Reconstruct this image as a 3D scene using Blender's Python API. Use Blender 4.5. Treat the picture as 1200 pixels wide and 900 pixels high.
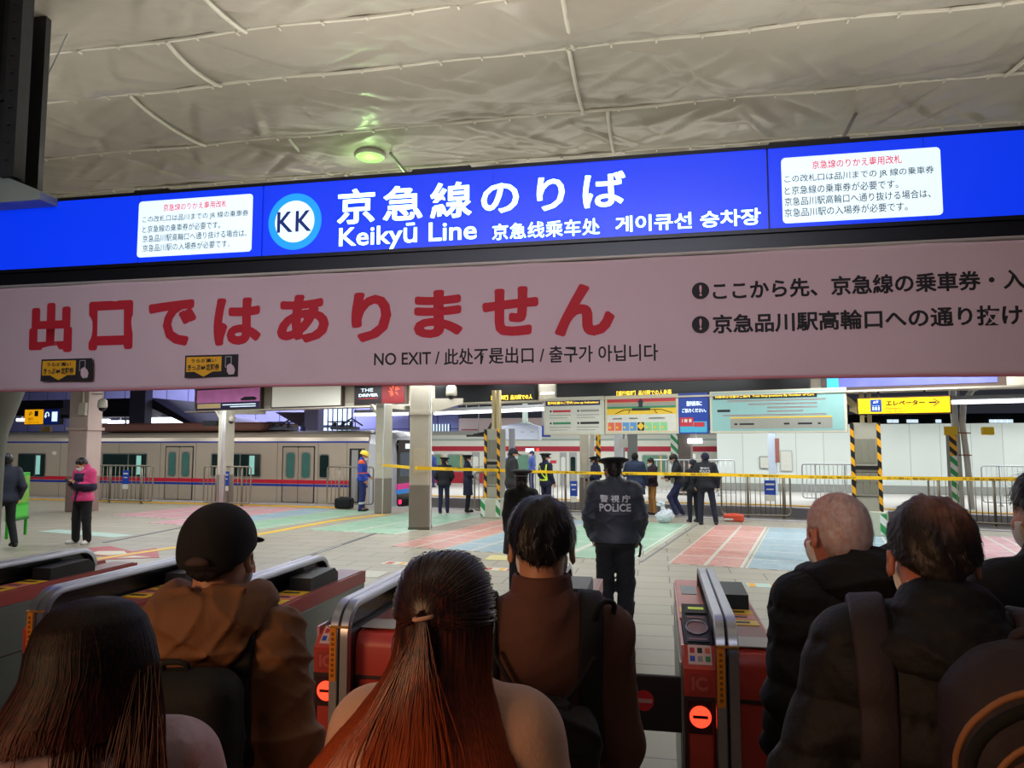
import bpy, math, random
import numpy as np
from mathutils import Vector, Matrix
from mathutils.bvhtree import BVHTree

S = bpy.context.scene
COL = S.collection
for _o in list(bpy.data.objects):
    bpy.data.objects.remove(_o)

# ------------------------------------------------------------------ camera
CAM_H = 1.90
YAW = math.radians(11.2)
PITCH = math.radians(4.65)
FPX = 860.0
cd = bpy.data.cameras.new('camera')
cd.sensor_width = 36.0
cd.lens = FPX / 1200 * 36
cd.clip_start = 0.05
cd.clip_end = 400
cam = bpy.data.objects.new('camera', cd)
COL.objects.link(cam)
cam.location = (0, 0, CAM_H)
cam.rotation_euler = (math.pi / 2 + PITCH, 0, YAW)
S.camera = cam
S.view_settings.view_transform = 'Standard'
S.view_settings.look = 'None'
S.view_settings.gamma = 1
S.view_settings.use_curve_mapping = False
S.view_settings.exposure = 0.0

# ------------------------------------------------------------------ world
W = bpy.data.worlds.new('night')
S.world = W
W.use_nodes = True
bg = W.node_tree.nodes['Background']
bg.inputs[0].default_value = (0.30, 0.32, 0.42, 1)
bg.inputs[1].default_value = 0.075


# ------------------------------------------------------------------ lamps
def area(loc, size, power, color=(1, 1, 1), rot=(0, 0, 0), spread=180):
    l = bpy.data.lights.new('room_or_fill_lamp', 'AREA')
    l.shape = 'RECTANGLE'
    l.size, l.size_y = size
    l.energy = power
    l.color = color
    l.spread = math.radians(spread)
    o = bpy.data.objects.new('room_or_fill_lamp', l)
    o.location = loc
    o.rotation_euler = rot
    COL.objects.link(o)
    return o


COOL = (0.93, 0.97, 1.0)
WARM = (1.0, 0.55, 0.28)
# tubes under the canopy over the concourse floor
for x in (-12, -6.5, -1, 4.5):
    area((x, 10.6, 3.9), (4.5, 0.5), 74, COOL)
    area((x, 15.6, 3.7), (4.5, 0.5), 150, COOL)
# tubes along the near platform edge, and over the far platform
for x, y in ((-22, 19.6), (-15, 19.6), (-8.5, 19.6), (-2, 19.0), (4.5, 18.2), (11, 16.8)):
    area((x, y, 3.65), (5, 0.5), 130, COOL)
for x, y in ((-9, 29), (-2, 29), (5, 27.5), (12, 26), (18, 24.5)):
    area((x, y, 4.3), (5.5, 0.6), 350, COOL)
area((-4.5, 23.4, 4.1), (6, 0.3), 130, COOL, (math.radians(40), 0, 0))  # added lamp, tilted to brighten the white hanging box
# added lamp, out of view, to brighten the building wall beyond the tracks
area((-22, 34, 7.5), (16, 1.0), 2200, (0.78, 0.80, 1.0), (math.radians(60), 0, 0))
# added uplights without fixtures, out of view, to brighten the sheeted ceiling
for x in (-6.5, -2.5, 1.5, 5.0):
    area((x, 6.15, 4.25), (3.0, 0.3), 50, (1.0, 0.95, 0.86), (math.pi, 0, 0))
area((-2.5, 12.5, 4.3), (9.0, 0.4), 160, (1.0, 0.93, 0.80), (math.pi, 0, 0))
area((-1.5, 1.2, 4.6), (9.0, 0.6), 100, (1.0, 0.95, 0.86), (math.pi, 0, 0))
# warm shop light behind the crowd, and an added cool lamp aimed at the banner
area((-3.2, -2.2, 2.3), (1.6, 1.0), 35, WARM, (math.radians(80), 0, math.radians(-42)), 120)
area((-2.0, -2.5, 5.2), (8.0, 1.0), 34, (0.84, 0.86, 1.0), (math.radians(72), 0, 0), 46)


# ------------------------------------------------------------------ placing helpers
def _ray(u, v):
    x, y = (u - 600) / FPX, -(v - 450) / FPX
    f = Vector((-math.sin(YAW), math.cos(YAW), 0))
    r = Vector((math.cos(YAW), math.sin(YAW), 0))
    F = f * math.cos(PITCH) + Vector((0, 0, math.sin(PITCH)))
    U = -f * math.sin(PITCH) + Vector((0, 0, math.cos(PITCH)))
    return F + r * x + U * y


def fl(u, v, z=0.0):
    """point of the photo that stands on the level z"""
    r = _ray(u, v)
    t = (z - CAM_H) / r.z
    return Vector((r.x * t, r.y * t, z))


def at(u, v, Y):
    """point of the photo that lies in the plane y = Y"""
    r = _ray(u, v)
    t = Y / r.y
    return Vector((r.x * t, Y, CAM_H + r.z * t))


class Line:
    """a vertical plane through two floor points; gives distance along it and height"""
    def __init__(s, A, B):
        s.A = Vector((A[0], A[1], 0)); s.B = Vector((B[0], B[1], 0))
        s.d = (s.B - s.A).normalized(); s.n = Vector((s.d.y, -s.d.x, 0))   # n points to the camera side
        s.ang = math.atan2(s.d.y, s.d.x)
    def sz(s, u, v):
        r = _ray(u, v)
        t = s.n.dot(s.A) / s.n.dot(Vector((r.x, r.y, 0)))
        p = Vector((r.x * t, r.y * t, 0))
        return (p - s.A).dot(s.d), CAM_H + r.z * t
    def pt(s, a, z=0, off=0):
        return s.A + s.d * a + s.n * off + Vector((0, 0, z))


# ------------------------------------------------------------------ materials
MATS = {}


def lin(c):
    return tuple(((x / 255) / 12.92 if x / 255 <= 0.04045 else ((x / 255 + 0.055) / 1.055) ** 2.4) for x in c)


def mat(name, rgb, rough=0.6, metal=0.0, var=0.08, scale=8.0, bump=0.0, bscale=60.0, emit=0.0, spec=0.5, sheen=0.0, stretch=None):
    if name in MATS:
        return MATS[name]
    m = bpy.data.materials.new(name)
    m.use_nodes = True
    nt = m.node_tree
    b = nt.nodes['Principled BSDF']
    c = lin(rgb)
    b.inputs['Roughness'].default_value = rough
    b.inputs['Metallic'].default_value = metal
    b.inputs['Specular IOR Level'].default_value = spec
    if sheen:
        b.inputs['Sheen Weight'].default_value = sheen
    tc = nt.nodes.new('ShaderNodeTexCoord')
    mp = nt.nodes.new('ShaderNodeMapping')
    nt.links.new(tc.outputs['Object'], mp.inputs[0])
    if stretch:
        mp.inputs['Scale'].default_value = stretch
    n = nt.nodes.new('ShaderNodeTexNoise')
    n.inputs['Scale'].default_value = scale
    n.inputs['Detail'].default_value = 5
    nt.links.new(mp.outputs[0], n.inputs['Vector'])
    mx = nt.nodes.new('ShaderNodeMix')
    mx.data_type = 'RGBA'
    mx.inputs[6].default_value = (*[x * (1 - var) for x in c], 1)
    mx.inputs[7].default_value = (*[min(1, x * (1 + var)) for x in c], 1)
    nt.links.new(n.outputs[0], mx.inputs[0])
    nt.links.new(mx.outputs[2], b.inputs['Base Color'])
    if emit:
        nt.links.new(mx.outputs[2], b.inputs['Emission Color'])
        b.inputs['Emission Strength'].default_value = emit
    if bump:
        n2 = nt.nodes.new('ShaderNodeTexNoise')
        n2.inputs['Scale'].default_value = bscale
        n2.inputs['Detail'].default_value = 6
        nt.links.new(mp.outputs[0], n2.inputs['Vector'])
        bp = nt.nodes.new('ShaderNodeBump')
        bp.inputs['Strength'].default_value = bump
        bp.inputs['Distance'].default_value = 0.01
        nt.links.new(n2.outputs[0], bp.inputs['Height'])
        nt.links.new(bp.outputs[0], b.inputs['Normal'])
    MATS[name] = m
    return m


def grid_mat(name, rgb, joint, w, h, rough=0.4, gap=0.01, metal=0.0, offset=0.5, axes='XY', var=0.10, ang=0.0, loc=(0, 0, 0), bump=0.15):
    """tiles or panels: brick texture on object coordinates"""
    m = mat(name, rgb, rough, metal, var=var, scale=1.2)
    nt = m.node_tree
    b = nt.nodes['Principled BSDF']
    src = b.inputs['Base Color'].links[0].from_socket
    tc = nt.nodes.new('ShaderNodeTexCoord')
    vec = tc.outputs['Object']
    if axes == 'XZ':
        sp = nt.nodes.new('ShaderNodeSeparateXYZ'); cb = nt.nodes.new('ShaderNodeCombineXYZ')
        nt.links.new(vec, sp.inputs[0]); nt.links.new(sp.outputs[0], cb.inputs[0]); nt.links.new(sp.outputs[2], cb.inputs[1])
        vec = cb.outputs[0]
    mp = nt.nodes.new('ShaderNodeMapping')
    mp.inputs['Rotation'].default_value = (0, 0, ang)
    mp.inputs['Location'].default_value = loc
    nt.links.new(vec, mp.inputs[0])
    br = nt.nodes.new('ShaderNodeTexBrick')
    br.offset = offset
    br.inputs['Scale'].default_value = 1.0
    br.inputs['Brick Width'].default_value = w
    br.inputs['Row Height'].default_value = h
    br.inputs['Mortar Size'].default_value = gap
    br.inputs['Mortar Smooth'].default_value = 0.1
    br.inputs['Color1'].default_value = (1, 1, 1, 1)
    br.inputs['Color2'].default_value = (0.90, 0.90, 0.90, 1)
    br.inputs['Mortar'].default_value = (*[a / max(c, 1e-3) for a, c in zip(lin(joint), lin(rgb))], 1)
    nt.links.new(mp.outputs[0], br.inputs['Vector'])
    mx = nt.nodes.new('ShaderNodeMix'); mx.data_type = 'RGBA'; mx.blend_type = 'MULTIPLY'
    mx.inputs[0].default_value = 1
    nt.links.new(src, mx.inputs[6]); nt.links.new(br.outputs['Color'], mx.inputs[7])
    nt.links.new(mx.outputs[2], b.inputs['Base Color'])
    if bump:
        bp = nt.nodes.new('ShaderNodeBump'); bp.inputs['Strength'].default_value = bump; bp.inputs['Distance'].default_value = 0.01; bp.invert = True
        nt.links.new(br.outputs['Fac'], bp.inputs['Height']); nt.links.new(bp.outputs[0], b.inputs['Normal'])
    return m


def hazard_mat(name, c1, c2, period=0.3):
    m = mat(name, c1, 0.5, var=0.05)
    nt = m.node_tree
    b = nt.nodes['Principled BSDF']
    tc = nt.nodes.new('ShaderNodeTexCoord'); sp = nt.nodes.new('ShaderNodeSeparateXYZ')
    nt.links.new(tc.outputs['Object'], sp.inputs[0])
    a = nt.nodes.new('ShaderNodeMath'); a.operation = 'ADD'
    nt.links.new(sp.outputs[0], a.inputs[0]); nt.links.new(sp.outputs[2], a.inputs[1])
    d = nt.nodes.new('ShaderNodeMath'); d.operation = 'DIVIDE'; d.inputs[1].default_value = period
    nt.links.new(a.outputs[0], d.inputs[0])
    f = nt.nodes.new('ShaderNodeMath'); f.operation = 'FRACT'
    nt.links.new(d.outputs[0], f.inputs[0])
    g = nt.nodes.new('ShaderNodeMath'); g.operation = 'GREATER_THAN'; g.inputs[1].default_value = 0.5
    nt.links.new(f.outputs[0], g.inputs[0])
    mx = nt.nodes.new('ShaderNodeMix'); mx.data_type = 'RGBA'
    mx.inputs[6].default_value = (*lin(c1), 1); mx.inputs[7].default_value = (*lin(c2), 1)
    nt.links.new(g.outputs[0], mx.inputs[0]); nt.links.new(mx.outputs[2], b.inputs['Base Color'])
    return m


def led_mat(name, rgb, strength, pitch=0.012):
    """lit dot matrix"""
    m = mat(name, rgb, 0.4, var=0.0, emit=strength)
    return m


# ------------------------------------------------------------------ mesh helpers
class MB:
    def __init__(s):
        s.v = []; s.f = []; s.m = []; s.mi = 0
    def add(s, vs, fs):
        n = len(s.v)
        s.v += [tuple(p) for p in vs]
        s.f += [tuple(n + i for i in f) for f in fs]
        s.m += [s.mi] * len(fs)
        return s
    def box(s, x0, x1, y0, y1, z0, z1, bev=0.0, M=None):
        if bev > 0:
            bev = min(bev, (x1 - x0) / 2.01, (y1 - y0) / 2.01, (z1 - z0) / 2.01)
            vs = []; idx = {}
            for i, X in enumerate((x0, x1)):
                for j, Y in enumerate((y0, y1)):
                    for k, Z in enumerate((z0, z1)):
                        sx, sy, sz = (1 if i == 0 else -1), (1 if j == 0 else -1), (1 if k == 0 else -1)
                        for a, (dx, dy, dz) in enumerate(((0, 1, 1), (1, 0, 1), (1, 1, 0))):
                            idx[i, j, k, a] = len(vs)
                            vs.append((X + sx * bev * dx, Y + sy * bev * dy, Z + sz * bev * dz))
            fs = []
            for i in (0, 1):
                q = [idx[i, 0, 0, 0], idx[i, 1, 0, 0], idx[i, 1, 1, 0], idx[i, 0, 1, 0]]; fs.append(q if i else q[::-1])
                q = [idx[0, i, 0, 1], idx[1, i, 0, 1], idx[1, i, 1, 1], idx[0, i, 1, 1]]; fs.append(q[::-1] if i else q)
                q = [idx[0, 0, i, 2], idx[1, 0, i, 2], idx[1, 1, i, 2], idx[0, 1, i, 2]]; fs.append(q if i else q[::-1])
            for i in (0, 1):
                for j in (0, 1):
                    fs.append([idx[i, j, 0, 0], idx[i, j, 1, 0], idx[i, j, 1, 1], idx[i, j, 0, 1]])
                    fs.append([idx[i, 0, j, 0], idx[i, 1, j, 0], idx[i, 1, j, 2], idx[i, 0, j, 2]])
                    fs.append([idx[0, i, j, 1], idx[1, i, j, 1], idx[1, i, j, 2], idx[0, i, j, 2]])
                    for k in (0, 1):
                        fs.append([idx[i, j, k, 0], idx[i, j, k, 1], idx[i, j, k, 2]])
        else:
            vs = [(X, Y, Z) for X in (x0, x1) for Y in (y0, y1) for Z in (z0, z1)]
            fs = [(0, 1, 3, 2), (4, 6, 7, 5), (0, 4, 5, 1), (2, 3, 7, 6), (0, 2, 6, 4), (1, 5, 7, 3)]
        if M is not None:
            vs = [M @ Vector(p) for p in vs]
        return s.add(vs, fs)
    def tube(s, pts, r, n=8, closed=False, rs=None):
        pts = [Vector(p) for p in pts]
        rings = []
        up = None
        for i, p in enumerate(pts):
            if closed:
                t = pts[(i + 1) % len(pts)] - pts[i - 1]
            else:
                t = pts[min(i + 1, len(pts) - 1)] - pts[max(i - 1, 0)]
            t = t.normalized() if t.length > 1e-9 else Vector((0, 0, 1))
            if up is None:
                up = t.orthogonal().normalized()
            up = (up - t * up.dot(t))
            up = up.normalized() if up.length > 1e-6 else t.orthogonal().normalized()
            b = t.cross(up)
            rr = rs[i] if rs else r
            rings.append([p + (up * math.cos(2 * math.pi * k / n) + b * math.sin(2 * math.pi * k / n)) * rr for k in range(n)])
        vs = [q for g in rings for q in g]
        fs = []
        m = len(pts)
        for i in range(m if closed else m - 1):
            a, c = i * n, ((i + 1) % m) * n
            for k in range(n):
                fs.append((a + k, a + (k + 1) % n, c + (k + 1) % n, c + k))
        if not closed:
            fs.append(tuple(range(n))[::-1]); fs.append(tuple((m - 1) * n + k for k in range(n)))
        return s.add(vs, fs)
    def prism(s, poly, axis, a0, a1, M=None):
        """poly: 2D points; axis 'x': poly in (y,z); 'y': poly in (x,z); 'z': poly in (x,y)"""
        def P(p, a):
            return {'x': (a, p[0], p[1]), 'y': (p[0], a, p[1]), 'z': (p[0], p[1], a)}[axis]
        n = len(poly)
        vs = [P(p, a0) for p in poly] + [P(p, a1) for p in poly]
        if M is not None:
            vs = [M @ Vector(p) for p in vs]
        fs = [tuple(range(n))[::-1], tuple(range(n, 2 * n))] + [(i, (i + 1) % n, n + (i + 1) % n, n + i) for i in range(n)]
        return s.add(vs, fs)
    def lathe(s, prof, n=24, c=(0, 0, 0), sx=1, sy=1):
        vs = []; fs = []
        for r, z in prof:
            for k in range(n):
                a = 2 * math.pi * k / n
                vs.append((c[0] + r * math.cos(a) * sx, c[1] + r * math.sin(a) * sy, c[2] + z))
        for i in range(len(prof) - 1):
            for k in range(n):
                fs.append((i * n + k, i * n + (k + 1) % n, (i + 1) * n + (k + 1) % n, (i + 1) * n + k))
        fs.append(tuple(range(n))[::-1]); fs.append(tuple((len(prof) - 1) * n + k for k in range(n)))
        return s.add(vs, fs)
    def build(s, name, m, parent=None, smooth=False, loc=None, rz=None, fix=True):
        me = bpy.data.meshes.new(name)
        me.from_pydata(s.v, [], s.f)
        for x in (m if isinstance(m, (list, tuple)) else [m]):
            me.materials.append(x)
        if any(s.m):
            me.polygons.foreach_set('material_index', s.m)
        if fix:
            import bmesh
            bm = bmesh.new(); bm.from_mesh(me)
            bmesh.ops.recalc_face_normals(bm, faces=bm.faces)
            bm.to_mesh(me); bm.free()
        if smooth:
            me.polygons.foreach_set('use_smooth', [True] * len(me.polygons))
            if smooth == 'auto':
                me.polygons.foreach_set('use_smooth', [True] * len(me.polygons))
                try:
                    me.set_sharp_from_angle(angle=math.radians(35))
                except Exception:
                    pass
        me.update()
        o = bpy.data.objects.new(name, me)
        COL.objects.link(o)
        if parent is not None:
            o.parent = parent
        if loc is not None:
            o.location = loc
        if rz is not None:
            o.rotation_euler = (0, 0, rz)
        return o


def bx(name, x0, x1, y0, y1, z0, z1, m, parent=None, bev=0.0):
    return MB().box(x0, x1, y0, y1, z0, z1, bev).build(name, m, parent)


def tag(o, label=None, cat=None, group=None, kind=None):
    if label: o['label'] = label
    if cat: o['category'] = cat
    if group: o['group'] = group
    if kind: o['kind'] = kind
    return o


def root(name, label, cat, loc=(0, 0, 0), rz=0.0, group=None):
    o = bpy.data.objects.new(name, None)
    o.empty_display_size = 0.2
    o.location = loc
    o.rotation_euler = (0, 0, rz)
    COL.objects.link(o)
    return tag(o, label, cat, group)


def copy_tree(o, parent=None):
    c = o.copy()
    COL.objects.link(c)
    c.parent = parent
    for ch in list(o.children):
        copy_tree(ch, c)
    return c


def text_mesh(txt, x0, x1, z0, z1, m, parent, y=0.0, bold=0.0, name='lettering', ext=0.0015, spacing=1.0, shear=0.0, flip=False, fat=0.0):
    """lettering in the x-z plane of its parent, facing -y, fitted to the box x0..x1, z0..z1"""
    c = bpy.data.curves.new('lettering', 'FONT')
    c.body = txt
    c.offset = bold
    c.resolution_u = 3
    c.extrude = 0.0
    c.space_character = spacing
    c.shear = shear
    t = bpy.data.objects.new('lettering', c)
    COL.objects.link(t)
    dg = bpy.context.evaluated_depsgraph_get()
    me = bpy.data.meshes.new_from_object(t.evaluated_get(dg))
    bpy.data.objects.remove(t); bpy.data.curves.remove(c)
    if fat:
        import bmesh
        bm = bmesh.new()
        k0 = me.copy()
        for i in range(8):
            t2 = k0.copy()
            t2.transform(Matrix.Translation((fat * math.cos(i * math.pi / 4), fat * math.sin(i * math.pi / 4), 0)))
            bm.from_mesh(t2); bpy.data.meshes.remove(t2)
        bm.from_mesh(k0); bm.to_mesh(me); bm.free(); bpy.data.meshes.remove(k0)
    n = len(me.vertices)
    co = np.empty(n * 3, dtype=np.float32)
    me.vertices.foreach_get('co', co)
    co = co.reshape(-1, 3)
    mn, mx = co.min(0), co.max(0)
    out = np.zeros_like(co)
    out[:, 0] = x0 + (co[:, 0] - mn[0]) / (mx[0] - mn[0]) * (x1 - x0)
    out[:, 1] = y
    out[:, 2] = z0 + (co[:, 1] - mn[1]) / (mx[1] - mn[1]) * (z1 - z0)
    if flip:
        out[:, 0] = x0 + x1 - out[:, 0]
    me.vertices.foreach_set('co', out.ravel())
    me.materials.clear(); me.materials.append(m)
    me.update()
    me.name = name
    o = bpy.data.objects.new(name, me)
    COL.objects.link(o)
    o.parent = parent
    return o


def disc(cx, cz, r, y0, y1, n=40):
    return MB().prism([(cx + r * math.cos(2 * math.pi * k / n), cz + r * math.sin(2 * math.pi * k / n)) for k in range(n)], 'y', y0, y1)


def rrect(x0, x1, z0, z1, r, n=5):
    p = []
    for cx, cz, a in ((x1 - r, z1 - r, 0), (x0 + r, z1 - r, 90), (x0 + r, z0 + r, 180), (x1 - r, z0 + r, 270)):
        for k in range(n + 1):
            t = math.radians(a + 90 * k / n)
            p.append((cx + r * math.cos(t), cz + r * math.sin(t)))
    return p


# ------------------------------------------------------------------ colours
STEEL = mat('brushed_steel', (176, 174, 170), 0.35, 0.9, stretch=(1, 1, 12))
CHROME = mat('polished_steel', (176, 176, 182), 0.34, 1.0)
DARKMETAL = mat('dark_metal', (38, 36, 38), 0.5, 0.4)
BLACK = mat('black_plastic', (16, 16, 18), 0.45)
BLACKMATTE = mat('matte_black', (12, 12, 14), 0.9)
CREAM = mat('cream_paint', (196, 188, 170), 0.55, var=0.12, scale=3)
CREAMLOW = mat('grey_brown_paint', (134, 124, 112), 0.55, var=0.12, scale=3)
WHITEP = mat('white_paint', (225, 226, 224), 0.5)
GREYP = mat('grey_paint', (150, 150, 148), 0.5)
TUBE = mat('lit_tube', (240, 246, 255), 0.4, var=0.0, emit=3.5)
NAVY = mat('navy_sign', (18, 34, 84), 0.4)
YELLOW = mat('yellow_paint', (236, 190, 24), 0.5)
HAZ = hazard_mat('yellow_black_stripes', (240, 170, 20), (20, 18, 16), 0.30)
HAZG = hazard_mat('green_white_stripes', (40, 150, 80), (225, 230, 224), 0.34)
# ================================================================== STRUCTURE
EDGE = [Vector(p) for p in ((-44, 25.6, 0), (-22.5, 22.75, 0), (-8.8, 21.45, 0), (-1.6, 20.15, 0), (2.2, 19.7, 0), (7.2, 18.25, 0), (22, 13.6, 0))]
GAP = 3.75   # width of the track bed


def offs(P, d):
    out = []
    for i, p in enumerate(P):
        t = (P[min(i + 1, len(P) - 1)] - P[max(i - 1, 0)]).normalized()
        out.append(p + Vector((-t.y, t.x, 0)) * d)
    return out


FAR = offs(EDGE, GAP)
FLOOR = grid_mat('concourse_tiles', (166, 158, 139), (98, 92, 80), 0.90, 0.48, rough=0.42, gap=0.009, loc=(0.32, 0.1, 0), offset=0.5, var=0.14, bump=0.1)
m = MB()
n = len(EDGE)
near = [Vector((-44, -9, 0)), Vector((22, -9, 0))]
m.prism([(p.x, p.y) for p in near] + [(p.x, p.y) for p in EDGE[::-1]], 'z', -0.35, 0.0)
tag(m.build('floor', FLOOR), kind='structure')
PLAT = mat('platform_asphalt', (196, 192, 184), 0.45, var=0.08)
m = MB()
m.prism([(p.x, p.y) for p in FAR] + [(24, 46), (-44, 48)], 'z', -0.35, -0.01)
tag(m.build('floor_far_platform', PLAT), kind='structure')
# edge copings and fascia
m = MB()
for P, sgn in ((EDGE, -1), (FAR, 1)):
    Q = offs(P, sgn * 0.30)
    for i in range(n - 1):
        a, b, c, d = P[i], P[i + 1], Q[i + 1], Q[i]
        m.add([(a.x, a.y, .012), (b.x, b.y, .012), (c.x, c.y, .012), (d.x, d.y, .012), (a.x, a.y, -.30), (b.x, b.y, -.30), (c.x, c.y, -.30), (d.x, d.y, -.30)],
              [(0, 1, 2, 3), (4, 5, 6, 7), (0, 1, 5, 4), (2, 3, 7, 6), (1, 2, 6, 5), (0, 3, 7, 4)])
tag(m.build('trim_1', mat('concrete_coping', (178, 170, 176), 0.7)), kind='structure')
m = MB()
for P, sgn in ((EDGE, -1), (FAR, 1)):
    A_, B_ = offs(P, sgn * 0.75), offs(P, sgn * 1.05)
    for i in range(2 if sgn < 0 else n - 1):
        a, b, c, d = A_[i], A_[i + 1], B_[i + 1], B_[i]
        m.add([(q.x, q.y, z) for z in (.018, -.02) for q in (a, b, c, d)], [(0, 1, 2, 3), (4, 5, 6, 7), (0, 1, 5, 4), (2, 3, 7, 6), (1, 2, 6, 5), (0, 3, 7, 4)])
tag(m.build('trim_2', mat('tactile_yellow', (224, 172, 30), 0.5, bump=0.6, bscale=30)), kind='structure')
# track bed
m = MB()
lo, hi = offs(EDGE, -0.3), offs(EDGE, GAP + 0.3)
for i in range(n - 1):
    a, b, c, d = lo[i], lo[i + 1], hi[i + 1], hi[i]
    m.add([(q.x, q.y, -1.25) for q in (a, b, c, d)], [(0, 1, 2, 3)])
    for q, r_ in ((a, b), (d, c)):
        m.add([(q.x, q.y, -1.25), (r_.x, r_.y, -1.25), (r_.x, r_.y, -0.3), (q.x, q.y, -0.3)], [(0, 1, 2, 3)])
tag(m.build('floor_track_bed', mat('track_ballast', (12, 10, 10), 0.95, var=0.5, scale=18, bump=1.0, bscale=25)), kind='structure')
for off_ in (1.15, 2.22):
    m = MB()
    R_ = offs(EDGE, off_)
    for i in range(n - 1):
        a, b = R_[i], R_[i + 1]
        t = (b - a).normalized(); nn = Vector((-t.y, t.x, 0)) * 0.035
        vs = [(q + s_ * nn + Vector((0, 0, z))) for q in (a, b) for s_ in (-1, 1) for z in (-1.22, -1.05)]
        m.add(vs, [(0, 1, 3, 2), (4, 6, 7, 5), (0, 4, 5, 1), (2, 3, 7, 6), (0, 2, 6, 4), (1, 5, 7, 3)])
    o = m.build('rail', mat('rail_steel', (96, 78, 66), 0.4, 0.8))
    tag(o, 'steel running rail in the track bed, ' + ('nearer the concourse' if off_ < 2 else 'nearer the far platform'), 'rail')

# white hoarding on the far platform
HW = Line((2.4, 31.6), (24.0, 28.6))
m = MB()
Lh = 22
m.box(0, Lh, 0, 0.12, 0.0, 2.66)
o = m.build('wall_far_hoarding', grid_mat('hoarding_panels', (214, 222, 214), (170, 178, 172), 1.02, 9.0, rough=0.4, gap=0.012, axes='XZ', offset=0.0, var=0.03, bump=0.3), loc=HW.pt(0), rz=HW.ang)
tag(o, kind='structure')
o = MB().box(0, Lh, -0.05, 0.0, 0.0, 0.30).build('baseboard_far_hoarding', mat('grey_kick_strip', (142, 144, 138), 0.5), loc=HW.pt(0), rz=HW.ang)
tag(o, kind='structure')

# ------------------------------------------------------------------ sheeted ceiling
ZC = 6.06
rows = [2.3, 3.7, 5.05, 6.42, 7.38, 8.88, 10.25, 11.6, 13.0, 14.6]
nx, ny = 470, 340
X = np.linspace(-13.5, 9.5, nx); Y = np.linspace(rows[0], rows[-1], ny)
GX, GY = np.meshgrid(X, Y)
Z = np.zeros_like(GX)
rng = np.random.default_rng(5)
for a, b in zip(rows[:-1], rows[1:]):
    msk = (GY >= a) & (GY <= b)
    t = np.clip((GY - a) / (b - a), 0, 1)
    ph = rng.uniform(0, 6)
    sag = 0.085 + 0.035 * np.sin(GX * 1.1 + ph) + 0.02 * np.sin(GX * 2.7 + ph * 2)
    Z -= np.where(msk, sag * np.sin(np.pi * t) ** 0.7, 0)
    # creases that run from the pinned edges into the sheet
    for _ in range(90):
        x0 = rng.uniform(-13.5, 9.5)
        up = rng.random() < 0.5
        y0 = a if up else b
        ang = rng.uniform(0.25, 1.25) * (1 if rng.random() < .5 else -1)
        dx, dy = math.cos(ang) * (1 if ang > 0 else -1), abs(math.sin(ang)) * (1 if up else -1)
        L = rng.uniform(0.5, 2.2)
        al = (GX - x0) * dx + (GY - y0) * dy
        pe = (GX - x0) * (-dy) + (GY - y0) * dx
        wd = 0.022 + 0.045 * np.clip(al / L, 0, 1)
        Z += np.where(msk & (al > 0) & (al < L), (rng.choice([-1, 1]) * rng.uniform(0.014, 0.045)) * np.exp(-(pe / wd) ** 2) * np.sin(np.pi * np.clip(al / L, 0, 1)) * np.minimum(1, np.sin(np.pi * t) * 3), 0)
for _ in range(1500):      # short fine puckers
    x0 = rng.uniform(-9, 8); y0 = rng.uniform(5.8, 13.5); ang = rng.normal(0, .8) + (1.57 if rng.random() < .4 else 0); L = rng.uniform(.15, .6)
    i0, i1 = np.searchsorted(X, [x0 - .7, x0 + .7]); j0, j1 = np.searchsorted(Y, [y0 - .7, y0 + .7])
    gx, gy = GX[j0:j1, i0:i1] - x0, GY[j0:j1, i0:i1] - y0
    al = gx * math.cos(ang) + gy * math.sin(ang); pe = -gx * math.sin(ang) + gy * math.cos(ang)
    Z[j0:j1, i0:i1] += rng.uniform(.004, .012) * rng.choice([-1, 1]) * np.exp(-(pe / .035) ** 2 - (al / L) ** 2)
Z += 0.008 * np.sin(GX * 9 + 3 * np.sin(GY * 4)) * np.sin(GY * 5 + 2 * np.sin(GX * 2))
m = MB()
vs = np.stack([GX.ravel(), GY.ravel(), ZC + Z.ravel()], 1)
idx = np.arange(nx * ny).reshape(ny, nx)
fs = np.stack([idx[:-1, :-1].ravel(), idx[1:, :-1].ravel(), idx[1:, 1:].ravel(), idx[:-1, 1:].ravel()], 1)
me = bpy.data.meshes.new('ceiling'); me.from_pydata(vs.tolist(), [], fs.tolist())
SHEET = mat('ceiling_sheet', (160, 154, 142), 0.34, var=0.10, scale=1.5, bump=0.25, bscale=14, spec=0.4)
me.materials.append(SHEET); me.polygons.foreach_set('use_smooth', [True] * len(me.polygons)); me.update()
o = bpy.data.objects.new('ceiling', me); COL.objects.link(o); tag(o, kind='structure')
o = bx('ceiling_behind', -13.5, 9.5, -9, 2.3, ZC, ZC + 0.1, SHEET); tag(o, kind='structure')
# battens that pin the sheet: one long one per seam, short staggered ones between
BAT = mat('batten_white', (206, 202, 188), 0.5, var=0.1, scale=4)
m = MB()
for y in rows[2:-1]:
    pts = [(x, y + 0.012 * math.sin(x * 2.1 + y), ZC - 0.012 + 0.01 * math.sin(x * 3 + y * 2)) for x in np.linspace(-13.5, 9.5, 90)]
    m.tube(pts, 0.020, 6)
    for x in np.arange(-13.3, 9.4, 0.46):
        m.box(x, x + 0.02, y - 0.03, y + 0.03, ZC - 0.045, ZC - 0.03)
tag(m.build('trim_3', BAT, smooth='auto'), kind='structure')
m = MB()
stag = {2: (-4.0, 3.0), 3: (-4.9, -0.8, 4.6), 4: (-6.1, -0.85, 3.9), 5: (-4.85, -0.55, 5.6), 6: (-4.65, -1.3, 4.9), 7: (-5.6, 0.2, 3.6), 8: (-3.6, 1.2)}
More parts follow.
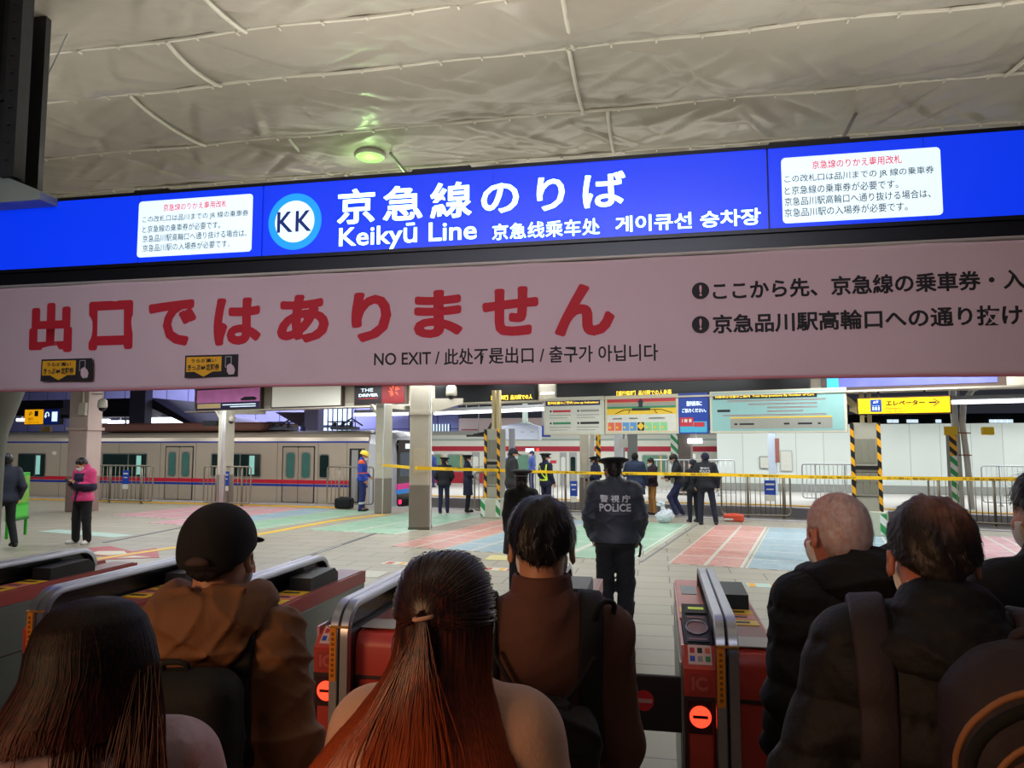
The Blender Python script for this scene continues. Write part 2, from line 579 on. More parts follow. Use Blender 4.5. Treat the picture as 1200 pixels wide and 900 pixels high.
for i, xs in stag.items():
    for x in xs:
        a, b = rows[i], rows[i + 1]
        m.tube([(x, a + (b - a) * k / 10, ZC - 0.07 * max(0, math.sin(math.pi * k / 10)) ** .7 - 0.03) for k in range(11)], 0.024, 6)
tag(m.build('trim_4', BAT, smooth='auto'), kind='structure')
# black electrical boxes / hangers between ceiling and sign
for (u, v, u2, v2) in ((1003, 133, 985, 168),):
    p = fl(u, v, 5.98); q = at(u2, v2, 8.2)
    o = MB().tube([p, q, q + (q - p) * .1], 0.022, 8).build('hanger_rod', CHROME)
    tag(o, 'bright steel rod slanting from the ceiling to the right of the direction sign', 'rod')
p = fl(457, 179, 5.98); q = at(478, 205, 9.0)
o = MB().tube([p, q, q + (q - p) * .1], 0.022, 8).build('hanger_rod', CHROME)
tag(o, 'steel rod slanting from the ceiling beside the green glow', 'rod')
p = at(72, 25, 6.0)
o = MB().tube([(at(84, 5, 6.0).x, 6.0, 6.02), (at(45, 112, 6.0).x, 6.0, at(45, 112, 6.0).z)], 0.008, 6).build('hanger_rod', CHROME)
tag(o, 'thin bright wire at the upper left beside the dark column', 'rod')
# green reflection on the sheet, made as a glowing disc with an added light
p = fl(434, 180, ZC - 0.09)
g = root('ceiling_glow', 'green reflected glow on the ceiling sheet, made as a lit disc', 'lamp', (p.x, p.y, ZC - 0.13))
MB().lathe([(0.02, 0.05), (0.16, 0.04), (0.19, 0.0), (0.17, -0.03), (0.02, -0.035)], 28).build('glow_disc', mat('green_glow', (150, 215, 110), 0.4, var=0.05, emit=0.8), g, True)
MB().lathe([(0.19, 0.05), (0.215, 0.03), (0.215, -0.015), (0.19, -0.02)], 28).build('rim', mat('pale_rim', (190, 196, 170), 0.4), g, True)
l = bpy.data.lights.new('green_glow', 'POINT'); l.energy = 9; l.color = (0.55, 1, 0.35); l.shadow_soft_size = 0.1
lo_ = bpy.data.objects.new('green_glow', l); lo_.location = (p.x, p.y - 0.05, ZC - 0.40); COL.objects.link(lo_)

# dark riveted column at the left, with its haunch
cx_ = at(45, 100, 5.95).x
g = root('steel_column', 'dark riveted steel column at the left edge, its flared grey foot showing below the banner', 'column', (cx_ - 0.32, 5.95, 0))
DC = mat('dark_column', (54, 54, 56), 0.65, var=0.35, scale=10, bump=0.3)
GC = mat('grey_green_column', (128, 130, 122), 0.55, var=0.2, scale=3)
m = MB(); m.box(-0.2, 0.70, -0.53, -0.47, 4.25, 6.05); m.box(-0.2, 0.60, -0.23, -0.17, 4.25, 6.05); m.box(0.14, 0.19, -0.5, -0.2, 4.25, 6.05)
m.box(0.60, 0.74, -0.63, -0.53, 4.25, 6.05); m.box(0.36, 0.44, -0.59, -0.53, 4.25, 6.05); m.box(0.36, 0.60, -0.56, -0.53, 5.0, 5.08)
m.build('shaft', DC, g)
m = MB()
for z in np.arange(4.4, 6.3, 0.16):
    m.lathe([(0.018, -0.004), (0.018, 0.006), (0.008, 0.014)], 8, (0.67, -0.635, z))
m.build('rivets', DC, g)
m = MB(); m.prism([(-0.4, 4.45), (-0.4, 4.03), (1.0, 4.03), (1.0, 4.10), (0.78, 4.20), (0.5, 4.32)], 'y', -0.60, 0.36)
m.build('haunch', mat('pale_green_paint', (168, 178, 168), 0.6, var=0.15, scale=4), g)
m = MB(); m.lathe([(0.20, 0), (0.20, 1.75), (0.22, 2.0), (0.29, 2.25), (0.36, 2.5), (0.42, 2.9), (0.42, 4.0)], 32, (-0.28, 0.16, 0)); m.build('foot', GC, g, True)
m = MB(); m.tube([(-0.05, 0.02, 0), (-0.05, 0.02, 2.05), (-0.02, 0.0, 2.15)], 0.02, 8); m.build('conduit', WHITEP, g, True)
o = MB().box(-0.40, -0.02, -0.115, -0.10, 1.0, 1.68).build('notice', mat('paper_white', (214, 214, 208), 0.6), None, loc=(cx_ - 0.30, 5.95, 0))
tag(o, 'white paper notice on the grey column at the left edge', 'notice')

# ------------------------------------------------------------------ blue direction sign
YS = 5.55
zt = 3.99 + 0.02
ztop, zbot = at(600, 197, YS).z, at(600, 284.5, YS).z
Xl, Xr = -7.4, 5.2
sg = root('direction_sign', 'long backlit blue station direction sign with white lettering and a round line emblem', 'sign', (0, YS, 0))
HOUS = mat('sign_housing', (22, 20, 26), 0.35, 0.3)
m = MB()
m.box(Xl, Xr, 0.012, 0.34, zbot - 0.19, ztop + 0.03, 0.01)
m.box(Xl, Xr, -0.012, 0.012, ztop, ztop + 0.028)
m.box(Xl, Xr, -0.012, 0.012, zbot - 0.03, zbot)
m.box(Xl, Xr, 0.06, 0.28, zbot - 0.23, zbot - 0.19)
m.build('housing', HOUS, sg)
BLUE = mat('sign_blue', (4, 50, 226), 0.35, var=0.04, scale=0.7, emit=0.90)
SW = mat('sign_white_glow', (222, 244, 255), 0.35, var=0.0, emit=0.95)
SB = mat('sign_black_ink', (34, 40, 60), 0.5, var=0.0)
SR = mat('sign_red_ink', (238, 50, 90), 0.5, var=0.0, emit=0.5)
sx = [Xl, at(308, 260, YS).x, at(900, 217, YS).x, Xr]
for a, b in zip(sx[:-1], sx[1:]):
    bx('light_panel', a + 0.007, b - 0.007, -0.006, 0.012, zbot, ztop, BLUE, sg)
m = MB()
for u in (165, 578, 1085):
    x = at(u, 240, YS).x
    bx('seam', x - 0.0015, x + 0.0015, -0.0075, -0.005, zbot, ztop, HOUS, sg)


def px_box(u0, v0, v1, u1, Y):
    """left edge u0 with its top and bottom, right edge u1 -> x0,x1,z0,z1"""
    a, b = at(u0, v0, Y), at(u0, v1, Y)
    c = at(u1, v0 - (u1 - u0) * 0.06, Y)
    return a.x, c.x, b.z, a.z


def stext(t, u0, v0, v1, u1, m_, bold, y=-0.009, par=None, Y=YS, z=None, **k):
    x0, x1, z0, z1 = px_box(u0, v0, v1, u1, Y)
    if z: z0, z1 = z
    return text_mesh(t, x0, x1, z0, z1, m_, par or sg, y=y, bold=bold, **k)


stext('京急線のりば', 396, 223, 264, 733, SW, 0.010, spacing=1.28, fat=0.012)
stext('Keikyū Line', 398, 266.5, 296, 559, SW, 0.006, fat=0.008)
stext('京急线乘车处', 577, 263, 282, 703, SW, 0.008, spacing=1.05, fat=.006)
stext('게이큐선 승차장', 721, 254, 273, 891, SW, 0.01, fat=.01)
# emblem
c = at(346, 260, YS); R_ = (at(377, 260, YS).x - at(315, 260, YS).x) / 2
disc(c.x, c.z, R_, -0.010, -0.005).build('emblem_ring', mat('emblem_blue', (20, 150, 240), 0.4, var=0, emit=0.9), sg)
disc(c.x, c.z, R_ * 0.74, -0.0115, -0.008).build('emblem_face', SW, sg)
text_mesh('KK', c.x - R_ * .66, c.x + R_ * .64, c.z - R_ * .37, c.z + R_ * .37, mat('emblem_navy', (10, 44, 130), 0.5, var=0, emit=0.3), sg, y=-0.0125, bold=0.015, spacing=1.15)
L1 = ['この改札口は品川までの JR 線の乗車券', 'と京急線の乗車券が必要です。', '京急品川駅高輪口へ通り抜ける場合は、', '京急品川駅の入場券が必要です。']
for (u0, v0, v1, u1, rd, ln, ends) in ((164, 237, 302, 297, (192, 267, 244), (168, (258, 270, 281.5, 293)), (292, 259, 290, 270)),
                                       (915, 186, 262.5, 1101, (953, 1059, 193), (919, (211, 224, 237, 250.5)), (1094, 1052, 1090, 1063))):
    x0, x1, z0, z1 = px_box(u0, v0, v1, u1, YS)
    MB().prism(rrect(x0, x1, z0, z1, 0.03), 'y', -0.010, -0.005).build('notice_panel', SW, sg)
    h = z1 - z0
    ra, rb = at(rd[0], 250, YS).x, at(rd[1], 250, YS).x
    text_mesh('京急線のりかえ専用改札', ra, rb, z1 - h * .205, z1 - h * .075, SR, sg, y=-0.0115, bold=0.01)
    for k, (tx, e) in enumerate(zip(L1, ends)):
        a = at(ln[0], ln[1][k], YS).x
        b = at(e, ln[1][k] - (e - ln[0]) * .06, YS).x
        zc = z1 - h * (0.335 + 0.17 * k)
        text_mesh(tx, a, b, zc - h * .065, zc + h * .065, SB, sg, y=-0.0115, bold=0.004)
# fixtures standing on the sign
for x0, x1 in ((0.85, 1.42), (-1.95, -1.45), (-4.55, -4.2)):
    o = MB().box(x0, x1, YS + 0.05, YS + 0.28, ztop + 0.03, ztop + 0.075, 0.01).build('junction_box', BLACK)
    tag(o, 'flat black box on top of the direction sign, ' + {0.85: 'above the right notice', -1.95: 'above the white headline', -4.55: 'above the left notice'}[x0], 'box')

# ------------------------------------------------------------------ banner
YB = 5.50
bt, bb = at(600, 309, YB).z, at(600, 448, YB).z
BN = mat('banner_cloth', (212, 184, 190), 0.85, var=0.04, scale=2, bump=0.15, bscale=30)
bn = root('banner', 'wide pale pink cloth banner with big red lettering hanging below the blue sign', 'banner', (0, YB, 0))
nx, nz = 360, 30
vs = []; fs = []
def bwave(x, t):
    return 0.010 * math.sin(x * 2.3 + 2 * t) + 0.006 * math.sin(x * 6.1 - 5 * t) * (1 - t) + 0.008 * math.sin(x * 0.9 + 3 * t) + 0.004 * math.sin(x * 13 + 9 * t) * (1 - t)
for j in range(nz + 1):
    t = j / nz
    for i in range(nx + 1):
        x = Xl + (Xr - Xl) * i / nx
        z = bb + (bt - bb) * t + (0.006 * math.sin(x * 1.7) if j == 0 else 0) + (0.006 * abs(math.sin(x * 3.4)) * -1 if j == nz else 0)
        vs.append((x, bwave(x, t), z))
for j in range(nz):
    for i in range(nx):
        a = j * (nx + 1) + i
        fs.append((a, a + 1, a + nx + 2, a + nx + 1))
m = MB(); m.add(vs, fs)
o = m.build('cloth', BN, bn, True, fix=False)
sm = o.modifiers.new('thick', 'SOLIDIFY'); sm.thickness = 0.002; sm.offset = 1
MB().tube([(Xl + (Xr - Xl) * k / 120, bwave(Xl + (Xr - Xl) * k / 120, 0) - 0.001, bb - 0.002 + 0.006 * math.sin((Xl + (Xr - Xl) * k / 120) * 1.7)) for k in range(121)], 0.011, 6).build('hem', mat('banner_hem', (190, 120, 130), 0.8), bn, True)
MB().tube([(Xl, 0.03, bt + 0.02), (Xr, 0.03, bt + 0.02)], 0.014, 8).build('pole', mat('pale_pole', (200, 190, 180), 0.4), bn, True)
BR = mat('banner_red', (190, 16, 40), 0.7, var=0.05)
BK = mat('banner_black', (26, 22, 28), 0.7, var=0.05)


def btext(t, u0, v0, v1, u1, m_, bold, slope=0.05, **k):
    a, b = at(u0, v0, YB), at(u0, v1, YB)
    c_ = at(u1, v0 - (u1 - u0) * slope, YB)
    o = text_mesh(t, a.x, c_.x, b.z, a.z, m_, bn, bold=bold, **k)
    me = o.data
    for vv in me.vertices:
        tt = (vv.co.z - bb) / (bt - bb)
        vv.co.y = bwave(vv.co.x, tt) - 0.004
    return o


big = '出口ではありません'
ub = [(32, 86), (103, 158), (174, 233), (251, 308), (325, 386), (411, 459), (485, 543), (565, 631), (650, 720)]
vt = [(355, 413), (353, 410), (352, 406), (349, 405), (345, 402), (342, 401), (340, 396), (336, 394), (332, 394)]
for chx, (a, b), (c_, d_) in zip(big, ub, vt):
    p, q = at(a, d_, YB), at(b, c_, YB)
    z1_ = at((a + b) / 2, c_, YB).z; z0_ = at((a + b) / 2, d_, YB).z
    o = text_mesh(chx, p.x, q.x, z0_, z1_, BR, bn, bold=0.012, fat=0.034)
    for vv in o.data.vertices:
        vv.co.y = bwave(vv.co.x, (vv.co.z - bb) / (bt - bb)) - 0.004
btext('NO EXIT / 此处不是出口 / 출구가 아닙니다', 439, 411, 430, 771, BK, 0.016, slope=0.028)
btext('ここから先、京急線の乗車券・入', 835, 330, 352, 1200, BK, 0.010, slope=0.045, fat=0.018)
btext('京急品川駅高輪口への通り抜け', 835, 368.5, 391, 1197, BK, 0.010, slope=0.040, fat=0.018)
for v in (340.5, 380):
    c = at(821, v, YB); r_ = 0.062
    disc(c.x, c.z, r_, -0.006, 0.004).build('bullet', BK, bn).location.y = bwave(c.x, .6) - 0.004
    text_mesh('!', c.x - 0.009, c.x + 0.009, c.z - 0.042, c.z + 0.042, mat('banner_ink_gap', (226, 172, 182), 0.8), bn, y=-0.009 + bwave(c.x, .6) - 0.003, bold=0.03)
# stickers on the banner
YEL = mat('sticker_yellow', (236, 172, 20), 0.6)
for (u0, v0, v1, u1), wh in (((51, 421.5, 447, 110), 'under the first red character'), ((219, 417, 443, 281), 'under the third red character')):
    a, b = at(u0, v0, YB), at(u0, v1, YB)
    c_ = at(u1, v0, YB)
    w, h = c_.x - a.x, a.z - b.z
    st = root('ticket_sticker', 'black and yellow ticket sticker on the banner, ' + wh, 'sticker', (a.x, YB - 0.022, b.z), group=None)
    bx('backing', 0, w, 0, 0.004, 0, h, BK, st)
    m = MB(); m.box(w * .03, w * .69, -0.002, 0, h * .26, h * .92)
    m.prism([(w * .18, h * .27), (w * .36, h * .03), (w * .54, h * .27)], 'y', -0.002, 0)
    m.build('yellow_field', YEL, st)
    text_mesh('うらが黒い', w * .12, w * .60, h * .66, h * .84, BK, st, y=-0.004, bold=0.03)
    text_mesh('きっぷ⇔定期券', w * .06, w * .66, h * .30, h * .60, BK, st, y=-0.004, bold=0.03)
    m = MB(); m.prism(rrect(w * .76, w * .88, h * .42, h * .92, 0.006), 'y', -0.002, 0)
    m.build('ticket_icon', GREYP, st)
    m = MB(); m.prism(rrect(w * .775, w * .865, h * .46, h * .88, 0.004), 'y', -0.003, -0.001)
    m.build('ticket_face', BK, st)
    m = MB(); m.prism([(w * .80, h * .52), (w * .86, h * .60), (w * .92, h * .48), (w * .95, h * .32), (w * .93, h * .12), (w * .84, h * .10), (w * .80, h * .25)], 'y', -0.004, -0.002)
    m.build('hand_icon', BN, st)
# ================================================================== CONCOURSE AND PLATFORMS
BL = Line((-14.51, 22.67), (4.376, 16.684))     # the line of columns and boards along the platform


def shaft(g, w, d, z0, z1, m, name='shaft'):
    return bx(name, -w / 2, w / 2, -d / 2, d / 2, z0, z1, m, g, 0.012)


# pillar with paper notice in the middle-left (the tape is wrapped over it)
p = fl(489, 621)
g = root('pillar', 'square cream pillar with a brown-grey lower half, the widest one left of centre', 'pillar', (p.x, p.y + .2, 0), BL.ang + 0.45)
shaft(g, .44, .40, 0.98, 3.9, CREAM)
shaft(g, .45, .41, 0.0, 0.98, CREAMLOW, 'painted_base')
bx('base_band', -.235, .235, -.215, .215, 0, .06, mat('dark_skirting', (96, 88, 76), .6), g)
bx('notice', -.12, .12, -.212, -.200, 1.25, 1.80, mat('yellowed_paper', (206, 196, 172), .6), g)
bx('collar', -.24, .24, -.22, .22, 2.55, 2.62, CREAM, g)
m = MB(); m.prism([(.2, 2.58), (.95, 2.80), (.95, 2.92), (.2, 2.92)], 'y', -.06, .06)
m.build('bracket', CREAM, g)
m = MB(); m.tube([(.24, -.1, 0), (.24, -.1, 3.9)], .02, 8); m.build('conduit', WHITEP, g)


def column(u, v, w, label, conduits=1, h=3.35, ang=BL.ang, cap=True, vtop=None):
    p = fl(u, v)
    if vtop: h = at(u, vtop, p.y).z
    g = root('column', label, 'column', (p.x, p.y + w / 2, 0), ang)
    shaft(g, w, w, .95, h, CREAM)
    shaft(g, w + .01, w + .01, 0, .95, CREAMLOW, 'painted_base')
    if cap:
        m = MB()
        m.prism([(-w / 2 + .02, h - .42), (-w / 2 + .02, h - .30), (-.42, h), (-.50, h)], 'y', -.05, .05)
        m.build('bracket', CREAM, g)
        # arm from the column head back to the board beam
        back = BL.n.dot(BL.A) - BL.n.dot(Vector((p.x, p.y + w / 2, 0)))
        MB().prism([(-w / 2, h - .12), (-w / 2, h), (abs(back) - .05, 2.985), (abs(back) - .05, 2.86)], 'x', -w / 2 + .04, w / 2 - .04).build('arm', CREAM, g)
    for k in range(conduits):
        x = w / 2 - .03 - .06 * k
        m = MB(); m.tube([(x, -w / 2 - .02, 0), (x, -w / 2 - .02, 2.1), (x + .03, -w / 2 - .03, 2.3), (x + .03, -w / 2 - .03, h - .02)], .018, 8)
        m.build('conduit', WHITEP, g, True)
    bx('notice', -.09, .05, -w / 2 - .012, -w / 2 - .004, 1.35, 1.65, mat('yellowed_paper', (206, 196, 172), .6), g)
    return g


column(259, 593, .34, 'slim cream column in front of the silver train, under the advert boards', 3, vtop=481)
column(446, 602, .33, 'cream column beside the train cab, where the yellow tape starts', vtop=473)
column(688, 600, .32, 'cream column behind the police officer, beneath the white board')
# pinkish pillar at the left
p = fl(86, 600)
g = root('pillar', 'broad pinkish-cream pillar behind the person in the pink jacket', 'pillar', (p.x, p.y + .3, 0), BL.ang + .3)
PK = mat('pinkish_paint', (192, 170, 160), .55, var=.1, scale=3)
shaft(g, .62, .55, .98, 4.2, PK)
shaft(g, .63, .56, 0, .98, mat('pinkish_brown_paint', (146, 120, 112), .55), 'painted_base')
bx('collar', -.36, .36, -.32, .32, 2.28, 2.36, PK, g)
bx('junction_box', .05, .28, -.36, -.27, 2.70, 3.05, CREAM, g)
m = MB(); m.tube([(.17, -.32, 3.05), (.17, -.32, 4.2)], .03, 8); m.build('conduit', CREAM, g)
g.location.z = 0


def clad_column(u, v, w, z1, label, seg=((.62, 1.02), (1.40, 1.95)), green=True, top=3.3):
    p = fl(u, v)
    g = root('clad_column', label, 'column', (p.x, p.y + w / 2, 0), BL.ang)
    PAN = mat('panel_grey_beige', (168, 164, 148), .5, var=.06)
    bx('panel', -w / 2 + .07, w / 2 - .07, -w / 2 + .02, w / 2, .50, z1, PAN, g, .01)
    m = MB()
    for z in (.80, 1.08, 1.30):
        m.box(-w / 2 + .06, w / 2 - .06, -w / 2 + .008, -w / 2 + .03, z, z + .012)
    m.box(-w / 2 + .05, w / 2 - .05, -w / 2 + .0, -w / 2 + .03, 1.36, 1.44)
    m.build('joints', BLACK, g)
    m = MB()
    for z0, z1_ in ((.86, 1.30), (1.50, 2.0)):
        for k in range(3):
            a = -w / 2 + .09 + k * (w - .18) / 3
            m.box(a, a + (w - .18) / 3 - .015, -w / 2 + .008, -w / 2 + .022, z0, z1_)
    m.build('louvre', mat('louvre_olive', (128, 126, 110), .5), g)
    for s in (-1, 1):
        bx('corner_strip', s * w / 2 - .075 * (s > 0), s * w / 2 + .075 * (s < 0), -w / 2, -w / 2 + .03, .50, z1, HAZ, g)
    bx('plinth', -w / 2 - .06, w / 2 + .06, -w / 2 - .06, w / 2, 0, .50, mat('plinth_mint', (196, 200, 180), .5), g, .01)
    for s in (-1, 1):
        bx('plinth_stripe', (w / 2 + .06) * s - (.13 if s > 0 else 0), (w / 2 + .06) * s + (.13 if s < 0 else 0), -w / 2 - .068, -w / 2 - .058, .04, .46, HAZG, g)
    m = MB(); m.box(-.10, -.02, -.06, .06, z1, top); m.box(.04, .12, -.06, .06, z1, top)
    m.build('stanchion', mat('cream_yellow_paint', (200, 184, 140), .5), g)
    return g


clad_column(579, 607, .46, 2.28, 'grey panelled column with black and yellow edges, left of the crowd of officers')
gR = clad_column(1024, 628, .58, 2.34, 'grey panelled column with black and yellow edges under the elevator sign', top=3.4)
m = MB(); m.prism([(-.05, 2.45), (-.05, 2.65), (-.75, 3.35), (-.75, 3.2)], 'y', -.04, .04); m.prism([(.05, 2.45), (-.3, 2.7), (-.3, 2.6)], 'y', -.04, .04)
m.build('brace', mat('cream_yellow_paint', (200, 184, 140)), gR)
# pale back panel behind the left clad column
p = fl(600, 606)
o = MB().box(-.14, .02, 0, .05, 0, 2.30).build('side_panel', mat('pale_grey_blue_panel', (168, 172, 182), .5), None, loc=(p.x, p.y + .2, 0), rz=BL.ang)
tag(o, 'pale grey upright panel right beside the left striped column', 'panel')

# the beam that carries the boards
def lbox(name, u0, v0, v1, u1, th, m_, par, off=0.0, z=None, L=BL, base=None):
    s0, z1 = L.sz(u0, v0); _, z0 = L.sz(u0, v1); s1, _ = L.sz(u1, v0)
    if z: z0, z1 = z
    return s0, s1, z0, z1


g = root('board_beam', 'long cream steel beam above the platform that carries the advert boards', 'beam', BL.pt(0), BL.ang)
bx('web', -1.6, 27, .05, .17, 3.02, 3.14, CREAM, g)
bx('lower_flange', -1.6, 27, -.34, .24, 2.98, 3.02, CREAM, g)
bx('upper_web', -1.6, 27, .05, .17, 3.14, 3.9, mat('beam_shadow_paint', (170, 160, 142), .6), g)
m = MB()
for k in range(36):
    m.lathe([(.022, 0), (.022, .02), (.01, .03)], 8, (-1.4 + k * .78, .0, 3.022))
m.build('bolts', CREAM, g)
BROWN = mat('board_frame_brown', (78, 62, 54), .5)


def board(label, u0, u1, vb, face, name='advert_board', cat='advert board'):
    s0, zb = BL.sz(u0, vb); s1, _ = BL.sz(u1, vb)
    g = root(name, label, cat, BL.pt(s0, 3.03, .09), BL.ang)
    w = s1 - s0
    m = MB(); m.box(0, w, 0, .14, 0, .75, .01)
    m.build('frame', BROWN, g)
    bx('face', .05, w - .05, -.008, .004, .05, .72, face, g)
    return g, w


pinkf = mat('advert_pink', (214, 130, 190), .4, var=.25, scale=3, emit=.25)
g, w = board('advert board with a pink upper half and a dark blue strip below', 232, 308, 477, pinkf)
bx('blue_strip', .05, w - .05, -.012, -.006, .05, .27, mat('advert_navy', (40, 34, 84), .4, emit=.2), g)
bx('cream_panel', .10, .40 * w, -.016, -.010, .08, .24, mat('advert_cream', (240, 208, 150), .4, emit=.2), g)
bx('print_row', .55 * w, .93 * w, -.014, -.010, .10, .13, SW, g)
bx('print_row', .43 * w, .93 * w, -.014, -.010, .17, .20, SW, g)
m = MB(); m.prism([(.70 * w, .36), (.76 * w, .43), (.90 * w, .43), (.95 * w, .36), (.92 * w, .31), (.72 * w, .31)], 'y', -.014, -.008); m.build('picture', mat('advert_dark_car', (40, 30, 40), .4), g)
g, w = board('blank lit white advert board between the pink and the red adverts', 320, 403, 473, mat('blank_board', (226, 224, 208), .4, var=.02, emit=.30))
g, w = board('black and red film advert board left of the cream pillar', 417, 478, 470, mat('advert_black', (22, 10, 12), .35, emit=.1))
text_mesh('DRIVER', .10 * w, .48 * w, .27, .36, SW, g, y=-.012, bold=.03)
text_mesh('THE', .14 * w, .38 * w, .42, .52, SW, g, y=-.012, bold=.01)
bx('underline', .10 * w, .47 * w, -.012, -.008, .21, .225, mat('advert_red', (200, 20, 30), .4, emit=.3), g)
m = MB(); rr = random.Random(3)
bx('red_glow_panel', .55 * w, w - .06, -.011, -.007, .06, .71, mat('advert_crimson', (120, 8, 14), .4, var=.5, scale=4, emit=.3), g)
for k in range(14):
    a = rr.uniform(0, 6.28); x, z = .78 * w, .42
    m.prism([(x + .05 * math.cos(a), z + .05 * math.sin(a)), (x + .22 * math.cos(a + .2), z + .2 * math.sin(a + .2)), (x + .12 * math.cos(a + .7), z + .12 * math.sin(a + .7))], 'y', -.016, -.011)
m.build('flame_picture', mat('advert_flame', (226, 90, 50), .4, emit=.4), g)

LEDB = mat('led_black', (10, 9, 10), .3)
AMB = mat('led_amber', (255, 214, 60), .4, var=0, emit=1.4)
for u0, u1, vb, tu0, tu1, tt, lb in ((513, 630, 463, 579, 627, '【運行情報】品川駅での人', 'black LED message board left of the small white lamp'),
                                 (655, 950, 459, 725, 789, '【運行情報】品川駅での人身事', 'long black LED message board above the train maps')):
    s0, _ = BL.sz(u0, vb); s1, _ = BL.sz(u1, vb)
    g = root('message_board', lb, 'LED board', BL.pt(s0, 3.03, .15), BL.ang)
    w = s1 - s0
    bx('case', 0, w, 0, .2, 0, .62, LEDB, g, .01)
    a, _ = BL.sz(tu0, vb - 8); b, _ = BL.sz(tu1, vb - 8)
    text_mesh(tt, a - s0, b - s0, .035, .16, AMB, g, y=-.006, bold=.02)
s0, _ = BL.sz(633, 460); s1, _ = BL.sz(652, 460)
g = root('hanging_lamp', 'small white panel with a bright lamp between the two LED boards', 'lamp', BL.pt(s0, 3.03, .05), BL.ang)
bx('panel', 0, s1 - s0, 0, .1, 0, .6, CREAM, g)
bx('tube', .04, s1 - s0 - .04, -.02, 0, .16, .20, TUBE, g)
s0, _ = BL.sz(963, 458); s1, _ = BL.sz(1320, 440)
g = root('advert_board', 'brown-framed advert board at the upper right, over the elevator sign', 'advert board', BL.pt(s0, 3.03, .11), BL.ang)
bx('frame', 0, s1 - s0, 0, .16, 0, .7, BROWN, g)
bx('face', .12, 3.2, -.01, 0, .07, .66, mat('advert_blue_photo', (96, 100, 176), .4, var=.4, scale=2, emit=.3), g)
bx('cyan_corner', .12, .35, -.014, -.008, .07, .66, mat('advert_cyan', (60, 190, 230), .4, emit=.3), g)
bx('cream_block', 3.35, 3.85, -.012, 0, -.01, .66, CREAM, g)

# the row of information boards hung under the beam
FR = mat('board_frame_cream', (204, 200, 180), .45)
def hang_board(label, u0, u1, v0, v1, face, th=.12, off=.30, frame=FR):
    s0, z1 = BL.sz(u0, v0); _, z0 = BL.sz(u0, v1); s1, _ = BL.sz(u1, v0)
    g = root('information_board', label, 'information board', BL.pt(s0, z0, off), BL.ang)
    w, h = s1 - s0, z1 - z0
    bx('frame', 0, w, 0, th, 0, h, frame, g, .01)
    bx('face', .05, w - .05, -.006, .004, .05, h - .04, face, g)
    for x in (.3, w - .3):
        bx('hanger', x - .02, x + .02, .04, .08, h - .01, h + 2.985 - z1, FR, g)
    return g, w, h


PB = mat('panel_black', (26, 26, 30), .5)
PRED = mat('panel_red', (190, 44, 60), .5, emit=.02)
PGRN = mat('panel_green', (50, 130, 88), .5, emit=.02)
PBLU = mat('panel_blue', (24, 60, 150), .4, emit=.1)
PYEL = mat('panel_yellow', (230, 190, 44), .5, emit=.02)
PWHT = mat('panel_white', (206, 206, 194), .5, emit=.02)
PORG = mat('panel_orange', (220, 106, 74), .5, emit=.02)
PLBL = mat('panel_light_blue', (86, 144, 198), .5, emit=.02)
PLGN = mat('panel_light_green', (136, 196, 140), .5, emit=.02)
PGRY = mat('panel_grey', (150, 150, 140), .5)
g, w, h = hang_board('white line-up information board with a dark blue header, leftmost of the hung row', 643, 713, 467, 510, PWHT)
bx('header', .06, w - .1, -.011, -.005, h - .22, h - .07, NAVY, g)
text_mesh('整列位置のご案内 Line-up Indications', .12, w - .14, h - .19, h - .11, AMB, g, y=-.013, bold=.015)
for r_, (za, c1, c2) in enumerate(((.60, PRED, PGRY), (.28, PGRN, PB))):
    for k, c_ in enumerate((c1, c2)):
        a = w * (.10 + .46 * k); z = h * za
        bx('line_bar', a + .1, a + w * .36, -.011, -.006, z, z + .055, c_, g)
        disc(a + .04, z + .028, .028, -.011, -.006, 12).build('line_dot', PB, g)
        bx('print_row', a, a + w * .36, -.009, -.005, z - .085, z - .065, PGRY, g)
        bx('print_row', a, a + w * .30, -.009, -.005, z - .15, z - .135, PGRY, g)
g, w, h = hang_board('yellow and red queueing map board in the middle of the hung row', 714, 799, 465, 509, PYEL)
bx('train_strip', .06, w - .06, -.010, -.005, h - .17, h - .06, PRED, g)
bx('platform_strip', .06, w - .06, -.010, -.005, h - .27, h - .18, PGRY, g)
bx('green_strip', .06, w - .06, -.010, -.005, h - .32, h - .27, PGRN, g)
bx('lower_field', .06, w - .06, -.010, -.005, .06, h * .50, PWHT, g)
bx('label_pill', w * .38, w * .63, -.012, -.006, h * .60, h * .66, PB, g)
m = MB(); x = w * .5; m.prism([(x - .05, h - .3), (x + .05, h - .3), (x + .05, h - .18), (x + .08, h - .18), (x, h - .08), (x - .08, h - .18), (x - .05, h - .18)], 'y', -.016, -.010)
m.build('arrow', PB, g)
m = MB()
for xa, xb in ((.38, .15), (.38, .33), (.63, .72), (.63, .92)):
    m.tube([(w * xa, -.012, h * .62), (w * (xa + xb) / 2, -.012, h * .62), (w * xb, -.012, h * .53)], .008, 6)
m.build('route_line', PB, g)
for k, c_ in enumerate((PORG, PORG, PLBL, PLBL, PB, PLGN, PLGN, PLGN, PWHT)):
    a = .07 + k * (w - .14) / 9
    bx('queue_panel', a + .01, a + (w - .14) / 9 - .01, -.013, -.008, .08, h * .30, c_, g)
    if c_ not in (PWHT, PB):
        disc(a + .06, h * .17, .03, -.016, -.012, 10).build('queue_mark', PYEL, g)
for a, b in ((.07, .28), (.30, .50), (.56, .86)):
    bx('print_row', w * (a + .04), w * (b - .04), -.010, -.005, h * .38, h * .42, PGRY, g)
MB().prism([(w * .5, h * .10), (w * .55, h * .2), (w * .5, h * .3), (w * .45, h * .2)], 'y', -.018, -.013).build('diamond_mark', PYEL, g)
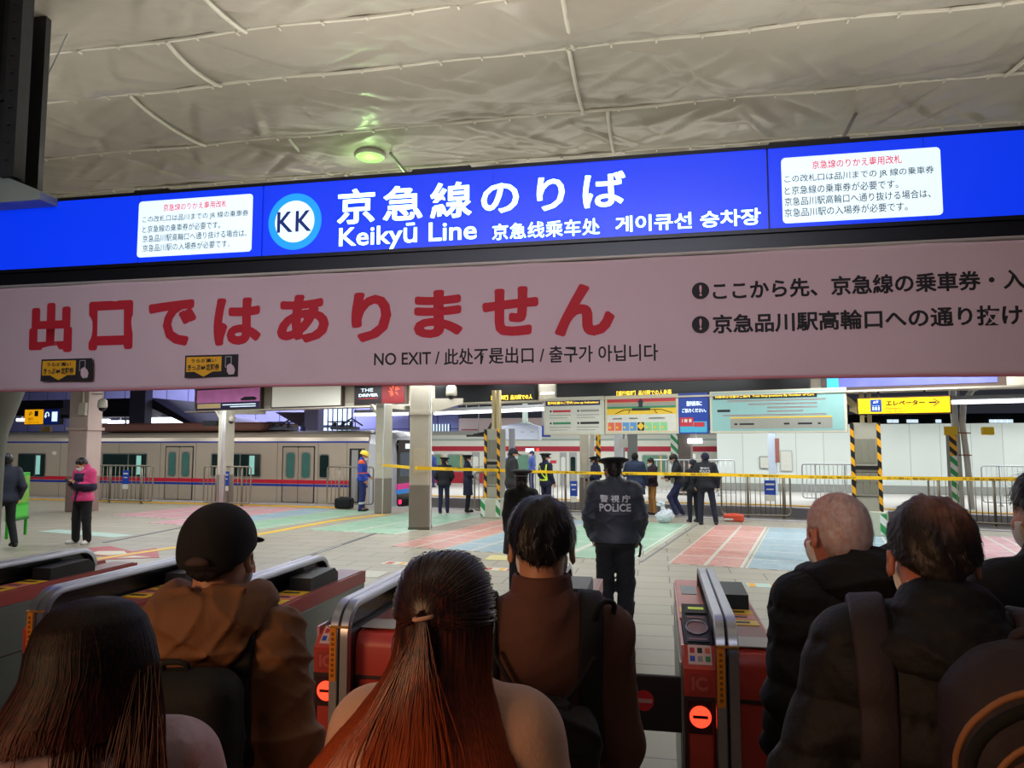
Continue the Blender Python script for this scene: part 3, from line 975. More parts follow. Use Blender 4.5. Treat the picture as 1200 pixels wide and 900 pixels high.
# blue poster
s0, z1 = BL.sz(799, 462); _, z0 = BL.sz(799, 508.5); s1, _ = BL.sz(833, 462)
g = root('poster', 'bright blue boarding poster with a small red train, between the map and the teal board', 'poster', BL.pt(s0, z0, .30), BL.ang)
w, h = s1 - s0, z1 - z0
bx('hanger', w / 2 - .03, w / 2 + .03, .04, .08, h - .01, h + 2.985 - z1, FR, g)
bx('backing', 0, w, 0, .1, 0, h, PBLU, g)
bx('pale_foot', .03, w - .03, -.004, 0, .03, h * .30, mat('poster_teal', (70, 160, 190), .4, emit=.2), g)
text_mesh('整列乗車に', w * .28, w * .80, h * .68, h * .80, SW, g, y=-.008, bold=.02)
text_mesh('ご協力ください。', w * .12, w * .94, h * .52, h * .62, SW, g, y=-.008, bold=.02)
m = MB(); m.box(.03, w * .5, -.010, -.004, h * .18, h * .40); m.box(w * .52, w * .88, -.010, -.004, h * .17, h * .28)
m.build('train_picture', PRED, g)
m = MB(); m.box(.08, w * .14, -.014, -.009, h * .28, h * .36); m.box(w * .2, w * .30, -.014, -.009, h * .28, h * .36); m.box(w * .36, w * .44, -.014, -.009, h * .28, h * .36)
m.build('train_windows', PWHT, g)
TEAL = mat('panel_teal', (140, 184, 180), .5, var=.05, emit=.02)
g, w, h = hang_board('wide pale teal board with rows of tiny trains, rightmost of the hung row', 835, 993, 460, 508, TEAL)
bx('header', .08, w * .80, -.011, -.005, h - .19, h - .07, PB, g)
text_mesh('列車停止位置のご案内  Train Stop-positions By Number of Cars', .13, w * .78, h - .165, h - .10, AMB, g, y=-.013, bold=.01)
for k, (a, b) in enumerate(((.14, .86), (.30, .80), (.44, .80), (.44, .70), (.10, .86))):
    z = h * (.74 - .085 * k)
    bx('train_row', w * a, w * b, -.010, -.005, z, z + .028, mat('row_dark_red', (120, 60, 70), .5), g)
    bx('car_marks', w * a, w * b, -.0115, -.009, z + .008, z + .016, PWHT, g)
bx('lower_panel', w * .16, w * .90, -.010, -.005, h * .10, h * .36, PGRY, g)
bx('yellow_edge', w * .16, w * .90, -.012, -.006, h * .345, h * .375, PYEL, g)
bx('small_sign', w * .06, w * .16, -.010, -.005, h * .50, h * .56, PB, g)
for a, b in ((.19, .215), (.23, .34), (.56, .60), (.66, .76), (.80, .82)):
    bx('track_mark', w * a, w * b, -.013, -.009, h * .19, h * .23, PB, g)

# elevator sign
s0, z1 = BL.sz(1005, 467); _, z0 = BL.sz(1005, 487); s1, _ = BL.sz(1114, 467)
g = root('elevator_sign', 'hanging backlit yellow elevator sign with an arrow to the right', 'sign', BL.pt(s0, z0, .30), BL.ang)
w, h = s1 - s0, z1 - z0
YG = mat('elevator_yellow', (250, 200, 10), .4, var=.02, emit=.50)
bx('case', 0, w, .004, .12, 0, h, mat('dark_red_brown', (60, 30, 26), .5), g, .008)
bx('face', .025, w - .025, -.006, .006, .025, h - .025, YG, g)
bx('pictogram', w * .15, w * .27, -.011, -.005, h * .17, h * .86, PBLU, g)
m = MB()
for k in range(3):
    m.lathe([(.0, -.003), (.014, -.003), (.014, .003)], 8, (w * (.18 + .03 * k), -.014, h * .50))
    m.box(w * (.18 + .03 * k) - .012, w * (.18 + .03 * k) + .012, -.016, -.011, h * .25, h * .44)
m.prism([(w * .18, h * .66), (w * .195, h * .78), (w * .21, h * .66)], 'y', -.016, -.011); m.prism([(w * .21, h * .78), (w * .225, h * .66), (w * .24, h * .78)], 'y', -.016, -.011)
m.build('pictogram_figures', SW, g)
text_mesh('エレベーター', w * .32, w * .73, h * .50, h * .80, PB, g, y=-.009, bold=.015, fat=.03)
text_mesh('Elevator', w * .32, w * .49, h * .28, h * .42, PB, g, y=-.009)
text_mesh('电梯  엘리베이터', w * .32, w * .54, h * .12, h * .22, PB, g, y=-.009)
m = MB(); m.box(w * .77, w * .85, -.011, -.006, h * .60, h * .68); m.prism([(w * .81, h * .84), (w * .87, h * .64), (w * .81, h * .44), (w * .825, h * .44), (w * .885, h * .64), (w * .825, h * .84)], 'y', -.011, -.006)
m.build('arrow', PB, g)
for x in (w * .24, w * .73):
    bx('hanger', x - .02, x + .02, .03, .07, h - .01, h + 2.985 - z1, BLACK, g)

# exit sign at the left
YL = fl(86, 600).y + .05
a, b, c_ = at(29, 479, YL), at(29, 498, YL), at(76, 479, YL)
g = root('exit_sign', 'small yellow and dark blue hanging exit sign beside the pinkish pillar', 'sign', (a.x, YL, b.z), -0.12)
w, h = c_.x - a.x, a.z - b.z
bx('case', 0, w, .004, .14, 0, h, BLACK, g, .008)
bx('yellow_face', .02, w * .54, -.006, .006, .02, h - .03, mat('exit_amber', (255, 176, 10), .4, var=.02, emit=.7), g)
bx('blue_face', w * .55, w - .02, -.006, .006, .02, h - .03, mat('sign_deep_blue', (10, 34, 110), .4, emit=.4), g)
def uturn(cx, cz, r, m_, name='u_turn_arrow'):
    m = MB(); m.tube([(cx + r, -.010, cz - r * .9), (cx + r, -.010, cz)] + [(cx + r * math.cos(t), -.010, cz + r * math.sin(t)) for t in np.linspace(.2, 3.0, 8)] + [(cx - r, -.010, cz - r * .7)], r * .25, 6)
    m.prism([(cx - r * 1.9, cz - r * .5), (cx - r * .1, cz - r * .5), (cx - r, cz - r * 1.7)], 'y', -.014, -.006)
    m.build(name, m_, g)
uturn(w * .19, h * .70, h * .08, PB); uturn(w * .66, h * .62, h * .13, SW)
bx('pictogram', w * .30, w * .40, -.011, -.006, h * .52, h * .86, PB, g)
text_mesh('出口', w * .12, w * .26, h * .28, h * .46, PB, g, y=-.009, bold=.02)
text_mesh('出口', w * .12, w * .42, h * .12, h * .2, PB, g, y=-.009)
bx('blue_pictogram', w * .79, w * .94, -.011, -.006, h * .2, h * .78, SW, g)
bx('wall_bracket', w - .02, w + .25, .05, .10, h * .4, h * .6, BLACK, g)

# yellow tape strung from column to column
TAPE = mat('barrier_tape', (250, 200, 20), .45, var=.05)
pts_uv = [(448, 545, 19.1), (489, 548.5, 15.5), (505, 549.0, 15.6), (580, 551, 18.5), (640, 553, 19.1), (700, 554.5, 18.9), (760, 555, 18.0), (850, 556.5, 17.4), (930, 558.5, 16.8), (1022, 560, 16.35), (1110, 561, 15.6), (1200, 561.5, 14.9), (1280, 562, 14.3)]
P_ = [at(*q) for q in pts_uv]
vs = []; fs = []
for i, q in enumerate(P_):
    for k in range(1):
        hw = 0.036
        vs += [(q.x, q.y, q.z - hw), (q.x, q.y, q.z + hw), (q.x, q.y + .003, q.z + hw), (q.x, q.y + .003, q.z - hw)]
for i in range(len(P_) - 1):
    a, b = i * 4, i * 4 + 4
    fs += [(a + k, a + (k + 1) % 4, b + (k + 1) % 4, b + k) for k in range(4)]
g = root('barrier_tape', 'yellow police barrier tape stretched across the whole concourse', 'tape')
m = MB(); m.add(vs, fs); m.build('tape', TAPE, g)
for a, b in zip(P_[1:], P_[2:]):
    d = b - a
    if d.length < 1.2: continue
    mm = text_mesh('立入禁止 警視庁', 0, d.length * .6, -.02, .02, PB, g, y=-.004, name='tape_lettering')
    mm.location = a + d * .2; mm.rotation_euler = (0, 0, math.atan2(d.y, d.x))


# fences of round-cornered steel frames with thin bars
FEN = mat('galvanised_fence', (140, 132, 116), .45, .5)
FENW = mat('pale_fence', (206, 208, 210), .4, .3)
def fence(p0, p1, h, label, m_=FEN, posts=None, gap=.115, z0=.10, rbar=.011, sign=None):
    p0, p1 = Vector(p0[:2] + (0,)) if isinstance(p0, tuple) else Vector((p0.x, p0.y, 0)), Vector(p1[:2] + (0,)) if isinstance(p1, tuple) else Vector((p1.x, p1.y, 0))
    d = p1 - p0; L = d.length
    g = root('fence', label, 'fence', p0, math.atan2(d.y, d.x))
    r = .09
    path = []
    for cx, cz, a0 in ((L - r, h - r, 0), (r, h - r, 90), (r, z0 + r, 180), (L - r, z0 + r, 270)):
        for k in range(5):
            t = math.radians(a0 + 22.5 * k); path.append((cx + r * math.cos(t), 0, cz + r * math.sin(t)))
    MB().tube(path, .024, 8, closed=True).build('frame', m_, g, True)
    nb = max(2, int(L / gap))
    for k in range(1, nb):
        x = L * k / nb
        MB().tube([(x, 0, z0), (x, 0, h)], rbar, 6).build('bar', m_, g, True)
    for x in (posts or (.25 * L, .8 * L)):
        m = MB(); m.tube([(x, .035, 0), (x, .035, h)], .03, 8); m.lathe([(.07, 0), (.07, .02), (.03, .03)], 12, (x, .035, 0))
        m.build('post', m_, g, True)
    if sign:
        a, b, z_0, z_1 = sign
        s_ = bx('notice', a, b, -.045, -.03, z_0, z_1, PBLU, g)
        bx('print_row', a + .03, b - .03, -.047, -.044, z_1 - .12, z_1 - .08, PWHT, s_)
        bx('print_row', a + .05, b - .05, -.047, -.044, z_1 - .24, z_1 - .21, PWHT, s_)
        bx('paper_notice', a + .02, b - .02, -.043, -.03, z_0 - .16, z_0 - .01, PWHT, g)
    return g


q = lambda u, v: fl(u, v)
fence(q(846, 607), q(927, 609.5), 1.10, 'steel bar fence right of the officers, in front of the white hoarding', sign=(1.05, 1.32, .62, .98), posts=(.65, 1.5))
fence(q(1090, 615), q(1290, 625), 1.10, 'steel bar fence at the platform edge on the right, behind the two puffer jackets', sign=(1.9, 2.15, .62, .98), posts=(.2, 1.3, 2.6))
fence(q(556, 602), q(690, 603.5), 1.12, 'steel bar fence behind the station attendant in the yellow vest', sign=(2.6, 2.8, .5, .9))
fence(q(110, 589), q(178, 591), 1.2, 'low fence beside the silver train, right of the pink jacket', sign=(1.15, 1.4, .62, 1.05), gap=.16)
fence(q(238, 592), q(293, 594), 1.2, 'low fence beside the silver train, behind the slim column', sign=(.75, 1.0, .62, 1.05), gap=.16)
fence(q(383, 593.5), q(437, 595), 1.2, 'low fence beside the silver train, behind the worker in blue', gap=.14)
fence(q(941, 587), q(1004, 588), 1.22, 'pale fence on the far platform, left of the striped column', FENW, gap=.13)
fence(q(1152, 592), q(1240, 596), 1.22, 'pale fence on the far platform at the right edge', FENW, gap=.13)
fence(q(765, 580), q(862, 581), 1.3, 'pale fence on the far platform behind the officers', FENW, gap=.16)

# far platform furniture
p = fl(1126, 596)
g = root('curved_column', 'white column that curves outward at the top, on the far platform at the right', 'column', (p.x, p.y, 0), BL.ang)
m = MB()
m.tube([(0, 0, 0), (-.02, 0, 1.9), (-.06, 0, 2.9), (-.08, 0, 4.5)], .10, 10)
m.build('trunk', mat('old_white_paint', (190, 188, 182), .5, var=.12), g, True)
m = MB(); m.tube([(.28, 0, 0), (.22, 0, 1.4), (.14, 0, 2.5), (.20, 0, 3.1), (.45, 0, 3.5), (.9, 0, 3.65), (3, 0, 3.7)], .085, 10)
m.build('bracket_arm', mat('old_white_paint', (190, 188, 182)), g, True)
m = MB()
for z in (.9, 1.55, 2.2): m.box(.0, .34, -.1, .1, z, z + .03)
m.build('straps', mat('rust_strap', (130, 70, 50), .6), g)
p = fl(1118, 597)
g = root('striped_post', 'slim post with yellow-black and green-white stripes beside the curved white column', 'post', (p.x, p.y, 0), BL.ang)
bx('hazard_part', -.04, .14, -.1, .0, 1.55, 2.15, HAZ, g); bx('green_part', -.04, .14, -.1, .0, .1, 1.55, HAZG, g)
bx('yellow_head', -.16, .18, -.12, .06, 2.15, 2.4, YELLOW, g); bx('grey_back', -.12, -.04, -.08, .08, 0, 2.2, GREYP, g); bx('foot', -.14, .16, -.12, .1, 0, .1, GREYP, g)
o = MB().box(-.16, .16, -.06, .06, 2.15, 2.38, .02).build('lamp_box', YELLOW, None, loc=(p.x + .95, p.y - .1, 0)); tag(o, 'small yellow box on the right side of the curved white column', 'box')
o.parent = None
p = fl(800, 580)
g = root('column', 'dark brown column on the far platform behind the crouched officer', 'column', (p.x, p.y, 0), BL.ang)
bx('shaft', -.13, .33, 0, .3, 0, 3.6, mat('brown_column', (110, 100, 92), .55), g); bx('striped_face', -.42, -.15, 0, .2, 0, 3.6, HAZG, g)
p = fl(725, 582)
g = root('column', 'pale column on the far platform right of the officer left of centre', 'column', (p.x, p.y, 0), BL.ang)
bx('shaft', -.15, .15, 0, .3, 0, 3.6, mat('pale_column', (206, 210, 214), .5), g)
p = fl(741, 582)
o = MB().box(-.16, .2, 0, .3, 0, 3.6).build('column', mat('grey_column', (140, 142, 140), .5), None, loc=(p.x, p.y + .1, 0)); tag(o, 'grey column on the far platform between the pale column and the red-striped train window', 'column')
p = fl(906, 580)
g = root('column', 'slim pale blue-grey column in front of the white hoarding', 'column', (p.x, p.y, 0), BL.ang)
bx('shaft', -.14, .14, 0, .25, 0, 3.7, mat('blue_grey_column', (176, 188, 200), .5), g)
bx('red_strip', .12, .24, -.02, .2, 1.2, 2.1, mat('rust_red', (140, 84, 74), .6), g)
for i, (u0, u1, v0, v1, lb) in enumerate(((890, 901, 535, 549, 'dark-framed notice on the white hoarding, left of the slim column'), (914, 928, 528, 552, 'pale timetable on the white hoarding, right of the slim column'), (806, 816, 531, 538, 'small pale notice on the white hoarding beside the brown column'))):
    s0, z1 = HW.sz(u0, v0); _, z0 = HW.sz(u0, v1); s1, _ = HW.sz(u1, v0)
    g = root('wall_notice', lb, 'notice', HW.pt(s0, z0, .06), HW.ang)
    bx('frame', 0, s1 - s0, 0, .03, 0, z1 - z0, PB if i == 0 else GREYP, g); bx('sheet', .02, s1 - s0 - .02, -.006, 0, .02, z1 - z0 - .02, PWHT, g)

# silver train at the left
TL = Line((-22.0, 22.78), (-8.55, 21.62))
Lt = (TL.B - TL.A).length
def ts(u, v):
    return TL.sz(u, v)
SIL = mat('stainless_body', (196, 182, 162), .32, .35, var=.06, scale=.6, stretch=(.3, 1, 3), bump=.03, bscale=8)
SILD = mat('stainless_door', (184, 170, 152), .33, .35)
GL = mat('train_glass', (26, 44, 40), .08, var=.3, scale=1.5, spec=.8)
RUB = mat('rubber_black', (20, 20, 20), .6)
g = root('train', 'silver commuter train with red and blue stripes standing at the left platform', 'train', TL.pt(0, 0, -.12), TL.ang)
ZR = 2.28
prof = [(0, -.95), (0, 1.95), (.04, 2.10), (.14, 2.20), (.35, 2.27), (.9, 2.33), (1.4, 2.35), (1.9, 2.33), (2.45, 2.27), (2.66, 2.2), (2.76, 2.10), (2.8, 1.95), (2.8, -.95)]
x_end = ts(455, 560)[0]
m = MB(); m.prism(prof, 'x', -9, x_end - .75); m.build('body_shell', SIL, g)
def tr(name, u0, u1, v0, v1, m_, y0=-.02, y1=.02, par=None, r=.06, z=None):
    s0, z1 = ts(u0, v0); _, z0 = ts(u0, v1); s1, _ = ts(u1, v0)
    if z: z0, z1 = z
    return MB().prism(rrect(s0, s1, z0, z1, r), 'y', y0, y1).build(name, m_, par or g)
for z0, z1, c_, nm in ((.62, .74, mat('stripe_red', (190, 26, 50), .4), 'red_stripe'), (.53, .60, mat('stripe_blue', (24, 50, 150), .4), 'blue_stripe'), (1.93, 1.98, mat('stripe_blue'  , (24, 50, 150)), 'cant_rail_stripe')):
    bx(nm, -9, x_end - .75, -.008, .005, z0, z1, c_, g)
for u0, u1 in ((18, 51), (117, 170), (245, 304)):
    f = tr('window_frame', u0, u1, 531, 559, STEEL, -.012, .01)
    s0, z1 = ts(u0, 531); _, z0 = ts(u0, 559); s1, _ = ts(u1, 531)
    bx('pane', s0 + .04, s1 - .04, -.016, 0, z0 + .04, z1 - .04, GL, f)
    bx('mullion', (s0 + s1) / 2 + .15, (s0 + s1) / 2 + .19, -.02, 0, z0 + .03, z1 - .03, STEEL, f)
    bx('lit_interior', s1 - .45, s1 - .25, -.018, 0, z0 + .1, z1 - .08, mat('carriage_glow', (150, 210, 200), .3, emit=.35), f)
for u0, u1 in ((191, 222), (329, 365)):
    s0, _ = ts(u0, 560); s1, _ = ts(u1, 560); sm_ = (s0 + s1) / 2
    bx('door_recess', s0 - .04, s1 + .04, -.006, .01, .02, 1.82, RUB, g)
    for a, b in ((s0, sm_ - .01), (sm_ + .01, s1)):
        d_ = MB().prism(rrect(a, b, .03, 1.78, .04), 'y', -.016, .01).build('door', SILD, g)
        wz0, wz1 = .82, 1.60
        MB().prism(rrect(a + .10, b - .10, wz0 - .03, wz1 + .03, .10), 'y', -.022, 0).build('window_frame', STEEL, d_)
        MB().prism(rrect(a + .14, b - .14, wz0, wz1, .08), 'y', -.026, 0).build('pane', mat('door_glass', (60, 100, 92), .1, var=.3, scale=2, emit=.15), d_)
        for z0, z1, c_, nm in ((.62, .74, MATS['stripe_red'], 'red_stripe'), (.53, .60, MATS['stripe_blue'], 'blue_stripe')):
            bx(nm, a, b, -.019, 0, z0, z1, c_, d_)
f = tr('window_frame', 372, 384, 532, 561, STEEL, -.012, .01)
tr('pane', 373, 383, 533.5, 559.5, GL, -.016, 0, f)
s0, _ = ts(407, 560); s1, _ = ts(425, 560)
d_ = bx('crew_doorway', s0, s1, -.010, .01, .05, 1.75, RUB, g)
bx('cab_fittings', s0 + .08, s0 + .30, -.014, 0, .1, 1.70, GREYP, d_); bx('door_post', s0 + .42, s0 + .50, -.014, 0, .1, 1.72, STEEL, d_)
m = MB()
for u in (66, 135, 184, 226, 322, 370, 404):
    s_, _ = ts(u, 560); m.box(s_ - .006, s_ + .006, -.004, .002, -.9, 1.93)
m.build('body_seams', mat('seam_grey', (90, 84, 76), .5), g)
bx('exit_mark', ts(60, 540)[0] - .08, ts(60, 540)[0] + .08, -.014, 0, 1.5, 1.62, PWHT, g)
for u, w_ in ((68, .25),): pass
o = tr('emergency_plate', 102, 112, 533, 536, PRED, -.012, 0, r=.01)
# cab front
m = MB()
xe = x_end
fr = []
secs = [(-.75, 0, 0, 2.34), (-.45, .02, 0, 2.33), (-.2, .08, 0, 2.28), (0.0, .20, 0, 2.15), (.08, .38, 0, 1.9)]
vs = []; fs = []
def cabring(x, inset, top):
    w0, w1 = inset, 2.8 - inset
    k = top / 2.35
    P = [(w0, -.95), (w0, 1.2 * k), (w0 + .02, 1.9 * k), (w0 + .14, 2.2 * k), (w0 + .5, 2.32 * k), (1.4, top), (w1 - .5, 2.32 * k), (w1 - .14, 2.2 * k), (w1 - .02, 1.9 * k), (w1, 1.2 * k), (w1, -.95)]
    return [(xe + x, a, b) for a, b in P]
for x, i_, _, t in secs: vs += cabring(x, i_, t)
for i in range(len(secs) - 1):
    for k in range(10):
        fs.append((i * 11 + k, i * 11 + k + 1, (i + 1) * 11 + k + 1, (i + 1) * 11 + k))
fs.append(tuple((len(secs) - 1) * 11 + k for k in range(11)))
m.add(vs, fs); m.build('cab_shell', mat('cab_white', (206, 206, 212), .35, .2), g)
m = MB(); m.prism(rrect(.36, 2.44, -.1, 2.02, .16), 'x', xe + .03, xe + .10); m.build('front_mask', mat('front_black', (14, 14, 20), .2), g)
m = MB(); m.prism(rrect(.50, 1.55, .85, 1.62, .08), 'x', xe + .09, xe + .105); m.prism(rrect(1.66, 2.34, .85, 1.62, .08), 'x', xe + .09, xe + .105); m.build('windscreen', mat('windscreen', (52, 70, 96), .1, var=.4, scale=2, emit=.1), g)
m = MB(); m.prism(rrect(.9, 1.9, 1.74, 1.9, .02), 'x', xe + .10, xe + .108); m.build('destination_display', SW, g)
m = MB(); m.box(xe + .06, xe + .112, .34, 2.46, .46, .64); m.build('front_pink_stripe', mat('hot_pink', (240, 40, 150), .4, emit=.25), g)
m = MB(); m.box(xe + .06, xe + .112, .34, 2.46, .32, .46); m.build('front_blue_stripe', mat('sky_blue', (30, 140, 230), .4, emit=.25), g)
m = MB(); m.prism(rrect(.42, .62, .0, .14, .04), 'x', xe + .06, xe + .115); m.prism(rrect(2.18, 2.38, .0, .14, .04), 'x', xe + .06, xe + .115); m.build('tail_lights', mat('tail_red', (255, 40, 90), .4, emit=1.5), g)
m = MB(); m.prism([(.25, -.1), (2.55, -.1), (2.6, -.55), (.2, -.55)], 'x', xe - .1, xe + .22); m.build('skirt', mat('skirt_grey', (170, 172, 182), .4, .3), g)
# roof gear
m = MB(); m.box(2.2, 9.1, .25, 2.5, 2.33, 2.62, .06); m.build('air_conditioner', mat('rust_brown_case', (104, 62, 50), .6), g)
for u in (310, 385):
    s_, _ = ts(u, 500)
    m = MB()
    m.tube([(s_ - .5, .7, 2.4), (s_ - .5, .7, 2.62), (s_ + .5, .7, 2.62), (s_ + .5, .7, 2.4)], .025, 6)
    m.tube([(s_ - .45, 1.2, 2.42), (s_ + .1, 1.2, 2.75), (s_ + .5, 1.2, 2.5)], .03, 6); m.box(s_ - .35, s_ + .3, .6, 1.4, 2.36, 2.46)
    for k in (-.3, 0, .3): m.lathe([(.05, 0), (.08, .04), (.05, .08), (.08, .12), (.03, .16)], 10, (s_ + k, .8, 2.44))
    m.build('pantograph', mat('pantograph_grey', (86, 90, 106), .5, .4), g)
s_, _ = ts(341, 500)
m = MB(); m.lathe([(.09, 0), (.09, .14), (.05, .16), (.05, .3)], 12, (s_, .6, 2.32)); m.build('roof_aerial', NAVY, g)

# red-striped train at the far platform
FT = Line((-16.0, 33.6), (6.0, 33.6))
g = root('train', 'pale train with a dark red stripe beyond the far platform', 'train', FT.pt(0), 0)
PALE = mat('far_train_body', (206, 206, 192), .4, .2)
FRED = mat('far_train_red', (160, 30, 48), .4)
m = MB(); m.prism([(0, -.8), (0, 2.05), (.12, 2.3), (.5, 2.5), (2.3, 2.5), (2.7, 2.3), (2.8, 2.05), (2.8, -.8)], 'x', 0, 22); m.build('body_shell', PALE, g)
def fx(u): return FT.sz(u, 540)[0]
bx('upper_stripe', 0, 22, -.012, .004, 1.55, 1.78, FRED, g)
bx('lower_stripe', 0, fx(575), -.012, .004, .05, .60, FRED, g)
bx('roof_edge', 0, 22, -.02, .03, 2.04, 2.12, mat('roof_green_grey', (140, 156, 144), .5), g)
for u0, u1 in ((506, 518), (524, 545), (601, 628), (752, 783)):
    a, b = fx(u0), fx(u1)
    f = MB().prism(rrect(a, b, .58, 1.42, .10), 'y', -.014, 0).build('window_frame', GREYP, g)
    MB().prism(rrect(a + .05, b - .05, .63, 1.37, .08), 'y', -.02, 0).build('pane', mat('far_glass', (90, 124, 104), .15, var=.4, scale=1.5, emit=.2), f)
    bx('window_post', (a + b) / 2 + .2, (a + b) / 2 + .3, -.024, 0, .63, 1.37, mat('wood_tone', (190, 150, 70), .5), f)
for u0, u1 in ((656, 664), (667, 676), (553, 562)):
    a, b = fx(u0), fx(u1)
    d_ = bx('door', a, b, -.016, 0, -.2, 1.50, GREYP, g)
    MB().prism(rrect(a + .06, b - .06, .55, 1.30, .08), 'y', -.022, 0).build('pane', GL if u0 > 660 else PWHT, d_)
bx('side_display', fx(616), fx(626), -.022, 0, 1.52, 1.68, SW, g)
MB().prism(rrect(fx(629), fx(631.5), 1.56, 1.68, .04), 'y', -.03, 0).build('door_lamp', mat('lamp_red', (255, 50, 30), .4, emit=3), g)
bx('plate', fx(645), fx(652), -.02, 0, 1.0, 1.14, PRED, g)

# ---- things beyond, seen under the banner
BW = Line((-52.0, 44.0), (-11.0, 38.0))
m = MB(); m.box(0, 42, 0, .5, -1, 14)
o = m.build('office_block', grid_mat('lavender_panels', (150, 150, 200), (76, 76, 116), 1.7, 1.35, rough=.35, gap=.03, axes='XZ', offset=0.0, var=.12), None, loc=BW.pt(0), rz=BW.ang)
tag(o, 'tall lavender-grey panelled building behind the silver train', 'building')
CANO = mat('dark_canopy', (44, 40, 44), .7, var=.2)
Ycn = 31.0
a, b, c_, d_ = at(0, 449, Ycn), at(176, 466, Ycn), at(222, 497, Ycn), at(0, 492, Ycn)
o = MB().prism([(at(50, 469, Ycn).x, at(50, 469, Ycn).z), (at(176, 466, Ycn).x, at(176, 466, Ycn).z), (at(226, 496, Ycn).x, at(226, 496, Ycn).z), (at(216, 496, Ycn).x, at(216, 496, Ycn).z), (at(168, 474, Ycn).x, at(168, 474, Ycn).z), (at(160, 488, Ycn).x, at(160, 488, Ycn).z), (at(50, 488, Ycn).x, at(50, 488, Ycn).z)], 'y', 0, 5).build('stair_roof', CANO, None, loc=(0, Ycn, 0))
tag(o, 'dark sloping stair roof above the left end of the silver train', 'roof')
o = MB().box(-30, at(74, 470, 29).x, 0, 4, 3.2, 3.9).build('canopy', CANO, None, loc=(0, 29, 0)); tag(o, 'dark canopy edge at the far left above the train', 'canopy')
p0, p1 = at(152, 470, 30.5), at(168, 470, 30.5)
o = MB().box(p0.x, p1.x + .1, 0, .5, 0, 4.6).build('column', mat('violet_grey', (96, 92, 108), .6), None, loc=(0, 30.5, 0)); tag(o, 'violet-grey column under the sloping stair roof behind the train', 'column')
for k, (u0, u1, v, w_) in enumerate(((170, 227, 493, .16), (101, 125, 493.5, .10), (126, 152, 495, .09), (19, 28, 492, .07))):
    Yk = 32.5 if k < 3 else 30.5
    a, b = at(u0, v, Yk), at(u1, v, Yk)
    o = MB().box(a.x, b.x, 0, .25, a.z - w_, a.z + w_).build('strip_light', TUBE, None, loc=(0, Yk, 0))
    bx('mounting_rod', (a.x + b.x) / 2 - .03, (a.x + b.x) / 2 + .03, .05, .15, a.z + w_, 3.22 if k else 3.05, GREYP, o)
    tag(o, ['long bright strip light under the stair roof, left of the slim column', 'bright strip light just right of the pinkish pillar', 'short strip light between the two brighter ones over the train', 'small strip light at the far left above the train'][k], 'light')
a, b = at(102, 503, 31.6), at(136, 508, 31.6)
o = MB().box(a.x, b.x, 0, .15, b.z, a.z).build('station_sign', PBLU, None, loc=(0, 31.6, 0))
bx('mounting_rod', a.x + .3, a.x + .36, .05, .1, a.z - .02, 3.2, GREYP, o); tag(o, 'blue hanging sign above the train roof right of the pinkish pillar', 'sign')
for k, (u0, u1, v0, v1) in enumerate(((143, 153, 499, 508), (48, 58, 500, 509))):
    a, b = at(u0, v0, 31.3), at(u1, v1, 31.3)
    o = MB().box(a.x, b.x, 0, .15, b.z, a.z).build('station_sign', mat('dull_yellow', (180, 140, 50), .5), None, loc=(0, 31.3, 0))
    bx('mounting_rod', a.x + .1, a.x + .16, .05, .1, a.z - .02, 3.2, GREYP, o); tag(o, ['small yellow sign above the train roof beside the brown roof case', 'small yellow sign above the train roof left of the pinkish pillar'][k], 'sign')
# domed shelter and stair side
p = at(282, 506, 33)
o = MB().lathe([(1.55, -2.6), (1.55, 0), (1.45, .3), (1.1, .62), (.6, .82), (.05, .9)], 28, (0, 0, 0)).build('dome', mat('lilac_dome', (196, 190, 214), .5), None, True, loc=(p.x, 33, p.z - .2)); tag(o, 'pale lilac dome seen above the train roof right of the slim column', 'dome')
MB_ = MB().prism([(at(322, 483, 34).x, at(322, 483, 34).z), (at(357, 483, 34).x, at(357, 483, 34).z), (at(357, 503, 34).x, at(357, 503, 34).z)], 'y', 0, 2)
o = MB_.build('stair_side', mat('brown_stair', (70, 56, 58), .6), None, loc=(0, 34, 0)); tag(o, 'dark brown triangular stair side above the train roof', 'stair')
o = MB().box(at(357, 480, 33.8).x, at(373, 480, 33.8).x, 0, .6, 2.3, 4.2).build('column', mat('lilac_grey', (136, 132, 156), .6), None, loc=(0, 33.8, 0)); tag(o, 'lilac-grey column right of the brown stair side', 'column')
GLW = mat('lit_glazing', (206, 226, 255), .4, var=.1, emit=1.1)
for k, (u0, u1, v0, v1) in enumerate(((373, 412, 478, 507), (503, 527, 497, 516))):
    a, b = at(u0, v0, 37), at(u1, v1, 37)
    g = root('glazed_wall', ['brightly lit glazed wall above the train roof beside the slatted column', 'brightly lit window wall left of the pinkish upper wall'][k], 'window', (a.x, 37, b.z - .6))
    w, h = b.x - a.x, a.z - b.z + .6
    bx('glass', 0, w, .05, .1, 0, h, GLW, g)
    m = MB(); nb = 7
    for i in range(nb + 1): m.box(w * i / nb - .03, w * i / nb + .03, 0, .05, 0, h)
    m.box(0, w, 0, .05, h * .45, h * .52); m.build('mullions', mat('mullion_dark', (50, 60, 84), .5), g)
a, b = at(528, 497, 38), at(820, 515, 38)
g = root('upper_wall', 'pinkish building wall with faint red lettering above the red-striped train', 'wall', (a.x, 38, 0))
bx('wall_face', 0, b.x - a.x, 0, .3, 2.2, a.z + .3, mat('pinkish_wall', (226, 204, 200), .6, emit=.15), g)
bx('faded_mark', .6, 1.5, -.01, 0, 2.60, 2.68, mat('faded_red', (220, 130, 128), .6), g)
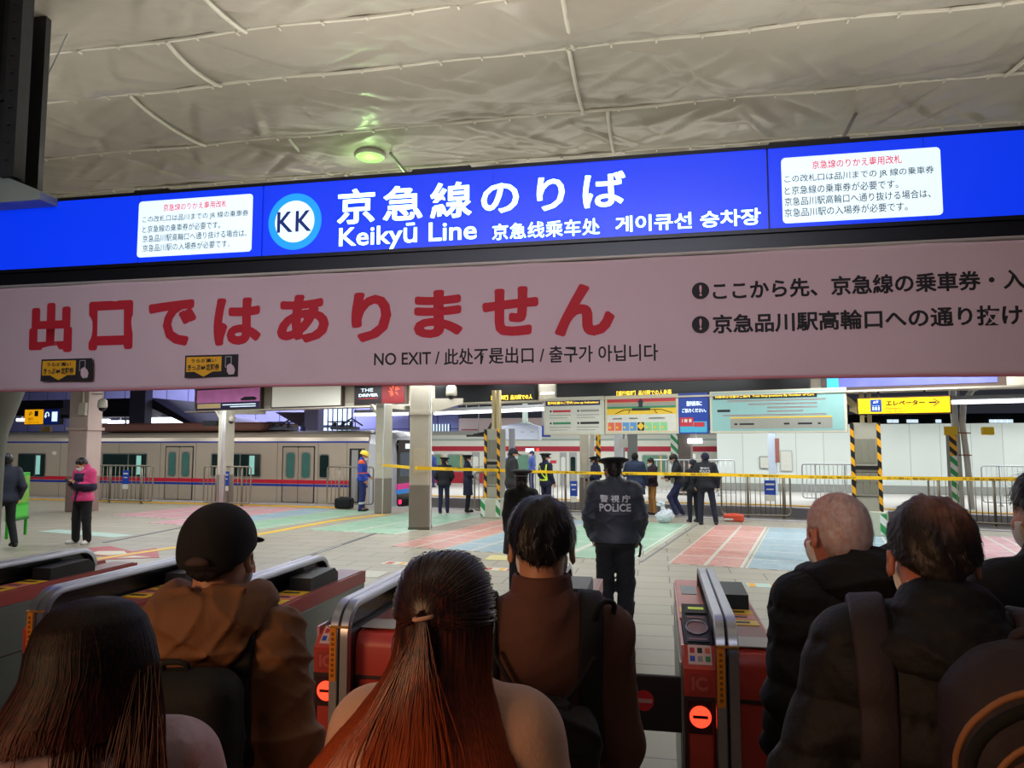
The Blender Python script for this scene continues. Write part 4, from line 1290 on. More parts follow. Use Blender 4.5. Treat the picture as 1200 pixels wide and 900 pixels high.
# lit roof of the platform beyond: rafters and long tubes
RAF = mat('rafter_dark', (62, 58, 58), .7, var=.2)
g = root('platform_roof', 'dark ribbed roof over the far platform with trusses', 'roof')
bx('deck', -16, 24, 24.5, 37, 4.65, 4.75, mat('roof_deck', (84, 80, 78), .7), g)
for k in range(22):
    x = -15.5 + k * 1.85
    bx('rafter', x, x + .14, 24.5, 37, 4.40, 4.65, RAF, g)
for y in (25.2, 28.4, 31.6, 35):
    bx('purlin', -16, 24, y, y + .16, 4.25, 4.42, RAF, g)
m = MB()
for k in range(20):
    x = -15 + k * 2.0
    m.tube([(x, 27, 3.95), (x + 1, 27, 4.4), (x + 2, 27, 3.95)], .04, 6)
m.tube([(-15, 27, 3.95), (24, 27, 3.95)], .05, 6)
m.build('truss', mat('truss_grey', (120, 118, 116), .6), g)
for k, (u0, v0, u1, v1, Y0, Y1, lb) in enumerate(((415, 486, 478, 485, 26, 26, 'long fluorescent tube behind the slatted column top'), (509, 484.5, 641, 479.5, 26, 24.5, 'long fluorescent tube above the white hanging box'), (1115, 471.5, 1215, 469, 22.5, 22.0, 'long fluorescent tube right of the elevator sign'), (556, 470, 600, 469, 30, 30, 'fluorescent tube hanging high between the pillars'))):
    a, b = at(u0, v0, Y0), at(u1, v1, Y1)
    o = MB().tube([a, b], .055 if k < 3 else .04, 8).build('fluorescent_tube', TUBE); tag(o, lb, 'light')
    MB().tube([a + Vector((0, .05, .12)), b + Vector((0, .05, .12))], .08, 4).build('tube_batten', GREYP, o)
    c_ = a.lerp(b, .3 if k != 2 else .1)
    if k != 2: MB().tube([c_ + Vector((0, .05, .1)), (c_.x, c_.y + .05, 4.68)], .02, 6).build('mounting_rod', GREYP, o)
    else: MB().tube([c_ + Vector((0, .05, .1)), (c_.x, c_.y + .05, 3.9)], .02, 6).build('mounting_rod', GREYP, o)
# near canopy soffit behind the board beam
g = root('near_canopy', 'cream canopy underside with joists just behind the board beam', 'canopy', BL.pt(0), BL.ang)
bx('deck', -2, 27, .3, 3.0, 3.88, 3.95, mat('soffit_cream', (150, 142, 128), .7), g)
for k in range(20):
    x = -1.5 + k * 1.45
    bx('joist', x, x + .10, .25, 3.0, 3.66, 3.88, mat('soffit_beam', (110, 102, 92), .7), g)
for y in (1.6, 2.6):
    bx('pipe_run', -2, 27, y, y + .08, 3.50, 3.58, GREYP, g)
# hanging white box
Y0 = 25.6
a, b = at(590, 499, Y0), at(631, 516, Y0)
g = root('hanging_box', 'large white machine box hanging from a pole above the officers', 'box', ((a.x + b.x) / 2, Y0, b.z))
w, h = b.x - a.x, a.z - b.z
WB = mat('box_white', (206, 212, 226), .45)
bx('body', -w / 2 - .1, w / 2, 0, .8, 0, h, WB, g, .03)
m = MB(); m.prism([(-w / 2 - .02, h), (w / 2 - .05, h), (.2, h + .10), (-.1, h + .10)], 'y', .05, .75); m.build('lid', WB, g)
m = MB(); m.lathe([(.28, h + .08), (.10, h + .16), (.09, 4.66 - b.z)], 16, (.08, .4, 0)); m.build('pole', mat('pale_green_pole', (196, 214, 200), .5), g, True)
m = MB()
for x in (-.35, 0, .35): m.box(x, x + .12, -.005, 0, h * .55, h * .6)
m.build('latches', GREYP, g)
a, b = at(632, 499, 27.0), at(645, 512, 27.0)
o = MB().box(a.x, b.x, 0, .12, b.z, a.z).build('station_sign', PBLU, None, loc=(0, 27.0, 0))
bx('mounting_rod', a.x + .1, a.x + .16, .03, .08, a.z - .02, 4.66, GREYP, o); tag(o, 'blue hanging sign between the white box and the white board', 'sign')
# tangle of pipes left of the box
a = at(570, 510, 27.0)
g = root('cable_bracket', 'dark steel bracket with diagonal struts above the left striped column', 'bracket', (a.x, 27.0, a.z))
m = MB(); m.tube([(-.5, 0, 0), (.0, 0, .1), (.25, 0, .5), (.25, 0, 4.6 - a.z)], .06, 8); m.tube([(.2, 0, .2), (.55, 0, .8), (.9, 0, 1.0)], .05, 8); m.build('struts', RAF, g)
bx('tray', -.75, .35, -.1, .1, -.06, .02, RAF, g); m = MB(); m.tube([(-.3, 0, .0), (-.3, 0, 1.6)], .02, 6); m.build('drop_rod', GREYP, g)
# CCTV cameras
PYL = fl(86, 600).y; COY = fl(259, 593).y
for u, v, Y0, lb in ((120, 478, PYL + .1, 'dome camera hanging right of the pinkish pillar'), (529, 464, fl(489, 621).y + .3, 'white camera on the bracket right of the cream pillar'), (271, 494, COY + .1, 'small dome camera beside the slim column')):
    a = at(u, v, Y0)
    g = root('cctv_camera', lb, 'camera', (a.x, Y0, a.z))
    s_ = .13 if u != 271 else .09
    MB().lathe([(s_ * .9, .0), (s_, .05), (s_ * .9, s_ * 1.6), (s_ * .4, s_ * 2)], 18).build('housing', CREAM if u != 797 else BLACK, g, True)
    MB().lathe([(.01, -s_ * .8), (s_ * .6, -s_ * .55), (s_ * .8, 0)], 18).build('dome', BLACK, g, True)
    MB().tube([(0, 0, s_ * 1.8), (0, 0, s_ * 3), (-.35 if u != 529 else -.05, 0, s_ * 3 + (.1 if u == 529 else 0))], .02, 6).build('stem', CREAM, g)
a = at(253, 496, COY + .05)
o = MB().box(-.45, 0, 0, .25, -.08, .08).build('speaker_box', BLACK, None, loc=(a.x, COY + .05, a.z)); tag(o, 'small black box on the slim column at roof height', 'box')
# white luminous sign on hoarding and lamp
a, b = at(806, 514, 28), at(823, 520, 28)
g = root('wall_lamp', 'bright slanted white lamp in front of the hoarding beside the map board', 'lamp', (a.x, 28, a.z))
bx('tube_cover', 0, b.x - a.x, 0, .15, -.18, 0, TUBE, g); MB().tube([(.3, .08, 0), (.3, .08, 1.4)], .02, 6).build('stem', GREYP, g)
# night building with a few lit windows above the hoarding
g = root('distant_building', 'dark distant building with a few lit windows above the white hoarding', 'building', (0, 60, 0))
a, b = at(1000, 487, 60), at(1330, 500, 60)
bx('wall', a.x, b.x, .1, 6, 0, a.z + .1, mat('night_wall', (20, 20, 26), .8), g)
for k, u in enumerate((1043, 1050, 1066, 1073, 1100, 1163, 1170, 1177, 1184)):
    a = at(u, 493.5, 60)
    bx('lit_window', a.x - .18, a.x + .18, 0, .1, a.z - .12, a.z + .12, SW, g)
# pole sign behind the column
a = at(731, 519, 26)
g = root('pole_sign', 'white notice on a thin pole right of the cream column', 'sign', (a.x, 26, 0))
bx('plate', -.14, .14, -.03, 0, a.z - .16, a.z + .14, PWHT, g); MB().tube([(0, 0, 0), (0, 0, a.z + .5)], .03, 8).build('pole', GREYP, g)
a = at(701, 520, 26)
g = root('hanging_marker', 'yellow and black striped marker hanging right of the cream column', 'marker', (a.x, 26, 0))
bx('striped_bar', -.08, .08, 0, .06, 1.2, a.z + .3, HAZ, g); MB().tube([(0, .03, a.z), (.1, .03, 4.66)], .05, 8).build('arm', YELLOW, g)
# ================================================================== FLOOR GRAPHICS
# coloured town maps laid on the floor, in rows turned a little against the tiles
MA = math.radians(-11.3)
MO = Vector((0.12, 12.10, 0))
MX = Vector((math.cos(MA), math.sin(MA), 0)); MY = Vector((-math.sin(MA), math.cos(MA), 0))


def map_mat(name, rgb, wt=(214, 210, 196)):
    m = mat(name, rgb, .40, var=.28, scale=3.5)
    nt = m.node_tree; b = nt.nodes['Principled BSDF']
    src = b.inputs['Base Color'].links[0].from_socket
    tc = nt.nodes.new('ShaderNodeTexCoord')
    br = nt.nodes.new('ShaderNodeTexBrick'); br.offset = 0
    br.inputs['Scale'].default_value = 1; br.inputs['Brick Width'].default_value = 1.12; br.inputs['Row Height'].default_value = .98
    br.inputs['Mortar Size'].default_value = .022; br.inputs['Mortar Smooth'].default_value = .2
    nt.links.new(tc.outputs['Object'], br.inputs['Vector'])
    mx = nt.nodes.new('ShaderNodeMix'); mx.data_type = 'RGBA'
    nt.links.new(br.outputs['Fac'], mx.inputs[0]); nt.links.new(src, mx.inputs[6]); mx.inputs[7].default_value = (*lin(wt), 1)
    # faint printed streets
    vo = nt.nodes.new('ShaderNodeTexVoronoi'); vo.feature = 'DISTANCE_TO_EDGE'; vo.inputs['Scale'].default_value = 5.0
    nt.links.new(tc.outputs['Object'], vo.inputs['Vector'])
    lt = nt.nodes.new('ShaderNodeMath'); lt.operation = 'LESS_THAN'; lt.inputs[1].default_value = .045
    nt.links.new(vo.outputs[0], lt.inputs[0])
    ml = nt.nodes.new('ShaderNodeMath'); ml.operation = 'MULTIPLY'; ml.inputs[1].default_value = .20
    nt.links.new(lt.outputs[0], ml.inputs[0])
    m2 = nt.nodes.new('ShaderNodeMix'); m2.data_type = 'RGBA'
    nt.links.new(ml.outputs[0], m2.inputs[0]); nt.links.new(mx.outputs[2], m2.inputs[6]); m2.inputs[7].default_value = (*lin(wt), 1)
    nt.links.new(m2.outputs[2], b.inputs['Base Color'])
    return m


MR, MBL, MG = map_mat('map_red', (196, 134, 122)), map_mat('map_blue', (138, 166, 178)), map_mat('map_green', (138, 180, 150))
MP, MYL = map_mat('map_pink', (196, 140, 148)), map_mat('map_yellow', (206, 196, 140))
BORDER = mat('map_border', (200, 196, 180), .4)


def floor_map(x0, x1, y0, y1, m_, label, seam=True):
    g = root('floor_map', label, 'floor map', MO + MX * x0 + MY * y0, MA)
    w, d = x1 - x0, y1 - y0
    bx('border', 0, w, 0, d, .0, .004, BORDER, g)
    bx('sheet', .03, w - .03, .05, d - .03, .001, .006, m_, g)
    if seam:
        bx('centre_seam', w / 2 - .03, w / 2 + .03, 0, d, .002, .0075, BORDER, g)
    m = MB()
    for k in range(int(w / .26)):
        m.box(.08 + k * .26, .20 + k * .26, .012, .034, .003, .0052)
    m.build('caption_marks', mat('map_caption', (90, 88, 84), .5), g)


floor_map(0.0, 1.15, 0, 6.1, MR, 'pale red town map on the floor right of the police officer, beside the blue one')
floor_map(1.18, 3.6, 0, 6.0, MBL, 'pale blue town map on the floor in front of the bar fence')
floor_map(-2.9, -0.55, 0, 6.0, MG, 'pale green town map on the floor around the police officer and the plastic bag')
floor_map(-5.18, -4.05, 0, 5.8, MR, 'pale red town map on the floor just right of the cream pillar')
floor_map(-4.02, -2.93, 0, 5.8, MBL, 'pale blue town map on the floor left of the police officer')
floor_map(-8.25, -5.95, 1.55, 6.1, MG, 'pale green town map on the floor around the foot of the cream pillar')
floor_map(-10.5, -9.2, 1.2, 6.0, MG, 'pale green town map on the floor left of the yellow guide line', False)
floor_map(-11.6, -10.53, 1.2, 6.0, MBL, 'pale blue town map on the floor in the far left group of maps', False)
floor_map(-12.7, -11.63, 1.2, 6.0, MP, 'pale pink town map on the floor in the far left group of maps', False)
floor_map(-15.2, -12.9, 2.2, 6.0, MP, 'pale pink town map on the floor behind the pinkish pillar', True)
floor_map(4.55, 6.2, 2.6, 6.0, MP, 'pale pink town map on the floor at the right edge of the concourse')
floor_map(4.1, 5.4, -2.2, 1.8, MG, 'pale green town map on the floor between the two men in puffer jackets', False)
floor_map(5.45, 7.6, -2.2, 1.8, MBL, 'pale blue town map on the floor at the lower right', False)
o = MB().box(.06, .10, 0, 6, .0, .006).build('floor_line', mat('floor_dark_line', (110, 116, 120), .4), None, loc=MO - MX * .5, rz=MA); tag(o, 'thin grey line on the floor between the green and red maps', 'floor line')
# yellow guide line
A_, B_ = fl(62, 663), fl(213, 640.5)
d = (B_ - A_)
pts = [fl(62, 663), fl(213, 640.5), fl(305, 626), fl(395, 609.5), fl(452, 603)]
m = MB()
vs = []; fs = []
for i, p in enumerate(pts):
    t = (pts[min(i + 1, len(pts) - 1)] - pts[max(0, i - 1)]).normalized(); nn = Vector((-t.y, t.x, 0)) * .095
    for s_ in (-1, 1):
        for z in (0, .006): vs.append(p + nn * s_ + Vector((0, 0, z)))
for i in range(len(pts) - 1):
    a, b = 4 * i, 4 * i + 4
    fs += [(a, a + 1, b + 1, b), (a + 2, b + 2, b + 3, a + 3), (a + 1, a + 3, b + 3, b + 1), (a, b, b + 2, a + 2)]
m.add(vs, fs)
tag(m.build('guide_line', mat('line_yellow', (232, 186, 20), .45)), 'yellow guide line running diagonally across the floor on the left', 'floor line')
for k, (a, b, lb) in enumerate(((fl(345, 657), fl(440, 625), 'narrow metal drain strip in the floor left of the cream pillar'), (fl(122, 636), fl(214, 618), 'narrow metal drain strip in the floor right of the pink jacket'))):
    d = b - a
    g = root('floor_drain', lb, 'drain', a, math.atan2(d.y, d.x))
    bx('cover', 0, d.length, -.05, .05, 0, .006, mat('drain_grey', (96, 98, 98), .4, .4), g)
    bx('shiny_piece', d.length * .22, d.length * .5, -.045, .0, .003, .009, STEEL, g) if k == 0 else None
# tile patch and stickers
def sticker(u0, v0, u1, v1, d_, m_, label, parts=(), rz=0.0, name='floor_sticker'):
    a = fl(u0, v0); b = fl(u1, v1)
    L = (b - a).length
    g = root(name, label, 'floor sticker', a, math.atan2(b.y - a.y, b.x - a.x))
    bx('sheet', 0, L, 0, d_, 0, .004, m_, g)
    for x0, x1, y0, y1, mm in parts:
        bx('print', L * x0, L * x1, d_ * y0, d_ * y1, .003, .007, mm, g)
    return g
PALEM = mat('sticker_mint', (180, 206, 194), .45)
sticker(44, 623, 134, 630, .45, PALEM, 'long pale strip sticker on the floor left of the pink jacket')
sticker(877, 688, 950, 690.5, .28, PALEM, 'mint and yellow strip sticker on the floor beyond the right ticket gate', ((.03, .14, .1, .9, YEL), (.4, .6, .1, .9, YEL), (.62, .7, .2, .8, mat('sticker_teal', (80, 170, 170), .5))))
sticker(445, 661, 486, 663, .26, mat('sticker_cream', (214, 206, 180), .45), 'red and cream patterned sticker on the floor above the auburn hair', ((.1, .3, .2, .8, PRED), (.5, .62, .2, .8, YEL), (.8, .95, .2, .8, PRED)))
sticker(560, 668, 606, 670, .25, mat('sticker_cream', (214, 206, 180)), 'red and cream patterned sticker on the floor left of the dark-haired man', ((.1, .3, .2, .8, PRED), (.5, .62, .2, .8, YEL), (.7, .9, .2, .8, PRED)))
sticker(568, 656, 606, 657, .5, mat('sticker_pale_yellow', (214, 202, 130), .45), 'pale yellow sticker on the floor left of the dark-haired man, beyond the patterned one')
sticker(414, 676, 442, 677, .5, mat('sticker_off_white', (190, 188, 170), .45), 'faint off-white square on the floor beyond the middle ticket gates')
# red arrow sticker
g = root('floor_arrow', 'red and cream arrow on the floor in front of the pink jacket', 'floor sticker', fl(70, 651), math.radians(-14))
L = (fl(122, 646.5) - fl(70, 655)).length
FRD = mat('arrow_red', (176, 60, 60), .45)
m = MB(); m.prism([(-.5, .25), (.9, .25), (.9, -.2), (1.75, .55), (.7, 1.35), (.7, .85), (-.3, 1.15)], 'z', 0, .004); m.build('arrow', FRD, g)
m = MB(); m.prism([(.25, .30), (.75, .35), (.9, .6), (.55, .8), (.15, .6)], 'z', .003, .007); m.build('walker_print', mat('sticker_cream', (214, 206, 180)), g)
m = MB(); m.prism([(1.15, .2), (1.6, .52), (1.2, .5)], 'z', .003, .007); m.build('corner_print', mat('sticker_cream', (214, 206, 180)), g)

# ================================================================== TICKET GATES
GRED = mat('gate_red', (204, 66, 52), .38, var=.06, spec=.5)
GDRK = mat('gate_dark_frame', (64, 40, 40), .45)
GST = mat('gate_steel', (150, 154, 148), .32, .6, var=.1, stretch=(1, 1, 10))
GTOP = mat('gate_top_coral', (226, 128, 112), .4)
GYEL = mat('gate_yellow_label', (246, 196, 20), .45)
GLIT = mat('gate_led_red', (255, 60, 36), .4, var=0, emit=2.4)
GLBG = mat('gate_led_window', (50, 10, 12), .4)
ORNG = mat('gate_orange_strip', (236, 140, 20), .45)
STK = mat('gate_sticker', (226, 190, 184), .45)


def make_gate(red=GRED, top=GTOP):
    g = root('ticket_gate', 'x', 'ticket gate')
    x0, x1, yb = -.165, .203, 1.62
    # cabinet
    m = MB(); m.box(x0, x1, .16, yb, .04, 1.0); m.build('cabinet', GST, g)
    m = MB(); m.box(x0 + .01, x1 - .01, .14, yb - .02, 0, .08); m.build('kick_plinth', GDRK, g)
    # left half: card reader side
    m = MB(); m.prism([(.12, .87), (.115, .98), (.13, .995), (.20, 1.055), (.21, 1.0), (.21, .87)], 'x', x0, -.035)
    m.build('reader_nose', red, g, 'auto')
    m = MB(); m.box(x0 + .012, -.045, .122, .165, .10, .855, .008); m.build('front_panel', red, g)
    m = MB(); m.box(x0, x0 + .014, .118, .17, .06, .86); m.box(-.047, -.033, .118, .17, .06, .86); m.box(x0, -.033, .118, .17, .855, .87); m.box(x0, -.033, .118, .17, .06, .10); m.build('front_frame', GDRK, g)
    bx('led_window', -.150, -.055, .117, .13, .725, .855, GLBG, g)
    cx, cz, r = -.102, .792, .043
    l = disc(cx, cz, r, .113, .118, 28).build('no_entry_light', GLIT, g)
    bx('bar', cx - .03, cx + .03, .110, .114, cz - .006, cz + .006, GLBG, l)
    s = MB().prism(rrect(-.145, -.062, .885, .965, .008), 'y', .110, .118).build('card_mark_panel', mat('gate_red_dark', (180, 60, 48), .4), g)
    text_mesh('IC', -.135, -.072, .898, .952, mat('gate_red_pale', (205, 96, 84), .4), s, y=.108, bold=.04)
    # sloped logo sticker
    def slab(name, y0, z0, y1, z1, xa, xb, m_, th=.004, par=None):
        d = Vector((0, y1 - y0, z1 - z0)); n_ = Vector((0, -(z1 - z0), y1 - y0)).normalized() * th
        P = [Vector((x, y, z)) for x in (xa, xb) for y, z in ((y0, z0), (y1, z1))]
        vs = P + [p + n_ for p in P]
        return MB().add(vs, [(0, 1, 3, 2), (4, 6, 7, 5), (0, 4, 5, 1), (2, 3, 7, 6), (0, 2, 6, 4), (1, 5, 7, 3)]).build(name, m_, par or g)
    st = slab('logo_sticker', .128, .994, .198, 1.054, -.145, -.050, STK, .003)
    rr = random.Random(4)
    for i in range(3):
        for j in range(2):
            y0 = .138 + j * .030; z0 = .994 + (y0 - .128) * .857 + .002
            slab('logo', y0, z0, y0 + .018, z0 + .0154, -.138 + i * .031, -.118 + i * .031, [PBLU, PRED, PGRY, PB, PGRN, PORG][(i * 2 + j) % 6], .0035, st)
    # reader
    m = MB(); m.prism([(.20, 1.0), (.20, 1.058), (.58, 1.145), (.60, 1.06), (.60, 1.0)], 'x', x0 + .008, -.04); m.build('reader_housing', BLACK, g)
    rd = slab('reader_face', .215, 1.0635, .455, 1.1185, x0 + .02, -.052, mat('reader_dark', (34, 36, 38), .3), .003)
    n_ = 28; c = Vector((-.10, .335, 1.091)); e = Vector((0, 1.3, .298)); nn = Vector((0, -.223, .974))
    P = [c + Vector((1, 0, 0)) * .046 * math.cos(2 * math.pi * k / n_) + e * .046 * math.sin(2 * math.pi * k / n_) + nn * .006 for k in range(n_)]
    MB().tube(P, .003, 6, closed=True).build('reader_ring', CHROME, rd)
    P2 = [c + (p - c - nn * .006) * .93 + nn * .004 for p in P]
    MB().add(P2 + [p - nn * .003 for p in P2], [tuple(range(n_)), tuple(range(n_, 2 * n_))]).build('reader_target', mat('reader_pink_grey', (150, 110, 106), .4), rd)
    for y in (.228, .425):
        z = 1.0640 + (y - .215) * .229
        slab('reader_strip', y, z + .002, y + .012, z + .0055, -.138, -.062, mat('reader_strip', (150, 110, 100), .4), .002, rd)
    tx = slab('display_window', .475, 1.124, .565, 1.1445, x0 + .02, -.048, mat('display_green_black', (16, 34, 28), .3), .003)
    slab('display_text', .51, 1.1345, .53, 1.1395, x0 + .035, -.06, mat('display_yellow_green', (170, 190, 70), .4, emit=.5), .0025, tx)
    # left top behind the reader
    m = MB(); m.prism([(.60, 1.0), (.60, 1.075), (1.60, 1.075), (yb, 1.03), (yb, 1.0)], 'x', x0, -.035); m.build('top_left', top, g)
    bx('warning_label', x0 + .004, -.045, .70, .83, 1.073, 1.078, GYEL, g)
    bx('label_text', x0 + .02, -.07, .74, .78, 1.077, 1.0795, PB, g)
    bx('slot_window', x0 + .025, -.06, 1.16, 1.40, 1.073, 1.078, mat('slot_grey', (92, 96, 94), .35), g)
    m = MB(); m.box(x0 - .008, x0 + .004, .16, yb, .98, 1.062); m.build('side_trim', mat('gate_pink_trim', (220, 150, 150), .35), g)
    m = MB(); m.box(x0 - .012, x0 - .006, .3, yb - .06, .1, .95); m.build('side_plate', GST, g)
    # centre fin and double rail
    m = MB(); m.box(-.030, .032, .06, yb - .20, .06, 1.06); m.build('centre_spine', GDRK, g)
    m = MB(); m.prism([(.07, 1.05), (.07, 1.10), (.14, 1.172), (1.32, 1.172), (1.40, 1.12), (1.40, 1.05)], 'x', -.006, .006); m.build('rail_panel', mat('smoked_panel', (14, 12, 14), .25), g)
    for s_, nm in ((-1, 'left'), (1, 'right')):
        x = s_ * .024
        path = [(.03, .06), (.03, 1.05)] + [(.03 + .12 * (1 - math.cos(t)), 1.06 + .12 * math.sin(t)) for t in np.linspace(.15, math.pi / 2, 7)] + [(1.30, 1.18)] + [(1.30 + .12 * math.sin(t), 1.06 + .12 * math.cos(t)) for t in np.linspace(.3, math.pi / 2, 5)] + [(1.42, .98)]
        pr = []
        m = MB()
        vs = []; fs = []
        for i, (y, z) in enumerate(path):
            a_ = path[max(0, i - 1)]; b_ = path[min(len(path) - 1, i + 1)]
            t = Vector((0, b_[0] - a_[0], b_[1] - a_[1])).normalized(); n2 = Vector((0, -t.z, t.y)) * .012
            c_ = Vector((x, y, z))
            for dx, k in ((-.021, 1), (-.017, 1.5), (.017, 1.5), (.021, 1), (.021, -1), (-.021, -1)):
                vs.append(c_ + Vector((dx, 0, 0)) + n2 * k)
        for i in range(len(path) - 1):
            for k in range(6):
                fs.append((i * 6 + k, i * 6 + (k + 1) % 6, (i + 1) * 6 + (k + 1) % 6, (i + 1) * 6 + k))
        fs.append(tuple(range(6))); fs.append(tuple((len(path) - 1) * 6 + k for k in range(6)))
        m.add(vs, fs); m.build('guard_rail', CHROME, g, 'auto')
    bx('orange_strip', -.040, -.010, .008, .018, .87, 1.10, ORNG, g)
    m = MB()
    for k in range(9): m.box(-.031, -.019, .005, .010, .89 + k * .022, .902 + k * .022)
    m.build('strip_text', mat('strip_ink', (150, 80, 10), .5), g)
    m = MB(); m.box(-.045, .045, .004, .02, 1.098, 1.106); m.build('rail_ring', mat('ring_gold', (250, 180, 90), .25, .8), g)
    # right half
    m = MB(); m.prism([(.12, .87), (.118, .99), (.125, 1.02), (.145, 1.045), (.18, 1.055), (.24, 1.055), (.24, .87)], 'x', .036, x1); m.build('right_nose', red, g, 'auto')
    m = MB(); m.box(.047, x1 - .012, .122, .165, .10, .855, .008); m.build('front_panel', red, g)
    m = MB(); m.box(.035, .049, .118, .17, .06, .86); m.box(x1 - .014, x1, .118, .17, .06, .86); m.box(.035, x1, .118, .17, .855, .87); m.box(.035, x1, .118, .17, .06, .10); m.build('front_frame', GDRK, g)
    m = MB(); m.prism([(.24, 1.0), (.24, 1.065), (1.60, 1.065), (yb, 1.03), (yb, 1.0)], 'x', .036, x1 - .004); m.build('top_right', mat('gate_top_brick', (150, 72, 62), .35), g)
    bx('pale_strip', .037, x1 - .006, .17, .33, 1.064, 1.068, mat('pale_grey_strip', (186, 176, 164), .4), g)
    for y in (.54, .76):
        bx('warning_label', .045, x1 - .012, y, y + .10, 1.064, 1.0685, GYEL, g)
        bx('label_text', .06, x1 - .05, y + .035, y + .065, 1.068, 1.070, PB, g)
    bx('coral_strip', .045, x1 - .012, .65, .75, 1.064, 1.068, top, g)
    bx('label_text', .07, x1 - .05, .69, .71, 1.067, 1.070, PB, g)
    m = MB(); m.prism([(.88, 1.05), (.89, 1.135), (1.20, 1.145), (1.25, 1.11), (1.25, 1.05)], 'x', .05, x1 - .02); m.build('ticket_housing', BLACK, g)
    m = MB(); m.box(x1 - .004, x1 + .008, .24, yb, .985, 1.06); m.build('side_trim', mat('gate_red_trim', (200, 90, 84), .35), g)
    pl = bx('side_plate', x1 - .002, x1 + .006, .30, yb - .03, .12, .975, GST, g)
    bx('plate_seam', x1 + .005, x1 + .008, .32, yb - .05, .70, .706, GDRK, pl)
    MB().lathe([(.008, -.001), (.008, .003)], 12, (0, 0, 0)).build('lock', CHROME, pl).matrix_local = Matrix.Translation((x1 + .007, 1.0, .86)) @ Matrix.Rotation(math.pi / 2, 4, 'Y')
    return g


gate0 = make_gate()
XG = [(.255, 'ticket gate on the right, its red no-entry light in full view'),
      (-.56, 'ticket gate mostly hidden behind the man in the brown coat'),
      (-1.38, 'red ticket gate between the hooded man and the auburn-haired woman'),
      (-2.13, 'ticket gate with a steel side just right of and behind the man in the cap'),
      (-2.93, 'long ticket gate behind the dark-haired woman at the left'),
      (-3.85, 'grey ticket gate at the far left edge')]
gates = []
for i, (x, lb) in enumerate(XG):
    g_ = gate0 if i == 0 else copy_tree(gate0)
    g_.location = (x, 3.06, 0)
    g_['label'] = lb.replace(' with the blue-lit floor beyond', '')
    g_['group'] = 'row of ticket gates'
    gates.append(g_)
# the closed flap of the right gate
fz0, fz1 = .69, .92
f_ = bx('flap', -.165 - .30, -.165, .20, .225, fz0, fz1, mat('flap_black', (38, 26, 26), .5), gates[0], .006)
d_ = disc(-.165 - .165, .815, .042, .194, .199, 28).build('no_entry_sign', mat('flap_red', (206, 34, 40), .45), f_)
bx('white_bar', -.365, -.295, .1915, .1945, .807, .823, mat('flap_bar', (210, 150, 140), .5), d_)
m = MB(); m.box(-.175, -.150, .19, .24, .55, .98); m.build('flap_hinge', CHROME, gates[0])

# ================================================================== SMALL THINGS ON THE PLATFORM
# green board stand at the left
a = fl(8, 632); b = fl(32, 626)
g = root('board_stand', 'bright green metal board stand at the left edge behind the walking person', 'stand', a, math.atan2(b.y - a.y, b.x - a.x))
L = (b - a).length
GRN = mat('stand_green', (50, 170, 40), .45)
bx('frame', 0, L, 0, .06, .35, 1.30, GRN, g, .01)
bx('picture', .07, L - .06, -.01, 0, .68, 1.24, mat('leaf_picture', (120, 170, 60), .5, var=.6, scale=9), g)
bx('panel', .05, L - .05, -.012, 0, .40, .62, mat('stand_green_light', (70, 190, 60), .5), g)
for x in (.02, L - .06):
    bx('leg', x, x + .04, 0, .05, 0, .36, GRN, g)
bx('foot_bar', .0, L, -.02, .0, .33, .37, mat('stand_green_dark', (30, 100, 34), .5), g)
# ================================================================== PEOPLE: solids blended from limbs, skinned to one surface
def surface_nets(D, origin, h):
    nx, ny, nz = D.shape
    ins = D < 0
    c = np.zeros((nx - 1, ny - 1, nz - 1), np.int8)
    for i in (0, 1):
        for j in (0, 1):
            for k in (0, 1):
                c += ins[i:nx - 1 + i, j:ny - 1 + j, k:nz - 1 + k]
    act = (c > 0) & (c < 8)
    I, J, K = np.nonzero(act)
    n = len(I)
    if n == 0:
        return np.zeros((0, 3)), np.zeros((0, 4), int)
    idx = -np.ones(act.shape, np.int64); idx[I, J, K] = np.arange(n)
    acc = np.zeros((n, 3)); cnt = np.zeros(n)
    for ax in range(3):
        o1, o2 = [a for a in range(3) if a != ax]
        for p in (0, 1):
            for q in (0, 1):
                a = [I.copy(), J.copy(), K.copy()]
                a[o1] = a[o1] + p; a[o2] = a[o2] + q
                b = [x.copy() for x in a]; b[ax] = b[ax] + 1
                da = D[a[0], a[1], a[2]]; db = D[b[0], b[1], b[2]]
                cr = (da < 0) != (db < 0)
                t = np.where(cr, da / np.where(cr, da - db, 1), 0)
                pt = np.stack(a, 1).astype(float); pt[:, ax] += t
                acc[cr] += pt[cr]; cnt[cr] += 1
    V = acc / cnt[:, None] * h + origin
    F = []
    for ax in range(3):
        o1, o2 = [(1, 2), (2, 0), (0, 1)][ax]
        s0 = [slice(None)] * 3; s1 = [slice(None)] * 3
        s0[ax] = slice(0, -1); s1[ax] = slice(1, None)
        A, B = ins[tuple(s0)], ins[tuple(s1)]
        for flip in (False, True):
            m_ = (A & ~B) if not flip else (~A & B)
            P = np.stack(np.nonzero(m_), 1)
            ok = (P[:, o1] > 0) & (P[:, o2] > 0) & (P[:, o1] < D.shape[o1] - 1) & (P[:, o2] < D.shape[o2] - 1)
            P = P[ok]
            def g_(d1, d2):
                Q = P.copy(); Q[:, o1] += d1; Q[:, o2] += d2
                return idx[Q[:, 0], Q[:, 1], Q[:, 2]]
            q = np.stack([g_(-1, -1), g_(0, -1), g_(0, 0), g_(-1, 0)], 1)
            F.append(q if not flip else q[:, ::-1])
    return V, np.concatenate(F)


